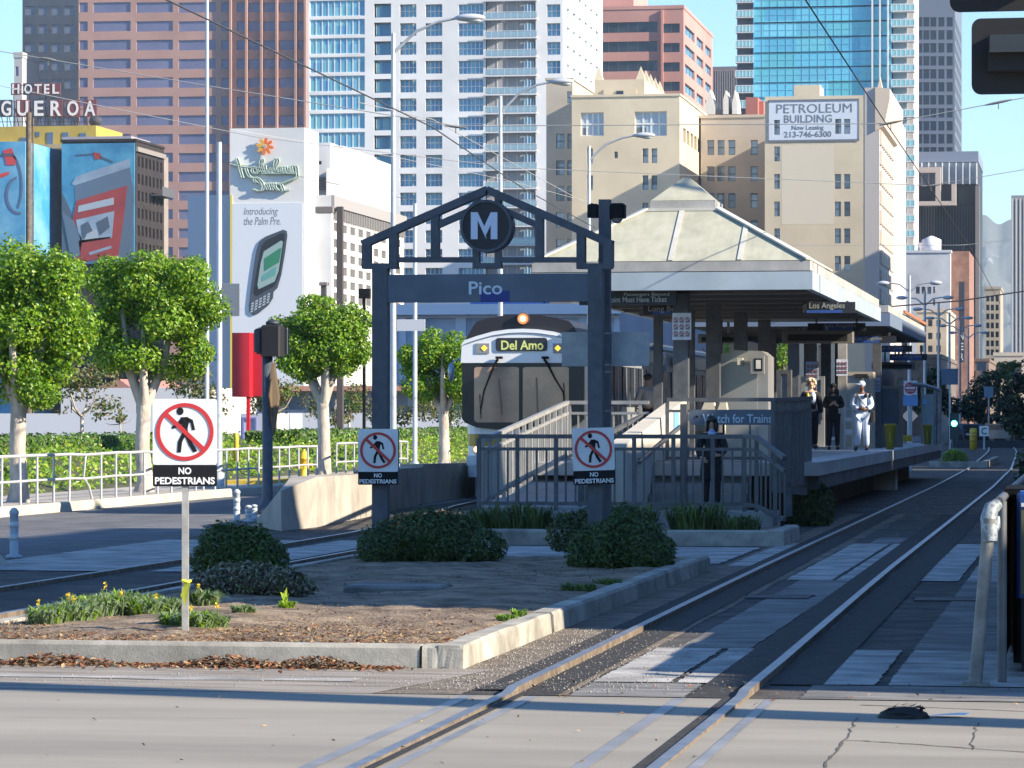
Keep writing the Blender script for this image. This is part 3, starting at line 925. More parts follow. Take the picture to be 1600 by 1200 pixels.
# ---- tan block low at the right
b = Building('office_block', 'tan weathered block low beside the ribbed tower', 640, 1539, 1563, 452, 22, mat('tan_stone', (0.34, 0.29, 0.22), 0.8, col2=(0.40, 0.35, 0.27), scale=.6))
b.front([(l, l + 5, 462 + 14 * k, 471 + 14 * k) for k in range(8) for l in (1541, 1548, 1555.5)], 0.3, 1, 1, GLASSDARK, None)
b.finish(0.5)
# ---- pale block in the middle right with the dark sign
b = Building('brick_block', 'white painted block with a brick rear part, behind the street lamps', 520, 1404, 1485, 395, 26, mat('white_paint_wall', (0.50, 0.53, 0.58), 0.7, col2=(0.58, 0.60, 0.64), scale=.5))
b.front([(l, l + 6, 448, 459) for l in (1431, 1440, 1449)] + [(1458, 1461, 448, 458), (1458, 1461, 468, 477)], 0.3, 1, 2, GLASSOLD, FRAMED)
b.finish(0.4)
m = MB(); p, q = onY(1486, 392, 522), onY(1514, 560, 522); m.box(p.x, q.x, 523, 545, 0, p.z); b.part('rear_wall', m, mat('old_brick', (0.24, 0.12, 0.09), 0.8, col2=(0.33, 0.19, 0.14), scale=1))
m = MB(); c = onY(1454, 385, 525); m.lathe([(1.5, 0), (1.5, 2.4), (0.2, 3.0)], 16, 0, (c.x, 528, b.Z)); b.part('water_tank', m, FRAMEW)
m = MB(); p, q = onY(1431, 376, 524), onY(1464, 395, 524); m.box(p.x, q.x, 530, 538, b.Z + .003, p.z); b.part('roof_hut', m, FRAMEW)
# blade sign reading upright
p, q = onY(1498, 440, 505), onY(1507, 566, 505)
sg = thing('blade_sign', 'tall dark upright blade sign with pale letters on the white and brick block', 'sign', ((p.x + q.x) / 2, 505, q.z))
m = MB(); m.box(p.x, q.x, 505, 506, q.z, p.z); m.build('panel', [mat('blade_dark', (0.05, 0.055, 0.08), 0.6)], sg)
for i, ch in enumerate('NER'):
    a, c = onY(1499.6, 520 + i * 16, 505), onY(1505.4, 531 + i * 16, 505)
    lettering(ch, a.x, c.x, c.z, a.z, 504.98, 0.03, WHITE, sg, 0.01)

# ---- Petroleum building
YP = 420
CREAM = mat('cream_stucco', (0.60, 0.51, 0.37), 0.8, col2=(0.66, 0.57, 0.42), scale=0.25, detail=6)
b = Building('office_block', 'cream stucco block with a painted leasing sign high on its wall', YP, 1195, 1351, 150, 62, CREAM)
rw = []
for t in (229, 272, 315, 357, 400):
    rw += [(1209.7, 1218.5, t, t + 23)]
    rw += [(1304.5, 1314, t + (43 if t < 230 else 0), t + 23 + (43 if t < 230 else 0)), (1319, 1328.5, t + (43 if t < 230 else 0), t + 23 + (43 if t < 230 else 0))] if t >= 229 and t != 229 else []
b.front(rw + [(1209.7, 1218.5, 187.5, 210.5), (1305, 1314.5, 186, 209), (1319, 1328.5, 186, 209)], 0.3, 1, 2, GLASSOLD, FRAMED, 0.1)
root = b.finish()
m = MB(); p, q = onY(1240.5, 133, YP), onY(1281, 150, YP); m.box(p.x, q.x, YP, YP + 6, b.Z + .003, p.z); b.part('roof_hut', m, CREAM)
m = MB(); p, q = onY(1284, 204, YP - .05), onY(1345, 350, YP - .05)
p, q = onY(1221, 227, YP - .05), onY(1303, 350, YP - .05); m.box(p.x, q.x, YP - .012, YP - .003, q.z, p.z); b.part('painted_patch', m, mat('pale_patch', (0.645, 0.575, 0.455), 0.8))
m = MB(); p, q = onY(1351, 137, YP), onY(1374, 137, YP); m.box(p.x + .01, q.x, YP - .04, YP + 62, 0, p.z); b.part('corner_pier', m, mat('pier_stone', (0.47, 0.44, 0.42), 0.8))
XR = q.x
m = MB()
for z in range(0, 11):
    zz = onY(1374, 170 + z * 31, YP).z
    if zz < 2: break
    for j in range(8):
        m = MB(); m.box(XR + .003, XR + .25, YP + 1 + j * 3.6, YP + 3.0 + j * 3.6, zz - 1.9, zz - .2)
        b.part('ornament', m, mat('ornament_stone', (0.62, 0.55, 0.46), 0.8))
m = MB(); zt = onY(1374, 139, YP).z
m.prism([(XR - .5, zt - 5.2), (XR + .6, zt - 4.6), (XR + 1.3, zt - 1.2), (XR + 1.3, zt), (XR - .5, zt + .2)], YP - .3, YP + 30)
m.prism([(XR - .3, zt + .2), (XR + .3, zt + .2), (XR, zt + 1.6)], YP + 1, YP + 3)
b.part('cornice', m, mat('cornice_stone', (0.60, 0.50, 0.40), 0.8))
m = MB(); p, q = onY(1201, 157, YP - .3), onY(1341.5, 219.5, YP - .3)
r = [(1209.7, 1218.5, 187.5, 210.5), (1305, 1314.5, 186, 209), (1319, 1328.5, 186, 209)]
bb = Building.__new__(Building); bb.mb = m; bb.Y = YP
bb.holes(lambda a, z, d: (a, YP - .06 + d, z), p.x, q.x, q.z, p.z, [b.rect(*x) for x in r], 0.05)
sgn = b.part('painted_sign', m, mat('sign_pale_blue', (0.60, 0.66, 0.74), 0.7))
for (l, t, r2, bt, w) in ((1200.5, 156.5, 1342, 157.6, 0), (1200.5, 218.9, 1342, 220, 0), (1200.5, 157.7, 1201.5, 218.8, 0), (1341, 157.7, 1342, 218.8, 0)):
    pass
m = MB()
for (l, t, r2, bt) in ((1200.3, 156.2, 1342.2, 157.4), (1200.3, 219, 1342.2, 220.2), (1200.3, 157.5, 1201.4, 218.9), (1341.1, 157.5, 1342.2, 218.9)):
    p, q = onY(l, t, YP - .1), onY(r2, bt, YP - .1); m.box(p.x, q.x, YP - .1, YP - .061, q.z, p.z)
m.build('border', [mat('sign_ink', (0.16, 0.18, 0.22), 0.7)], sgn)
INK = MATS['sign_ink']
for s, l, r2, t, bt, bo in (('PETROLEUM', 1213, 1331, 163, 175.5, 0.0), ('BUILDING', 1225, 1300, 180, 191, .01), ('Now Leasing', 1237, 1287, 196, 204.5, .012), ('213-746-6300', 1225, 1299, 205.5, 214, .02)):
    p, q = onY(l, t, YP - .1), onY(r2, bt, YP - .1)
    lettering(s, p.x, q.x, q.z, p.z, YP - .065, 0.03, INK, sgn, bo)

# ---- cream building with pinnacles
YC = 440
b = Building('office_block', 'cream stucco block with pointed pinnacles on its roof', YC, 893.5, 1062, 151, 40, CREAM)
b.front([(907.5, 943.5, 176, 212), (992, 1042, 174.5, 212)], 0.5, 4, 2, GLASSOLD, FRAMEW, 0.25, name='loggia_window')
ww = []
for t in (232, 274, 317, 360):
    ww += [(917, 926.5, t, t + 22.5), (1004, 1013, t, t + 22.5), (1018, 1027, t, t + 22.5)]
b.front(ww + [(960, 965.5, 237, 247)], 0.5, 1, 2, GLASSOLD, FRAMED, 0.1)
zz = [(onY(1062, t + 22.5, YC).z, onY(1062, t, YC).z) for t in (195,)]
b.right([(YC + 4 + j * 4.2, YC + 7 + j * 4.2, zz[0][0], zz[0][1]) for j in range(8)], 0.4, 2, 1, mat('dull_glass', (0.35, 0.32, 0.28), 0.5), FRAMED, name='side_window')
b.finish(0.3)
m = MB(); p, q = onY(929, 125, YC + 4), onY(1007, 151, YC + 4); m.box(p.x, q.x, YC + 4, YC + 30, b.Z + .004, p.z)
p2, q2 = onY(943, 140, YC + 3.9), onY(994, 151, YC + 3.9); m.box(p2.x, q2.x, YC + 3.8, YC + 3.99, b.Z + .305, p2.z); b.part('penthouse', m, CREAM)
m = MB(); p2, q2 = onY(963, 142, YC + 3.7), onY(974, 151, YC + 3.7); m.box(p2.x, q2.x, YC + 3.7, YC + 3.79, q2.z, p2.z); b.part('window', m, GLASSDARK)
for cx, dy, hh in ((936, 5, 0), (1001.5, 5, 0), (1001.5, 10, 0), (1001.5, 15, 0), (1001.5, 20, 0), (1001.5, 25, 0)):
    c = onY(cx, 125, YC + 5)
    s = 0.62
    a = onY(cx, 103, YC + 5).z - p.z
    m = MB(); m.add([(c.x - s, YC + dy - s, p.z + .003), (c.x + s, YC + dy - s, p.z + .003), (c.x + s, YC + dy + s, p.z + .003), (c.x - s, YC + dy + s, p.z + .003), (c.x, YC + dy, p.z + a)], [(0, 1, 4), (1, 2, 4), (2, 3, 4), (3, 0, 4)])
    b.part('pinnacle', m, CREAM)
# wings set back on both sides
b2 = Building('office_block', 'greyish cream wing set back left of the pinnacled block', YC + 12, 853.5, 894.5, 125, 25, mat('grey_cream', (0.46, 0.40, 0.33), 0.8, col2=(0.52, 0.45, 0.37), scale=.3))
b2.front([(l, r, t, t + 23) for t in (209, 250.5, 291, 332, 373) for l, r in ((869, 882), (886.5, 893.5))] + [(886, 893, 143, 161)], 0.3, 1, 2, GLASSOLD, FRAMED, 0.1)
b2.finish(0.3)
b2 = Building('office_block', 'tan wing with paired windows between the pinnacled block and the leasing sign', YC + 22, 1095, 1196, 184, 25, MATS['grey_cream'])
b2.front([(l, l + 11, t, t + 23) for t in (219, 260, 302, 344) for l in (1105, 1121, 1138, 1173)] , 0.3, 1, 2, GLASSOLD, FRAMED, 0.1)
b2.finish(0.4)

# ---- hotel with the script sign
YH = 360
HOTELW = mat('hotel_white', (0.72, 0.715, 0.70), 0.7, col2=(0.76, 0.755, 0.74), scale=.3)
b = Building('hotel_tower', 'tall white hotel slab with a script sign and a phone advertisement', YH, 359.5, 475.5, 200, 7, HOTELW)
root = b.finish()
HT = b
m = MB(); p, q = onY(359.8, 305, YH), onY(363, 640, YH); m.box(p.x, q.x, YH - .1, YH - .02, 0, p.z); b.part('yellow_edge', m, mat('ad_yellow', (0.72, 0.6, 0.12), 0.6))
m = MB(); p, q = onY(363.2, 318, YH), onY(473, 640, YH); m.box(p.x, q.x, YH - .09, YH - .02, 0, p.z); ad = b.part('advertisement', m, mat('ad_white', (0.70, 0.735, 0.78), 0.6))
INKG = mat('ad_ink', (0.22, 0.24, 0.27), 0.6)
for s, l, r2, t, bt in (('Introducing', 381, 434.5, 324.5, 338.5), ('the Palm Pre.', 381, 438.5, 339.5, 351)):
    p, q = onY(l, t, YH - .12), onY(r2, bt, YH - .12)
    lettering(s, p.x, q.x, q.z, p.z, YH - .093, 0.02, INKG, ad, 0.0, 0.25)
ph = MB()
def flat(mb, pts, y, dep, mi):
    mb.prism([(onY(a, c, YH).x, onY(a, c, YH).z) for a, c in pts], y - dep, y, mi)
flat(ph, [(443, 359), (448.5, 361), (449.5, 368), (446, 395), (440, 430), (434, 450), (428, 456), (427, 466), (420, 477), (404, 490), (396, 492.5), (390, 488), (389.5, 478), (392, 455), (396, 425), (401, 392), (406, 378), (415, 370)], YH - .095, .12, 0)
flat(ph, [(441, 364), (446, 366), (445, 376), (438, 428), (430, 447), (402, 463), (397, 458), (403, 420), (410, 385), (416, 376)], YH - .217, .02, 1)
flat(ph, [(440, 376), (443, 378), (436, 424), (430, 440), (405, 452), (403, 446), (408, 412), (413, 393)], YH - .239, .02, 2)
flat(ph, [(438, 388), (441, 388), (437, 410), (414, 424), (414, 404)], YH - .261, .02, 3)
flat(ph, [(429, 418), (433, 416), (431, 430), (410, 440), (411, 431)], YH - .261, .02, 4)
for i in range(5):
    for j in range(4):
        cx = 393.5 + i * 6.3 + j * -.5; cy = 474 - i * 3.6 + j * 4.2
        if cx < 427: flat(ph, [(cx, cy), (cx + 4, cy - 2.2), (cx + 4, cy + .3), (cx, cy + 2.4)], YH - .218, .02, 5)
ph.build('phone_picture', [mat('phone_body', (0.06, 0.075, 0.10), 0.4), mat('phone_black', (0.012, 0.014, 0.02), 0.3), mat('phone_screen', (0.30, 0.42, 0.40), 0.4), mat('phone_green', (0.03, 0.22, 0.12), 0.4), mat('phone_panel', (0.12, 0.35, 0.33), 0.4), mat('phone_key', (0.45, 0.5, 0.55), 0.4)], ad)
# script letters standing off the wall
sc = thing('hotel_sign', 'pale green script lettering with an orange flower on the white hotel slab', 'sign', (onY(418, 300, YH).x, YH - .3, onY(418, 300, YH).z))
NEON = mat('sign_green', (0.36, 0.46, 0.38), 0.5, col2=(0.44, 0.53, 0.45), scale=3)
def stroke(pts, r=0.14):
    pts = [(340 + x / 10, 200 + y / 10) for x, y in pts]
    out = []
    for i in range(len(pts) - 1):
        p0 = pts[max(i - 1, 0)]; p1 = pts[i]; p2 = pts[i + 1]; p3 = pts[min(i + 2, len(pts) - 1)]
        for k in range(5):
            t = k / 5
            f = lambda a, b_, c, d: 0.5 * ((2 * b_) + (-a + c) * t + (2 * a - 5 * b_ + 4 * c - d) * t * t + (-a + 3 * b_ - 3 * c + d) * t ** 3)
            out.append((f(p0[0], p1[0], p2[0], p3[0]), f(p0[1], p1[1], p2[1], p3[1])))
    out.append(pts[-1])
    return [onY(a, c, YH - .35) for a, c in out]
m = MB()
def script(mb, groups):
    for pts in groups:
        c = stroke(pts)
        mb.tube([v + Vector((-.13, 0, 0)) for v in c], .10, 6)
        mb.tube([v + Vector((.13, 0, 0)) for v in c], .10, 6)
        mb.tube([v + Vector((0, .12, 0)) for v in c], .16, 6)
script(m, [[(300, 470), (325, 540), (350, 640), (390, 780)], [(440, 625), (460, 690), (500, 760), (560, 785)], [(215, 560), (300, 590), (420, 610), (540, 620)],
           [(560, 620), (535, 660), (560, 705), (600, 705), (625, 665), (605, 620), (565, 615)],
           [(630, 690), (660, 600), (705, 530), (700, 485), (675, 500), (665, 570), (680, 650), (715, 700)], [(735, 580), (745, 650), (775, 700)],
           [(850, 620), (815, 650), (825, 700), (865, 690), (900, 610), (945, 530), (935, 480), (905, 500), (890, 580), (905, 660), (950, 705)],
           [(1010, 610), (965, 630), (960, 690), (1000, 700), (1035, 620), (1030, 690), (1065, 700)], [(1065, 600), (1085, 680), (1125, 690), (1150, 600), (1160, 690), (1200, 690)],
           [(1180, 600), (1230, 600), (1240, 690), (1245, 760), (1180, 800), (1090, 830), (1005, 865)], [(1190, 712), (1050, 712), (700, 712)]])
script(m, [[(620, 860), (570, 820), (590, 780), (640, 790), (690, 850), (710, 910), (690, 970), (620, 985), (570, 960)], [(735, 880), (765, 920), (790, 970)], [(760, 900), (810, 865), (830, 910), (850, 975)],
           [(860, 880), (890, 865), (900, 930), (950, 980)], [(930, 890), (980, 870), (1010, 920), (1040, 985), (1105, 965)]])
m.build('script_lettering', [NEON], sc)
m = MB()
c = onY(414, 228.5, YH - .3)
u = onY(424, 228.5, YH - .3).x - c.x   # ten pixels
PO, PY = mat('petal_orange', (0.78, 0.17, 0.03), 0.5), mat('petal_amber', (0.80, 0.40, 0.05), 0.5)
for k in range(8):
    a = R(80 + 45 * k)
    poly = []
    for j in range(14):
        t = 2 * math.pi * j / 14
        lx, lz = .85 * u + .55 * u * math.cos(t), .25 * u * math.sin(t)
        poly.append((c.x + lx * math.cos(a) - lz * math.sin(a), c.z + lx * math.sin(a) + lz * math.cos(a)))
    pm = MB(); pm.prism(poly, YH - .4, YH - .28)
    pm.build('petal', [PY if k in (1, 2, 3) else PO], sc)
m = MB(); m.disk(c.x, c.z, .22 * u, YH - .45, YH - .27); m.disk(c.x, c.z, .1 * u, YH - .27, YH - .02); m.build('flower_centre', [mat('flower_hub', (0.4, 0.42, 0.35), .5)], sc)
# lower hotel wings
HOTELB = mat('hotel_pale', (0.50, 0.54, 0.60), 0.7)
b = Building('hotel_wing', 'plain pale blue-white hotel wing left of the tall white slab', YH + 3, 293.5, 359, 305, 24, HOTELB)
b.finish()
b = Building('hotel_wing', 'long white hotel wing with rows of small windows right of the slab', YH + 2, 475.7, 517.5, 305, 40, HOTELW)
wl = []
for t in (346.5, 372, 393, 414, 435, 456):
    p, q = onY(517, t, YH + 2).z, onY(517, t + 13, YH + 2).z
    for j in range(9):
        wl.append((YH + 3.2 + j * 4.25, YH + 5.8 + j * 4.25, q, p))
b.right(wl, 0.12, 4, 0, mat('screen_grey', (0.17, 0.165, 0.16), 0.7), mat('screen_bar', (0.24, 0.235, 0.23), .7), 0.1)
b.finish(0.0)
m = MB(); p = onY(517, 305, YH + 2).z; q = onY(517, 323, YH + 2).z
m.box(b.X1 + .004, b.X1 + .35, YH + 2, YH + 42, q, p); b.part('fascia', m, mat('fascia_grey', (0.33, 0.32, 0.32), .7))
m = MB(); z1 = onY(517, 325, YH + 2).z; z0 = onY(517, 342, YH + 2).z
for j in range(42): m.box(b.X1 + .004, b.X1 + .3, YH + 3 + j * .92, YH + 3.45 + j * .92, z0, z1)
b.part('louvres', m, mat('louvre_grey', (0.2, 0.195, 0.195), .7))
b3 = Building('hotel_wing', 'bright white stepped penthouse block on the hotel roof', YH + 10, 477, 516, 223, 34, HOTELW)
b3.front([(489.5, 502.5, 251.5, 257)], .3, 1, 1, GLASSVIOLET, None)
b3.finish()
m = MB(); p, q = onY(516.3, 228, YH + 12), onY(536, 228, YH + 12); m.box(b3.X1 + .003, q.x, YH + 12, YH + 30, 0, p.z)
p, q = onY(520, 264, YH + 9), onY(533, 290, YH + 9); m.box(b3.X1 + .003, onY(533, 264, YH + 9).x, YH + 8, YH + 11.9, 0, p.z); b3.part('side_block', m, HOTELW)
m = MB()
for i in range(5):
    p, q = onY(484 + i * 1, 277 + i * 4.5, YH + 9.8), onY(518, 279.5 + i * 4.5, YH + 9.8); m.box(p.x, q.x, YH + 9.6, YH + 9.98, q.z, p.z)
b3.part('louvres', m, MATS['louvre_grey'])
b3 = Building('hotel_wing', 'white rear hotel block with small roof vents right of the penthouse', YH + 44, 498, 529, 266, 27, HOTELW)
b3.finish(.5)
m = MB()
for x in (506, 513, 519, 525):
    p = onY(x, 262, YH + 45); m.lathe([(.35, 0), (.35, 1.2), (.6, 1.4), (.6, 1.8), (.1, 2.1)], 10, 0, (p.x, YH + 45, b3.Z))
b3.part('roof_vent', m, GALV)

# ---- old brick building with the wall painting
YO = 420
b = Building('brick_building', 'old brick building, darkened as in shade, with a big painted advertisement on its wall', YO, 97, 212, 221, 13.5, mat('shaded_brick', (0.018, 0.014, 0.015), 0.85, col2=(0.032, 0.024, 0.024), scale=.8))  # brick colour lowered to carry the shade missing on its right face
zl = [(onY(212, t + 16, YO).z, onY(212, t, YO).z) for t in (243, 270, 297, 324, 351, 378)]
b.right([(YO + 1 + j * 1.78, YO + 1.9 + j * 1.78, a, c) for a, c in zl for j in range(7)], .5, 1, 2, GLASSDARK, FRAMED, .1)
b.finish(.3)
m = MB(); zt = onY(212, 229, YO).z; m.box(b.X1 + .003, b.X1 + .3, YO, YO + 13.5, zt - .6, zt); b.part('string_course', m, mat('pale_course', (0.25, 0.22, 0.2), .8))
m = MB(); zt = onY(212, 298, YO).z
m.box(b.X1 + .003, b.X1 + 1.6, YO + 7, YO + 13, zt - .2, zt); m.box(b.X1 + 1.5, b.X1 + 1.6, YO + 7, YO + 13, zt + .003, zt + 1); b.part('fire_escape', m, FRAMED)
m = MB(); p, q = onY(97.5, 225, YO), onY(211, 412, YO); m.box(p.x, q.x, YO - .3, YO - .02, q.z, p.z)
mu = b.part('wall_painting', m, mat('mural_blue', (0.03, 0.16, 0.30), 0.6, col2=(0.08, 0.30, 0.44), scale=.25))
mm = MB()
def fl(pts, lay, mi):
    mm.prism([(onY(a, c, YO).x, onY(a, c, YO).z) for a, c in pts], YO - .33 - lay * .03, YO - .302 - lay * .03, mi)
fl([(97.8, 300), (112, 330), (125, 385), (125, 411), (97.8, 411)], 0, 3)
fl([(113, 288), (120, 276), (204, 248), (204, 262), (118, 290)], 1, 1); fl([(118, 290), (204, 262), (210, 300), (208, 411), (120, 411)], 0, 4)
fl([(121, 314), (200, 290), (196, 330), (186, 400), (118, 411), (113, 350)], 2, 2)
fl([(124, 322), (179, 309), (179, 320), (123, 332)], 3, 5); fl([(120, 344), (180, 330), (176, 372), (128, 380)], 3, 1)
fl([(128, 352), (139, 346), (146, 360), (140, 373), (130, 372)], 4, 3); fl([(152, 348), (170, 338), (173, 355), (158, 368)], 4, 3)
fl([(137, 366), (152, 358), (155, 372), (133, 375)], 5, 5); fl([(124, 376), (174, 370), (170, 396), (128, 404)], 3, 2); fl([(140, 395), (175, 384), (176, 388), (142, 399)], 4, 1)
fl([(146, 238), (158, 240), (160, 248), (150, 250)], 1, 2); fl([(120, 242), (148, 240), (148, 242), (121, 244)], 1, 3); fl([(158, 244), (178, 252), (177, 254), (158, 247)], 1, 3)
fl([(97.8, 330), (116, 345), (130, 375), (126, 400), (112, 405), (104, 360)], 3, 4)
mm.build('painting_shapes', [MATS['sign_white'], mat('mural_grey', (0.30, 0.36, 0.44), .6, col2=(0.22, 0.27, 0.35), scale=.4), mat('mural_red', (0.36, 0.05, 0.045), .6, col2=(0.28, 0.035, 0.04), scale=.3), mat('mural_dark', (0.07, 0.09, 0.13), .6), mat('mural_slate', (0.10, 0.14, 0.20), .6), mat('mural_pale', (0.36, 0.38, 0.42), .6)], mu)
m = MB(); p = onY(146, 196, YO + 5)
# roofline bits
p, q = onY(97, 214, YO + 3), onY(205, 221, YO + 3); m.box(p.x, q.x, YO + 3, YO + 12, b.Z + .303, p.z); b.part('roof_hut', m, mat('roof_lilac', (0.35, 0.33, 0.38), .8))
# ---- second painted wall at the very left
m = MB(); b = Building('brick_building', 'building at the left edge with a sky blue painted wall', YO - 10, -40, 39.5, 221.5, 20, mat('mural_sky', (0.04, 0.27, 0.50), 0.6, col2=(0.20, 0.45, 0.62), scale=.18))
b.finish()
YO2 = YO - 10
mm = MB()
def fl2(pts, lay, mi): mm.prism([(onY(a, c, YO2).x, onY(a, c, YO2).z) for a, c in pts], YO2 - .06 - lay * .03, YO2 - .03 - lay * .03, mi)
fl2([(5, 235), (18, 231), (26, 250), (24, 258), (10, 258)], 0, 0); fl2([(-20, 276), (15, 268), (14, 273), (-20, 286)], 0, 0); fl2([(2, 240), (22, 240), (22, 244), (2, 244)], 1, 1)
arc = [(10 + 26 * math.cos(R(a)), 290 - 55 * math.sin(R(a))) for a in range(-40, 80, 10)]
fl2(arc + [(10 + 23 * math.cos(R(a)), 290 - 51 * math.sin(R(a))) for a in range(70, -50, -10)], 0, 2)
arc = [(30 + 21 * math.cos(R(a)), 305 - 30 * math.sin(R(a))) for a in range(100, 290, 12)]
fl2(arc + [(30 + 17 * math.cos(R(a)), 305 - 26 * math.sin(R(a))) for a in range(280, 95, -12)], 0, 2)
mm.build('painting_shapes', [mat('mural_bright_red', (0.55, 0.06, 0.07), .6), MATS['mural_dark'], mat('mural_hose', (0.10, 0.15, 0.24), .6)], b.root)
# ---- hotel with the big roof letters
YF = 520
b = Building('hotel_building', 'tan hotel with a bright yellow roof storey and small dark windows', YF, -60, 205, 232, 22, mat('hotel_tan', (0.24, 0.21, 0.19), .8, col2=(0.30, 0.26, 0.23), scale=.4))
b.front([(l, l + 10, t, t + 16) for t in (262, 291, 319, 347) for l in (67, 83.5)], .3, 1, 2, GLASSDARK, FRAMED, .1)
b.finish()
m = MB(); p, q = onY(-60, 199, YF + 1), onY(150, 232, YF + 1); m.box(p.x, q.x, YF + 1, YF + 16, b.Z + .004, p.z); top = b.part('roof_storey', m, mat('hotel_yellow', (0.46, 0.33, 0.06), .7, col2=(0.52, 0.38, 0.08), scale=.6))
ROOFZ = p.z
for (l, r, t, bt) in ((56, 62, 206, 213), (73.5, 83, 207, 227), (97.5, 107, 207, 222), (125, 134.5, 208, 219), (32, 46, 215, 224)):
    p, q = onY(l, t, YF + 1), onY(r, bt, YF + 1); m = MB(); m.box(p.x, q.x, YF + .9, YF + .99, q.z, p.z); m.build('window', [mat('shutter_blue', (0.09, 0.15, 0.26), .5)], top)
m = MB(); p, q = onY(-60, 228, YF + .5), onY(151, 232, YF + .5); m.box(p.x, q.x, YF - .4, YF + .98, q.z, p.z); m.build('eaves', [mat('eave_tan', (0.4, 0.33, 0.2), .8)], top)
sg = thing('roof_sign', 'large white letters on a dark open frame on the yellow hotel roof', 'sign', (onY(60, 190, YF).x, YF + 6, ROOFZ))
m = MB()
for x in range(-50, 152, 12):
    p = onY(x, 160, YF + 6); m.bar((p.x, YF + 6.4, ROOFZ), (p.x, YF + 6.4, onY(x, 158, YF + 6).z), .12, .12); m.bar((p.x, YF + 9, ROOFZ), (p.x, YF + 6.5, onY(x, 168, YF + 6).z), .1, .1)
for yy in (158, 170, 181, 190):
    p, q = onY(-56, yy, YF + 6), onY(151, yy, YF + 6); m.bar((p.x, YF + 6.5, p.z), (q.x, YF + 6.5, q.z), .1, .1)
for yy in (133, 146):
    p, q = onY(17, yy, YF + 6), onY(94, yy, YF + 6); m.bar((p.x, YF + 6.5, p.z), (q.x, YF + 6.5, q.z), .1, .1)
for x in (20, 45, 70, 92):
    p = onY(x, 130, YF + 6); m.bar((p.x, YF + 6.5, ROOFZ), (p.x, YF + 6.5, p.z), .1, .1)
m.build('frame', [mat('sign_frame', (0.07, 0.065, 0.08), .6)], sg)
LETR = mat('letter_back', (0.16, 0.05, 0.06), .6)
for word, spans, t, bt in (('FIGUEROA', ((-50, -34), (-24, -16), (2, 17), (27, 44), (53.5, 68), (79, 95.5), (105, 122.5), (132, 149)), 157.5, 181), ('HOTEL', ((19, 30), (38, 50), (54, 65), (69, 77), (82, 92)), 131.5, 146.5)):
    for ch, (l, r) in zip(word, spans):
        p, q = onY(l - 2, t - 1.5, YF + 6), onY(r + 2, bt + 1.5, YF + 6)
        m = MB(); m.box(p.x, q.x, YF + 6.0, YF + 6.3, q.z, p.z); bk = m.build('letter_box', [LETR if (l * 7) % 3 < 1.4 else mat('letter_box_dark', (0.045, 0.05, 0.08), .6)], sg)
        p, q = onY(l, t, YF + 6), onY(r, bt, YF + 6)
        lettering(ch, p.x, q.x, q.z, p.z, YF + 5.99, .15, mat('letter_white', (0.70, 0.70, 0.72), .5), bk, .02)
m = MB(); c = onY(149, 194, YF + 3)
m.add([(c.x + 1.1 * math.cos(a) * s_, YF + 3 + .5 * s_ * s_ - .5, c.z + .9 * math.sin(a) * s_ + .5) for s_ in (.02, .5, 1) for a in [2 * math.pi * k / 14 for k in range(14)]], [(i * 14 + k, i * 14 + (k + 1) % 14, (i + 1) * 14 + (k + 1) % 14, (i + 1) * 14 + k) for i in range(2) for k in range(14)], 0, True)
m.tube([(c.x, YF + 3, c.z + .4), (c.x, YF + 3.4, ROOFZ)], .06)
m.tube([(c.x, YF + 2.6, c.z + .5), (c.x, YF + 2.0, c.z + .6)], .05)
tag(m.build('dish_antenna', [mat('dish_dark', (0.06, 0.06, 0.07), .6)]), 'dark dish antenna on the yellow hotel roof beside the letters', 'antenna')
# ---- slim pale building peeking out by the dark tower
b = Building('office_block', 'slim pale building peeking out left of the dark blue-grey tower', 700, 22, 34.5, 90, 12, mat('pale_stone', (0.45, 0.44, 0.44), .7))
b.front([(24, 29, 104, 119)], .3, 1, 1, MATS['office_glass'], None); b.finish(1.2)

# ---- low buildings between the bank and the hotels
YB = 230
b = Building('garage_building', 'long pale blue and white building behind the train', YB, 588, 968, 482, 60, mat('garage_white', (0.56, 0.62, 0.72), .7, col2=(0.62, 0.67, 0.76), scale=.3))
b.front([(l, r, 497, 640) for l, r in ((604, 624), (634, 656), (661, 712), (728, 776), (792, 842), (858, 905), (930, 960))], .5, 1, 0, mat('garage_panel', (0.42, 0.52, 0.68), .7, col2=(0.48, 0.58, 0.72), scale=.5), mat('garage_frame', (0.62, 0.68, 0.76), .7), .2, name='wall_panel')
b.finish()
m = MB(); p, q = onY(586, 476, YB - 1), onY(970, 490, YB - 1); m.box(p.x, q.x, YB - 1, YB - .01, q.z, p.z); b.part('cornice', m, mat('garage_cornice', (0.66, 0.70, 0.78), .7))
m = MB(); p, q = onY(735, 470, YB + 3), onY(852, 481, YB + 3); m.box(p.x, q.x, YB + 3, YB + 5, b.Z + .003, p.z); ban = b.part('roof_banner', m, mat('banner_blue', (0.12, 0.22, 0.55), .6))
p, q = onY(846, 471, YB + 2.9), onY(852, 481, YB + 2.9); lettering('7', p.x, q.x, q.z, p.z, YB + 2.98, .03, BLACK, ban)
YL = 190
b = Building('low_building', 'low grey building with a red-brown roof edge behind the trees', YL, 440, 745, 611, 25, mat('low_grey', (0.38, 0.39, 0.41), .8))
b.front([(445, 735, 614, 640)], .6, 9, 0, mat('low_shade', (0.30, 0.32, 0.35), .7), mat('low_post', (0.5, 0.5, 0.5), .7), .25, name='opening')
b.finish()
m = MB(); p, q = onY(436, 603, YL - .6), onY(748, 611, YL - .6); m.box(p.x, q.x, YL - .8, YL + 25, b.Z + .004, p.z); b.part('roof', m, mat('roof_edge_red', (0.52, 0.27, 0.2), .8))
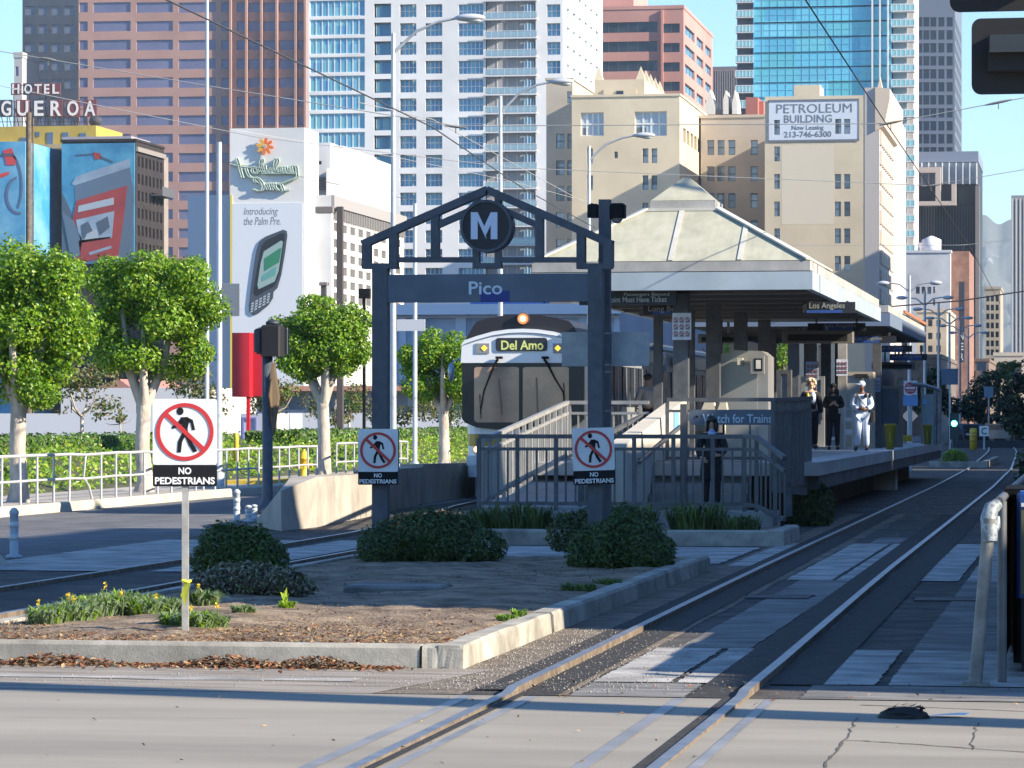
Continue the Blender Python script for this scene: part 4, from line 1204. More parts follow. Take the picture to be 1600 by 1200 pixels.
b = Building('low_building', 'low white building with a small gable behind the left trees', YL + 6, 95, 330, 606, 18, mat('low_white', (0.62, 0.62, 0.63), .8))
b.front([(110, 112, 612, 645), (212.5, 214, 606.5, 646)], .1, 1, 0, mat('low_gap', (0.25, 0.26, 0.28), .7), None, name='gap')
b.finish()
m = MB(); p = onY(150, 606, YL + 6); q = onY(205, 606, YL + 6); a = onY(185, 592, YL + 6)
m.prism([(p.x, b.Z + .004), (q.x, b.Z + .004), (a.x, a.z)], YL + 6, YL + 20); b.part('gable', m, mat('gable_red', (0.42, 0.2, 0.17), .8))
YW = 160
m = MB(); p, q = onY(-60, 646, YW), onY(330, 646, YW); m.box(p.x, q.x, YW, YW + .3, 0, p.z)
tag(m.build('low_wall', [mat('wall_white', (0.64, 0.65, 0.68), .7)]), 'low white wall behind the clipped hedge at the left', 'wall')
m = MB(); p, q = onY(425, 645, YW + 4), onY(745, 645, YW + 4); m.box(p.x, q.x, YW + 4, YW + 4.3, 0, p.z)
tag(m.build('low_wall', [MATS['wall_white']]), 'low white wall behind the hedge, between the red sign and the train', 'wall')
# white truck box / pale shed with blue edge beside the red sign
YK = 130
p, q = onY(376, 646, YK), onY(427, 735, YK)
tk = thing('storage_shed', 'pale grey shed with a purple-blue door frame beside the red sign pole', 'shed', ((p.x + q.x) / 2, YK, 0.9))
m = MB(); m.box(p.x, q.x, YK, YK + 5, .5, p.z); m.build('wall', [mat('shed_grey', (0.5, 0.52, 0.58), .7)], tk)
m = MB()
for l, r, t, bt in ((378, 381, 652, 730), (398, 401, 652, 730), (381.2, 397.8, 652, 655)):
    a, c = onY(l, t, YK - .05), onY(r, bt, YK - .05); m.box(a.x, c.x, YK - .06, YK - .003, max(.5, c.z), a.z)
m.build('door_frame', [mat('shed_blue', (0.2, 0.22, 0.5), .6)], tk)

# ---- mountains
m = MB(); random.seed(5)
YM = 5200
NX, NY = 150, 40
from mathutils import noise as _ns
vs = []
for j in range(NY + 1):
    for i in range(NX + 1):
        px = 1330 + 420 * i / NX
        base = onY(px, 655, YM)
        t = j / NY
        ridge = 655 - 312 - 6 * math.sin(px * .05 + 1.2) - 4 * math.sin(px * .16)
        top = onY(px, ridge, YM + 1500).z
        y = YM + t * 1500
        v = Vector((base.x * .006, y * .006, 0))
        rough = _ns.ridged_multi_fractal(v, .9, 2.1, 5, 1.0, 2.0)
        zz = top * (t ** .8) * (1 - .10 * (t < 1)) + top * .16 * (rough - .9) * math.sin(math.pi * min(1, t * .92 + .05)) + top * .012 * _ns.noise(v * 9)
        vs.append((onY(px, 655, y).x, y, max(-5, zz)))
m.add(vs, [(j * (NX + 1) + i, j * (NX + 1) + i + 1, (j + 1) * (NX + 1) + i + 1, (j + 1) * (NX + 1) + i) for j in range(NY) for i in range(NX)], 0, True)
struct('mountains', m, mat('mountain_slope', (0.09, 0.10, 0.095), .9, col2=(0.62, 0.62, 0.6), scale=.012, detail=9, lo=.60, hi=.72), 'distant mountains with snow patches at the end of the street')

# ================================================================== STATION PORTAL
PY_ = 37.2
def pz(py, px=762, Y=PY_): return onY(px, py, Y).z
def pxx(px, Y=PY_): return onY(px, 500, Y).x
portal = thing('station_portal', 'dark slate steel entrance frame with a round emblem and a station name beam', 'portal', (pxx(762), PY_, 0.12))
for l, r, nm in ((583.5, 607, 'l'), (920, 943, 'r')):
    m = MB(); m.box(pxx(l), pxx(r), PY_ - .085, PY_ + .085, .1, pz(418)); c = m.build('column', [SLATE], portal)
    m = MB(); m.box(pxx(l) - .06, pxx(r) + .06, PY_ - .15, PY_ + .15, .1, .16); m.build('base_plate', [SLATE], c)
def tr(px, py): return (onY(px, py, PY_).x, onY(px, py, PY_).z)
m = MB()
def chord(pts, w, y0, y1, close=False):
    ps = [tr(*p) for p in pts]
    if close: ps.append(ps[0])
    for (ax, az), (bx, bz) in zip(ps, ps[1:]):
        d = Vector((bx - ax, 0, bz - az)); L = d.length; d.normalize(); nrm = Vector((-d.z, 0, d.x)) * w / 2; e = d * (w / 2 * 0)
        q = [(ax + nrm.x - e.x, az + nrm.z), (ax - nrm.x, az - nrm.z), (bx - nrm.x, bz - nrm.z), (bx + nrm.x, bz + nrm.z)]
        m.prism(q, y0, y1)
u = 38 / 5300
MX = 762
def mir(x): return 2 * MX - x
W1 = 11.5 * u
for f in (lambda x: x, mir):
    chord([(f(567), 382), (f(762), 297)], 12 * u, PY_ - .075, PY_ + .075)
    chord([(f(573.5), 377), (f(573.5), 419)], 13 * u, PY_ - .072, PY_ + .072)
    chord([(f(615.5), 361), (f(615.5), 419)], 13 * u, PY_ - .070, PY_ + .070)
    chord([(f(567), 416), (f(622), 416)], 8.5 * u, PY_ - .078, PY_ + .078)
    chord([(f(622), 406), (f(741), 406)], 8 * u, PY_ - .055, PY_ + .055)
    chord([(f(680.5), 331), (f(680.5), 403)], 12 * u, PY_ - .066, PY_ + .066)
    chord([(f(684), 352), (f(736), 329)], 10 * u, PY_ - .05, PY_ + .05)
    chord([(f(745), 300), (f(745), 419)], 10 * u, PY_ - .060, PY_ + .060)
chord([(740, 415.5), (784, 415.5)], 8 * u, PY_ - .078, PY_ + .078)
m.build('truss', [SLATE], portal)
cx, cz = tr(762, 354)
m = MB(); m.disk(cx, cz, 36.5 * u, PY_ - .10, PY_ + .10, 40, 0); em = m.build('emblem', [mat('emblem_black', (0.012, 0.013, 0.02), .5)], portal)
m = MB(); m.ring(cx, cz, 36.6 * u, 41 * u, PY_ - .12, PY_ + .12, 44); m.build('rim', [SLATE], em)
# the letter in the disk, drawn as a solid shape
def P_(x, y): return tr(x, y)
m = MB()
m.prism([P_(*p) for p in ((738.5, 374.5), (738.5, 332.5), (749, 332.5), (749, 374.5))], PY_ - .112, PY_ - .103)
m.prism([P_(*p) for p in ((769.5, 374.5), (769.5, 332.5), (779.8, 332.5), (779.8, 374.5))], PY_ - .112, PY_ - .103)
m.prism([P_(*p) for p in ((749.05, 332.5), (759.5, 355), (762.5, 374.5), (749.05, 345))], PY_ - .1115, PY_ - .1035)
m.prism([P_(*p) for p in ((769.45, 332.5), (769.45, 352), (762.0, 368), (757.7, 358))], PY_ - .1118, PY_ - .1032)
m.build('letter', [mat('emblem_white', (0.66, 0.72, 0.85), .5)], em)
m = MB(); m.box(pxx(605.2), pxx(919.8), PY_ - .07, PY_ + .07, pz(472), pz(428.5)); beam = m.build('name_beam', [SLATE2], portal)
m = MB(); m.box(pxx(752.5), pxx(798), PY_ - .074, PY_ - .071, pz(471.8), pz(455)); m.build('blue_patch', [BLUEPATCH], beam)
lettering('Pico', pxx(734.5), pxx(786.5), pz(460.5), pz(440), PY_ - .076, .006, mat('beam_lettering', (0.62, 0.70, 0.80), .5), beam, .014)

# ---- no-pedestrian signs
def walker_poly():
    pass
def ped_sign(root, w, h, split, y, bold=.03):
    """sign face in local coordinates: x -w/2..w/2, z 0..h; black panel below z=split"""
    d = .012
    m = MB(); r = .02
    def rr(x0, x1, z0, z1, r):
        o = []
        for (qx, qz, a0) in ((x1 - r, z0 + r, -90), (x1 - r, z1 - r, 0), (x0 + r, z1 - r, 90), (x0 + r, z0 + r, 180)):
            for k in range(5): o.append((qx + r * math.cos(R(a0 + 22.5 * k)), qz + r * math.sin(R(a0 + 22.5 * k))))
        return o
    m.prism(rr(-w / 2, w / 2, split, h, r), y - .004, y); pl = m.build('sign_plate', [WHITE], root)
    m = MB(); m.prism(rr(-w / 2, w / 2, 0, split - .001, r * .7), y - .005, y); tp = m.build('text_panel', [BLACK], root)
    cz = (split + h) / 2; s = w / 97
    # walking figure (units of s, centre at ring centre, z up)
    fig = MB()
    fig.prism([(x * s - .0, cz + z * s) for x, z in [( -7 + 5.2 * math.cos(R(a)) , 31 + 5.8 * math.sin(R(a))) for a in range(0, 360, 30)]], y - .0075, y - .0045)
    for poly in ([(-6, 22), (4, 22.5), (7, 19), (4, 4), (6, -4), (-4, -3), (-5, 8)],
                 [(-5.5, 21), (-2, 14), (-10, 8), (-18, 4), (-20, 7.5), (-12, 13)],
                 [(3, 22.3), (12, 18), (15.5, 3), (11, 2.5), (9, 13), (4, 16)],
                 [(-4, -2), (2, -4), (-4, -15), (-6, -31), (-11.5, -31), (-10.5, -15)],
                 [(-1, -3.5), (6, -4), (12, -18), (19, -29), (13, -31), (6, -20)]):
        fig.prism([(x * s, cz + z * s) for x, z in poly], y - .0075, y - .0045)
    fig.build('walking_figure', [BLACK], pl)
    rg = MB(); rg.ring(0, cz, 37.5 * s, 43.5 * s, y - .010, y - .0045, 48); a = R(-42)
    L, t = 38 * s, 3.4 * s
    ca, sa = math.cos(R(-43)), math.sin(R(-43))
    rg.prism([(-L * ca - t * sa * -1 * 0 + t * -sa, cz - L * sa + t * ca), (-L * ca + t * sa, cz - L * sa - t * ca), (L * ca + t * sa, cz + L * sa - t * ca), (L * ca - t * sa, cz + L * sa + t * ca)], y - .0105, y - .0078)
    rg.build('prohibition_ring', [RED], pl)
    lw = w * .42
    lettering('NO', -w * .10, w * .10, split * .56, split * .88, y - .0055, .003, WHITE, tp, bold)
    lettering('PEDESTRIANS', -w * .465, w * .465, split * .10, split * .43, y - .0055, .003, WHITE, tp, bold)
    return pl
# sign on its own post in front
s1 = thing('pedestrian_sign', 'no pedestrians sign on its own thin post beside the yellow flowers', 'sign')
m = MB(); m.box(-.023, .023, .004, .05, -.30, .99 + .55)
ps = m.build('post', [POSTMETAL], s1)
m = MB(); m.tube([(-.02, -.012, .38), (.03, -.02, .37), (.035, .03, .375)], .012, 6)
for k in range(4): m.add([(.0 + .008 * k, -.012 - .004 * k, .37), (.02 + .008 * k, -.02 - .004 * k, .36), (-.01 + .004 * k, -.03, .25 - .02 * k), (-.03 + .004 * k, -.02, .27)], [(0, 1, 2, 3)])
m.build('ribbon', [mat('ribbon_yellow', (.62, .62, .05), .5)], ps)
sub = MB()
f = s1
WORLD[f.name] = (0, 0, -1.05)
ped_sign(f, .46, .625, .155, 0.0)
for o in s1.children:
    if o.name.startswith(('sign_plate', 'text_panel')): pass
WORLD[f.name] = (0, 0, 0)
place(s1, (onZ(289, 990, .14).x, onZ(289, 990, .14).y, .14), R(9))
m = MB()
# sign box on the left column
s2 = thing('pedestrian_sign', 'no pedestrians sign box squarely fixed to the left column of the portal', 'sign')
m = MB(); m.box(-.22, .222, .002, .11, .002, .618); m.build('sign_box', [mat('box_blue', (.10, .15, .20), .5)], s2)
ped_sign(s2, .45, .622, .145, 0.0)
place(s2, (pxx(596.5) , PY_ - .2, pz(757.5)), R(3))
s3 = thing('pedestrian_sign', 'slightly tilted no pedestrians sign on the right column of the portal', 'sign')
m = MB(); m.box(-.02, .02, .002, .1, .2, .45); m.build('bracket', [GALV], s3)
ped_sign(s3, .462, .625, .155, 0.0)
place(s3, (pxx(933), PY_ - .2, pz(756)), R(5))
s3.rotation_euler = (0, R(-1.8), R(5))
# ---- tall square post behind with panels and a camera housing
YQ = 37.62
tp = thing('equipment_post', 'tall square dark post with blank metal panels behind the right portal column', 'post', (pxx(945, YQ), YQ, .1))
m = MB(); m.box(onY(936.5, 500, YQ).x, onY(954, 500, YQ).x, YQ - .065, YQ + .065, .1, onY(945, 312, YQ).z); m.build('post', [SLATE], tp)
m = MB(); a, c = onY(878, 519, YQ + .1), onY(1015, 572, YQ + .1); m.box(a.x, c.x, YQ + .09, YQ + .10, c.z, a.z); m.build('blank_panel', [mat('panel_steel', (.24, .28, .32), .45, .4, col2=(.34, .38, .42), scale=5, detail=7)], tp)
for yy in (521, 570, 581, 642):
    a, c = onY(935.5, yy - 1, YQ), onY(955, yy + 1, YQ); mm_ = MB(); mm_.box(a.x, c.x, YQ - .07, YQ + .07, c.z, a.z); mm_.build('steel_band', [GALV], tp)
m = MB(); a, c = onY(919, 319, YQ), onY(936.3, 340, YQ); m.bevbox(a.x, c.x, YQ - .09, YQ + .09, c.z, a.z, .02); m.build('camera_housing', [BLACK], tp); m = MB()
a, c = onY(954.2, 318, YQ), onY(977, 341, YQ); m.bevbox(a.x, c.x, YQ - .1, YQ + .1, c.z, a.z, .02); cam_box = m.build('camera_housing', [BLACK], tp)
m = MB(); a = onY(964, 341, YQ); m.ball((a.x, YQ, a.z), (.065, .065, .06), 12, 8); m.build('dome', [mat('dome_glass', (.3, .32, .35), .1)], cam_box)
m = MB(); a, c = onY(954.2, 376, YQ), onY(959, 418, YQ); m.box(a.x, c.x, YQ - .05, YQ + .05, c.z, a.z); m.build('side_box', [SLATE], tp)

# ================================================================== PLATFORM AND CANOPIES
PL, PR, PZ = -10.2, -4.12, .99
plat = thing('station_platform', 'raised concrete station platform with an overhanging pale edge', 'platform', ((PL + PR) / 2, 57, 0))
m = MB(); m.box(-8.75, PR, 52.6, 98, PZ - .2, PZ); m.box(PL, -8.751, 60.5, 98, PZ - .2, PZ - .001); m.build('deck', [mat('deck_concrete', (.36, .35, .33), .8, col2=(.46, .45, .42), scale=1.5, detail=7)], plat)
m = MB(); m.box(PR - .6, PR + .004, 52.596, 98, PZ + .001, PZ + .012); m.build('edge_strip', [mat('edge_pale', (.52, .53, .54), .7, col2=(.44, .45, .46), scale=3)], plat)
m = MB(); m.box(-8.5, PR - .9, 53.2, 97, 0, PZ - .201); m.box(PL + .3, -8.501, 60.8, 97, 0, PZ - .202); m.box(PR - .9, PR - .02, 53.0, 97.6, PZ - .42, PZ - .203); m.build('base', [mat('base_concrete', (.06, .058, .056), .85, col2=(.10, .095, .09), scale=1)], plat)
for y in (80.2,):
    m = MB(); m.box(PR - .88, PR - .35, y, y + .9, 0, PZ - .425); m.build('pier', [WALLCON], plat)
SOFFIT = mat('soffit_grey', (.15, .15, .15), .8)
FASCIA = mat('fascia_blue_grey', (.36, .44, .50), .5, col2=(.42, .50, .56), scale=1.5)
GUTTER = mat('gutter_grey', (.34, .34, .33), .7, col2=(.48, .47, .45), scale=2.5, detail=8)
ROOFP = mat('roof_sheet', (.40, .395, .30), .6, col2=(.47, .465, .365), scale=7, detail=10, stretch=(1, .3, .3), lo=.3, hi=.6)
FLASH = mat('flashing', (.54, .53, .47), .6, col2=(.62, .61, .55), scale=3)
def canopy(name, label, Ya, Yb, pyramid, trim=None, holes_cols=()):
    XL, XR = -9.25, -4.5
    z0, z1, z2 = 3.82, 4.12, 4.30
    c = thing(name, label, 'canopy', ((XL + XR) / 2, (Ya + Yb) / 2, PZ))
    m = MB(); m.box(XL, XR, Ya, Ya + .12, z0, z1); m.box(XL, XR, Yb - .12, Yb, z0, z1); m.box(XL, XL + .12, Ya + .121, Yb - .121, z0, z1); m.box(XR - .12, XR, Ya + .121, Yb - .121, z0, z1)
    m.build('fascia', [FASCIA if pyramid else mat('fascia_shaded', (.16, .21, .30), .5)], c)  # far canopy's fascia darkened to carry its shade
    m = MB(); e = .04; m.box(XL + e, XR - e, Ya + e, Ya + .3, z1 + .015, z2); m.box(XL + e, XL + .3, Ya + .301, Yb - e, z1 + .015, z2); m.box(XR - .3, XR - e, Ya + .301, Yb - e, z1 + .015, z2); m.box(XL + .301, XR - .301, Yb - .3, Yb - e, z1 + .015, z2)
    m.box(XL + .02, XR - .02, Ya + .02, Yb - .02, z1 + .001, z1 + .014, 1)
    m.build('gutter', [GUTTER, BLACK], c)
    m = MB(); m.box(XL + .12, XR - .12, Ya + .121, Yb - .121, z0 + .05, z0 + .12)
    for k in range(int((Yb - Ya) / 2.4)): m.box(XL + .13, XR - .13, Ya + 1.2 + 2.4 * k, Ya + 1.35 + 2.4 * k, z0 - .02, z0 + .049)
    m.build('soffit', [SOFFIT], c)
    m = MB(); m.sheet([(XL + .3, Ya + .3, z2 - .05), (XR - .3, Ya + .3, z2 - .05), (XR - .3, Yb - .3, z2 - .05), (XL + .3, Yb - .3, z2 - .05)]); m.build('roof', [ROOFP], c)
    if trim:
        m = MB(); m.box(XR - .02, XR + .03, Ya + 6, Yb - .01, z2 + .003, z2 + .07); m.box(XL, XR + .03, Yb - .1, Yb + .03, z2 + .004, z2 + .06); m.build('roof_trim', [trim], c)
    y = Ya + 1.2
    while y < Yb - 1:
        m = MB(); m.box(-6.95, -6.7, y - .12, y + .12, PZ, z0 - .021); m.build('column', [RAILGREY], c)
        m = MB(); m.box(-7.6, -7.45, y - .08 + 2.4, y + .08 + 2.4, PZ, z0 - .021); m.build('column', [RAILGREY], c)
        y += 5
    if pyramid:
        cx = (XL + XR) / 2; hw = (XR - XL) / 2 - .06
        Yc = Ya + .06 + hw; za = z2 + .01; zt = 5.72
        def ringp(k, z): return [(cx - hw * k, Yc - hw * k, z), (cx + hw * k, Yc - hw * k, z), (cx + hw * k, Yc + hw * k, z), (cx - hw * k, Yc + hw * k, z)]
        k1 = .27; z1_ = za + (5.72 - za) * .66 * 1.0
        z1_ = 5.27
        a, bq = ringp(1, za), ringp(k1, z1_)
        m = MB(); m.add(a + bq, [(0, 1, 5, 4), (1, 2, 6, 5), (2, 3, 7, 6), (3, 0, 4, 7)]); roof = m.build('pyramid_roof', [ROOFP], c)
        m = MB()
        for i in range(4): m.bar(Vector(a[i]) + Vector((0, 0, .02)), Vector(bq[i]) + Vector((0, 0, .02)), .13, .03)
        for i in range(4):
            j = (i + 1) % 4
            m.bar(Vector(bq[i]) + Vector((0, 0, .0)), Vector(bq[j]), .13, .05)
            for t0 in (.25, .5, .75):
                p = Vector(a[i]).lerp(Vector(a[j]), t0); mid = (Vector(bq[i]) + Vector(bq[j])) / 2
                em_ = (Vector(a[i]) + Vector(a[j])) / 2
                up_ = (mid - em_) * min(1.0, (1 - abs(2 * t0 - 1)) / (1 - k1))
                n = Vector((0, 0, .015))
                m.bar(p + n, p + up_ + n, .085, .008)
        m.build('flashing', [FLASH], roof)
        m = MB(); w = hw * .245
        m.box(cx - w, cx + w, Yc - w, Yc + w, z1_ - .1, z1_ + .16); m.build('roof_collar', [GUTTER], c)
        m = MB(); w2 = w * .98; zt = 5.86
        m.add([(cx - w2, Yc - w2, z1_ + .165), (cx + w2, Yc - w2, z1_ + .165), (cx + w2, Yc + w2, z1_ + .165), (cx - w2, Yc + w2, z1_ + .165), (cx - w2 * .12, Yc, zt), (cx + w2 * .12, Yc, zt)], [(0, 1, 5, 4), (1, 2, 5), (2, 3, 4, 5), (3, 0, 4)])
        m.build('roof_cap', [ROOFP], c)
    return c
canopy('platform_canopy', 'station canopy with a pale pyramid roof, nearest the entrance frame', 56.2, 75, True)
canopy('platform_canopy', 'flat farther station canopy with an orange edge trim', 78.5, 96, False, mat('orange_trim', (.42, .17, .09), .6))
# hanging signs
HANG = mat('hang_panel', (.02, .024, .032), .55)
HTXT = mat('hang_text', (.5, .51, .48), .6); HTXT2 = mat('hang_text_pale', (.33, .34, .31), .6)
HBLUE = mat('hang_blue', (.03, .09, .34), .5)
def hang_sign(label, l, r, t, bt, Y, blue=None, text=None, tb=None, mt=None, top=3.69):
    a, c = onY(l, t, Y), onY(r, bt, Y)
    o = thing('hanging_sign', label, 'sign', ((a.x + c.x) / 2, Y, c.z))
    m = MB(); m.box(a.x, c.x, Y, Y + .08, c.z, a.z); p = m.build('panel', [HANG], o)
    m = MB()
    for k in (.15, .85):
        x = a.x + (c.x - a.x) * k
        m.box(x - .02, x + .02, Y + .02, Y + .06, a.z, max(a.z + .02, top))
    m.build('hanger', [RAILGREY], o)
    if blue:
        q, w = onY(*blue[:2], Y), onY(*blue[2:], Y)
        m = MB(); m.box(q.x, w.x, Y - .006, Y - .001, w.z, q.z); m.build('blue_band', [HBLUE], p)
    for s, bx, mm_ in (text or []):
        q, w = onY(bx[0], bx[1], Y), onY(bx[2], bx[3], Y)
        lettering(s, q.x, w.x, w.z, q.z, Y - .008, .006, mm_, p, .012)
    return o
hang_sign('dark hanging sign telling passengers they must have a ticket', 905, 1056, 457, 476, 56.55, None, [('Passengers Beyond', (975, 457.5, 1046, 463.5), HTXT), ('This Point Must Have Ticket', (930, 464, 1042, 472), HTXT)])
hang_sign('dark hanging sign naming Long Beach', 1005, 1066, 477, 492, 57.6, (1020, 485.5, 1065, 491.5), [('Long Beach', (1013, 478, 1072, 489), HTXT2)])
hang_sign('dark hanging sign naming Los Angeles under the near canopy corner', 1254, 1336, 472, 489, 58.6, (1260, 484.5, 1316, 488.8), [('Los Angeles', (1264.5, 473, 1320, 484.5), HTXT2)])
hang_sign('blue banded hanging sign for Los Angeles over the platform, behind the screen', 1262, 1352, 505, 517, 74.4, (1286, 506, 1333, 516), [('Los Angeles', (1289, 505.5, 1337, 513), HTXT2)], top=4.0)
hang_sign('blue banded hanging sign for Los Angeles under the front of the far canopy', 1330, 1400, 525, 536, 79.5, (1334, 526, 1374, 535.5), [('Los Angeles', (1336, 525.8, 1378, 533), HTXT2)], top=3.69)
hang_sign('blue banded hanging sign for Los Angeles in the middle of the far canopy', 1366, 1425, 540, 550, 86.5, (1371, 541, 1410, 549.5), [('Los Angeles', (1373, 540.8, 1411, 547.5), HTXT2)], top=3.69)
hang_sign('blue banded hanging sign for Los Angeles at the far end of the far canopy', 1390, 1448, 553, 563, 93, (1392, 554, 1440, 562.5), [('Los Angeles', (1395, 554, 1440, 560.5), HTXT2)], top=3.69)
# LED boards
def led(label, l, r, t, bt, Y, top=3.69):
    a, c = onY(l, t, Y), onY(r, bt, Y)
    o = thing('message_board', label, 'display board', ((a.x + c.x) / 2, Y, c.z))
    m = MB(); m.bevbox(a.x, c.x, Y, Y + .35, c.z, a.z, .02); p = m.build('housing', [mat('board_grey', (.16, .15, .14), .6)], o)
    m = MB(); w = c.x - a.x; h = a.z - c.z; m.box(a.x + w * .08, c.x - w * .08, Y - .008, Y - .001, c.z + h * .18, a.z - h * .32); m.build('screen', [MATTEBLACK], p)
    m = MB()
    for k in (.3, .62): m.box(a.x + w * k - .025, a.x + w * k + .025, Y + .1, Y + .15, a.z, top)
    m.build('hanger', [GALV], o)
    return o
led('grey electronic message board hanging under the near canopy', 1222, 1333, 516, 536, 73.5)
led('long dark message board at the far end of the platform', 1362, 1430, 566, 577, 95, 3.69)
led('small dark message board deep under the near canopy', 1090, 1166, 522, 536, 70)
# ---- cabinets, shelters, kiosks
KIOSK = mat('kiosk_steel', (.42, .42, .41), .4, .5, col2=(.44, .43, .42), scale=4)
k1 = thing('ticket_kiosk', 'tall stainless steel cabinet with a chamfered top on the platform', 'kiosk', (-6.3, 63.3, PZ))
a, c = onY(1117, 553, 63), onY(1200, 700, 63)
m = MB(); zt = onY(1150, 547, 63).z
m.prism([(a.x, PZ), (c.x, PZ), (c.x, zt - .12), (c.x - .12, zt - .02), (a.x + .35, zt), (a.x + .25, zt - .06), (a.x, zt - .09)], 63, 64.2); m.build('body', [KIOSK], k1)
a2, c2 = onY(1127, 565, 62.97), onY(1183, 640, 62.97)
m = MB(); m.box(a2.x, c2.x, 62.965, 62.998, PZ + .15, a2.z); m.build('door', [mat('kiosk_door', (.38, .38, .37), .4, .5)], k1)
a3, c3 = onY(1174, 556, 62.9), onY(1195, 584, 62.9)
m = MB(); m.box(a3.x, c3.x, 62.75, 62.95, c3.z, a3.z, 0); m.box(a3.x + .07, c3.x - .03, 62.742, 62.749, c3.z + .05, a3.z - .05, 1); m.box(a3.x + .1, c3.x - .06, 62.734, 62.741, c3.z + .09, a3.z - .08, 2); m.build('sign_box', [KIOSK, BLACK, WHITE], k1)
m = MB(); q = onY(1157, 562, 62.9); m.box(q.x - .05, q.x + .05, 62.8, 62.96, q.z - .1, q.z + .03); m.build('lamp', [FLASH], k1)
def panel_thing(name, label, cat, l, r, t, Y, dep, frame_m, face_m, zb=PZ, fr=.09, hd=None):
    a, c = onY(l, t, Y), onY(r, t, Y)
    o = thing(name, label, cat, ((a.x + c.x) / 2, Y, zb))
    m = MB(); m.box(a.x, a.x + fr, Y, Y + dep, zb, a.z); m.box(c.x - fr, c.x, Y, Y + dep, zb, a.z); m.box(a.x + fr, c.x - fr, Y, Y + dep, a.z - fr, a.z); m.box(a.x + fr, c.x - fr, Y, Y + dep, zb, zb + .55)
    m.build('frame', [frame_m], o)
    m = MB(); m.box(a.x + fr + .003, c.x - fr - .003, Y + .03, Y + dep - .03, zb + .553, a.z - fr - .003); m.build('display_face', [face_m], o)
    if hd:
        m = MB(); m.box(a.x + .3, c.x - .12, Y - .03, Y - .003, a.z - hd, a.z - .05); m.build('header', [MATTEBLACK], o)
    return o
FRAMETAN = mat('frame_tan', (.42, .36, .27), .6)
panel_thing('ticket_machine', 'tan framed ticket machine behind the man in white', 'ticket machine', 1316, 1364, 581, 79.5, .9, FRAMETAN, mat('machine_face', (.34, .33, .29), .5, col2=(.44, .43, .38), scale=3), hd=.14)
panel_thing('map_case', 'dark blue map case in a brown frame on the platform', 'map case', 1370, 1410, 602, 81, .3, mat('case_frame', (.16, .14, .12), .5), mat('map_blue', (.015, .04, .09), .3, col2=(.03, .07, .14), scale=3))
panel_thing('map_case', 'tall pale map case left of the blonde woman', 'map case', 1214, 1236, 578, 76, .3, RAILGREY, mat('map_pale', (.16, .22, .30), .4, col2=(.22, .28, .36), scale=3))
panel_thing('map_case', 'pale blue poster case right behind the blonde woman', 'map case', 1252, 1288, 588, 84, .3, KIOSK, mat('poster_blue', (.22, .36, .48), .4))
GLASSP = mat('shelter_glass', (.30, .38, .40), .12, col2=(.36, .44, .46), scale=1)
sh = thing('glass_shelter', 'glass walled shelter with a curved pipe roof at the far end of the platform', 'shelter', (-5.0, 93, PZ))
def tz(py, Y): return onY(1450, py, Y).z
m = MB(); a, c = onY(1441, 616, 92), onY(1459, 690, 92); m.box(a.x, c.x, 92.0, 92.04, PZ, a.z); m.build('glass_pane', [GLASSP], sh)
m = MB()
for px, top in ((1441.5, 600), (1461, 608), (1466, 612)):
    q = onY(px, top, 92.1); m.tube([(q.x, 92.1, PZ), (q.x, 92.1, q.z)], .045, 8)
q = [onY(1424, 600, 91.5), onY(1440, 601, 91.7), onY(1455, 605, 92), onY(1469, 611, 92.2)]
m.tube(q, .05, 8)
q = onY(1469, 611, 92.2); m.tube([q, (q.x, q.y, PZ)], .04, 8)
m.build('pipe_frame', [GALV], sh)
m = MB()
for i in range(7):
    q = onY(1470 + i * 1.8, 655, 94); m.box(q.x - .008, q.x + .008, 94, 94.02, PZ, q.z)
a, c = onY(1469, 655, 94), onY(1482, 657, 94); m.box(a.x, c.x, 93.98, 94.04, c.z, a.z); m.build('end_railing', [RAILPALE], sh)
m = MB(); a, c = onY(1441.5, 624, 91.9), onY(1448, 632, 91.9); m.box(a.x, c.x, 91.9, 91.95, c.z, a.z); m.build('sticker', [mat('sticker_blue', (.2, .45, .75), .5)], sh)
# bins
def bin_(label, px, Y, t):
    q = onY(px, 690, Y); zt = onY(px, t, Y).z - PZ
    m = MB(); m.lathe([(.085, 0), (.12, zt * .9), (.135, zt * .92), (.135, zt), (.11, zt)], 16, 0, (q.x, Y, PZ + .012))
    m.box(q.x - .02, q.x + .02, Y - .14, Y - .12, PZ + zt * .3, PZ + zt * .7, 0)
    return tag(m.build('tapered_bin', [DULLYELLOW]), label, 'bin')
bin_('tapered yellow bin near the platform edge beside the map case', 1391, 75.5, 663)
bin_('tapered dull yellow bin by the glass shelter', 1449, 90, 664)
# posters of small prohibition symbols on columns
def rules_sign(label, l, r, t, bt, Y, col):
    a, c = onY(l, t, Y), onY(r, bt, Y)
    o = thing('rules_sign', label, 'sign', ((a.x + c.x) / 2, Y, c.z))
    m = MB(); m.box(a.x, c.x, Y, Y + .02, c.z, a.z); p = m.build('panel', [col], o)
    m = MB(); w, h = c.x - a.x, a.z - c.z
    for i in range(3):
        for j in range(3):
            x, z = a.x + w * (.19 + .31 * i), c.z + h * (.24 + .26 * j)
            m.ring(x, z, w * .09, w * .125, Y - .008, Y - .001, 14, 0)
            m.prism([(x - w * .09, z + w * .05), (x - w * .05, z + w * .09), (x + w * .09, z - w * .05), (x + w * .05, z - w * .09)], Y - .0085, Y - .0015, 0)
            m.box(x - w * .12, x + w * .12, Y - .007, Y - .001, z - h * .115, z - h * .085, 1)
    m.build('symbols', [mat('symbol_red', (.32, .12, .12), .6), mat('symbol_text', (.08, .08, .09), .6)], p)
    return o
rules_sign('white panel of nine small prohibition symbols on the front column', 1050.5, 1080, 489, 531, 57.0, WHITE)
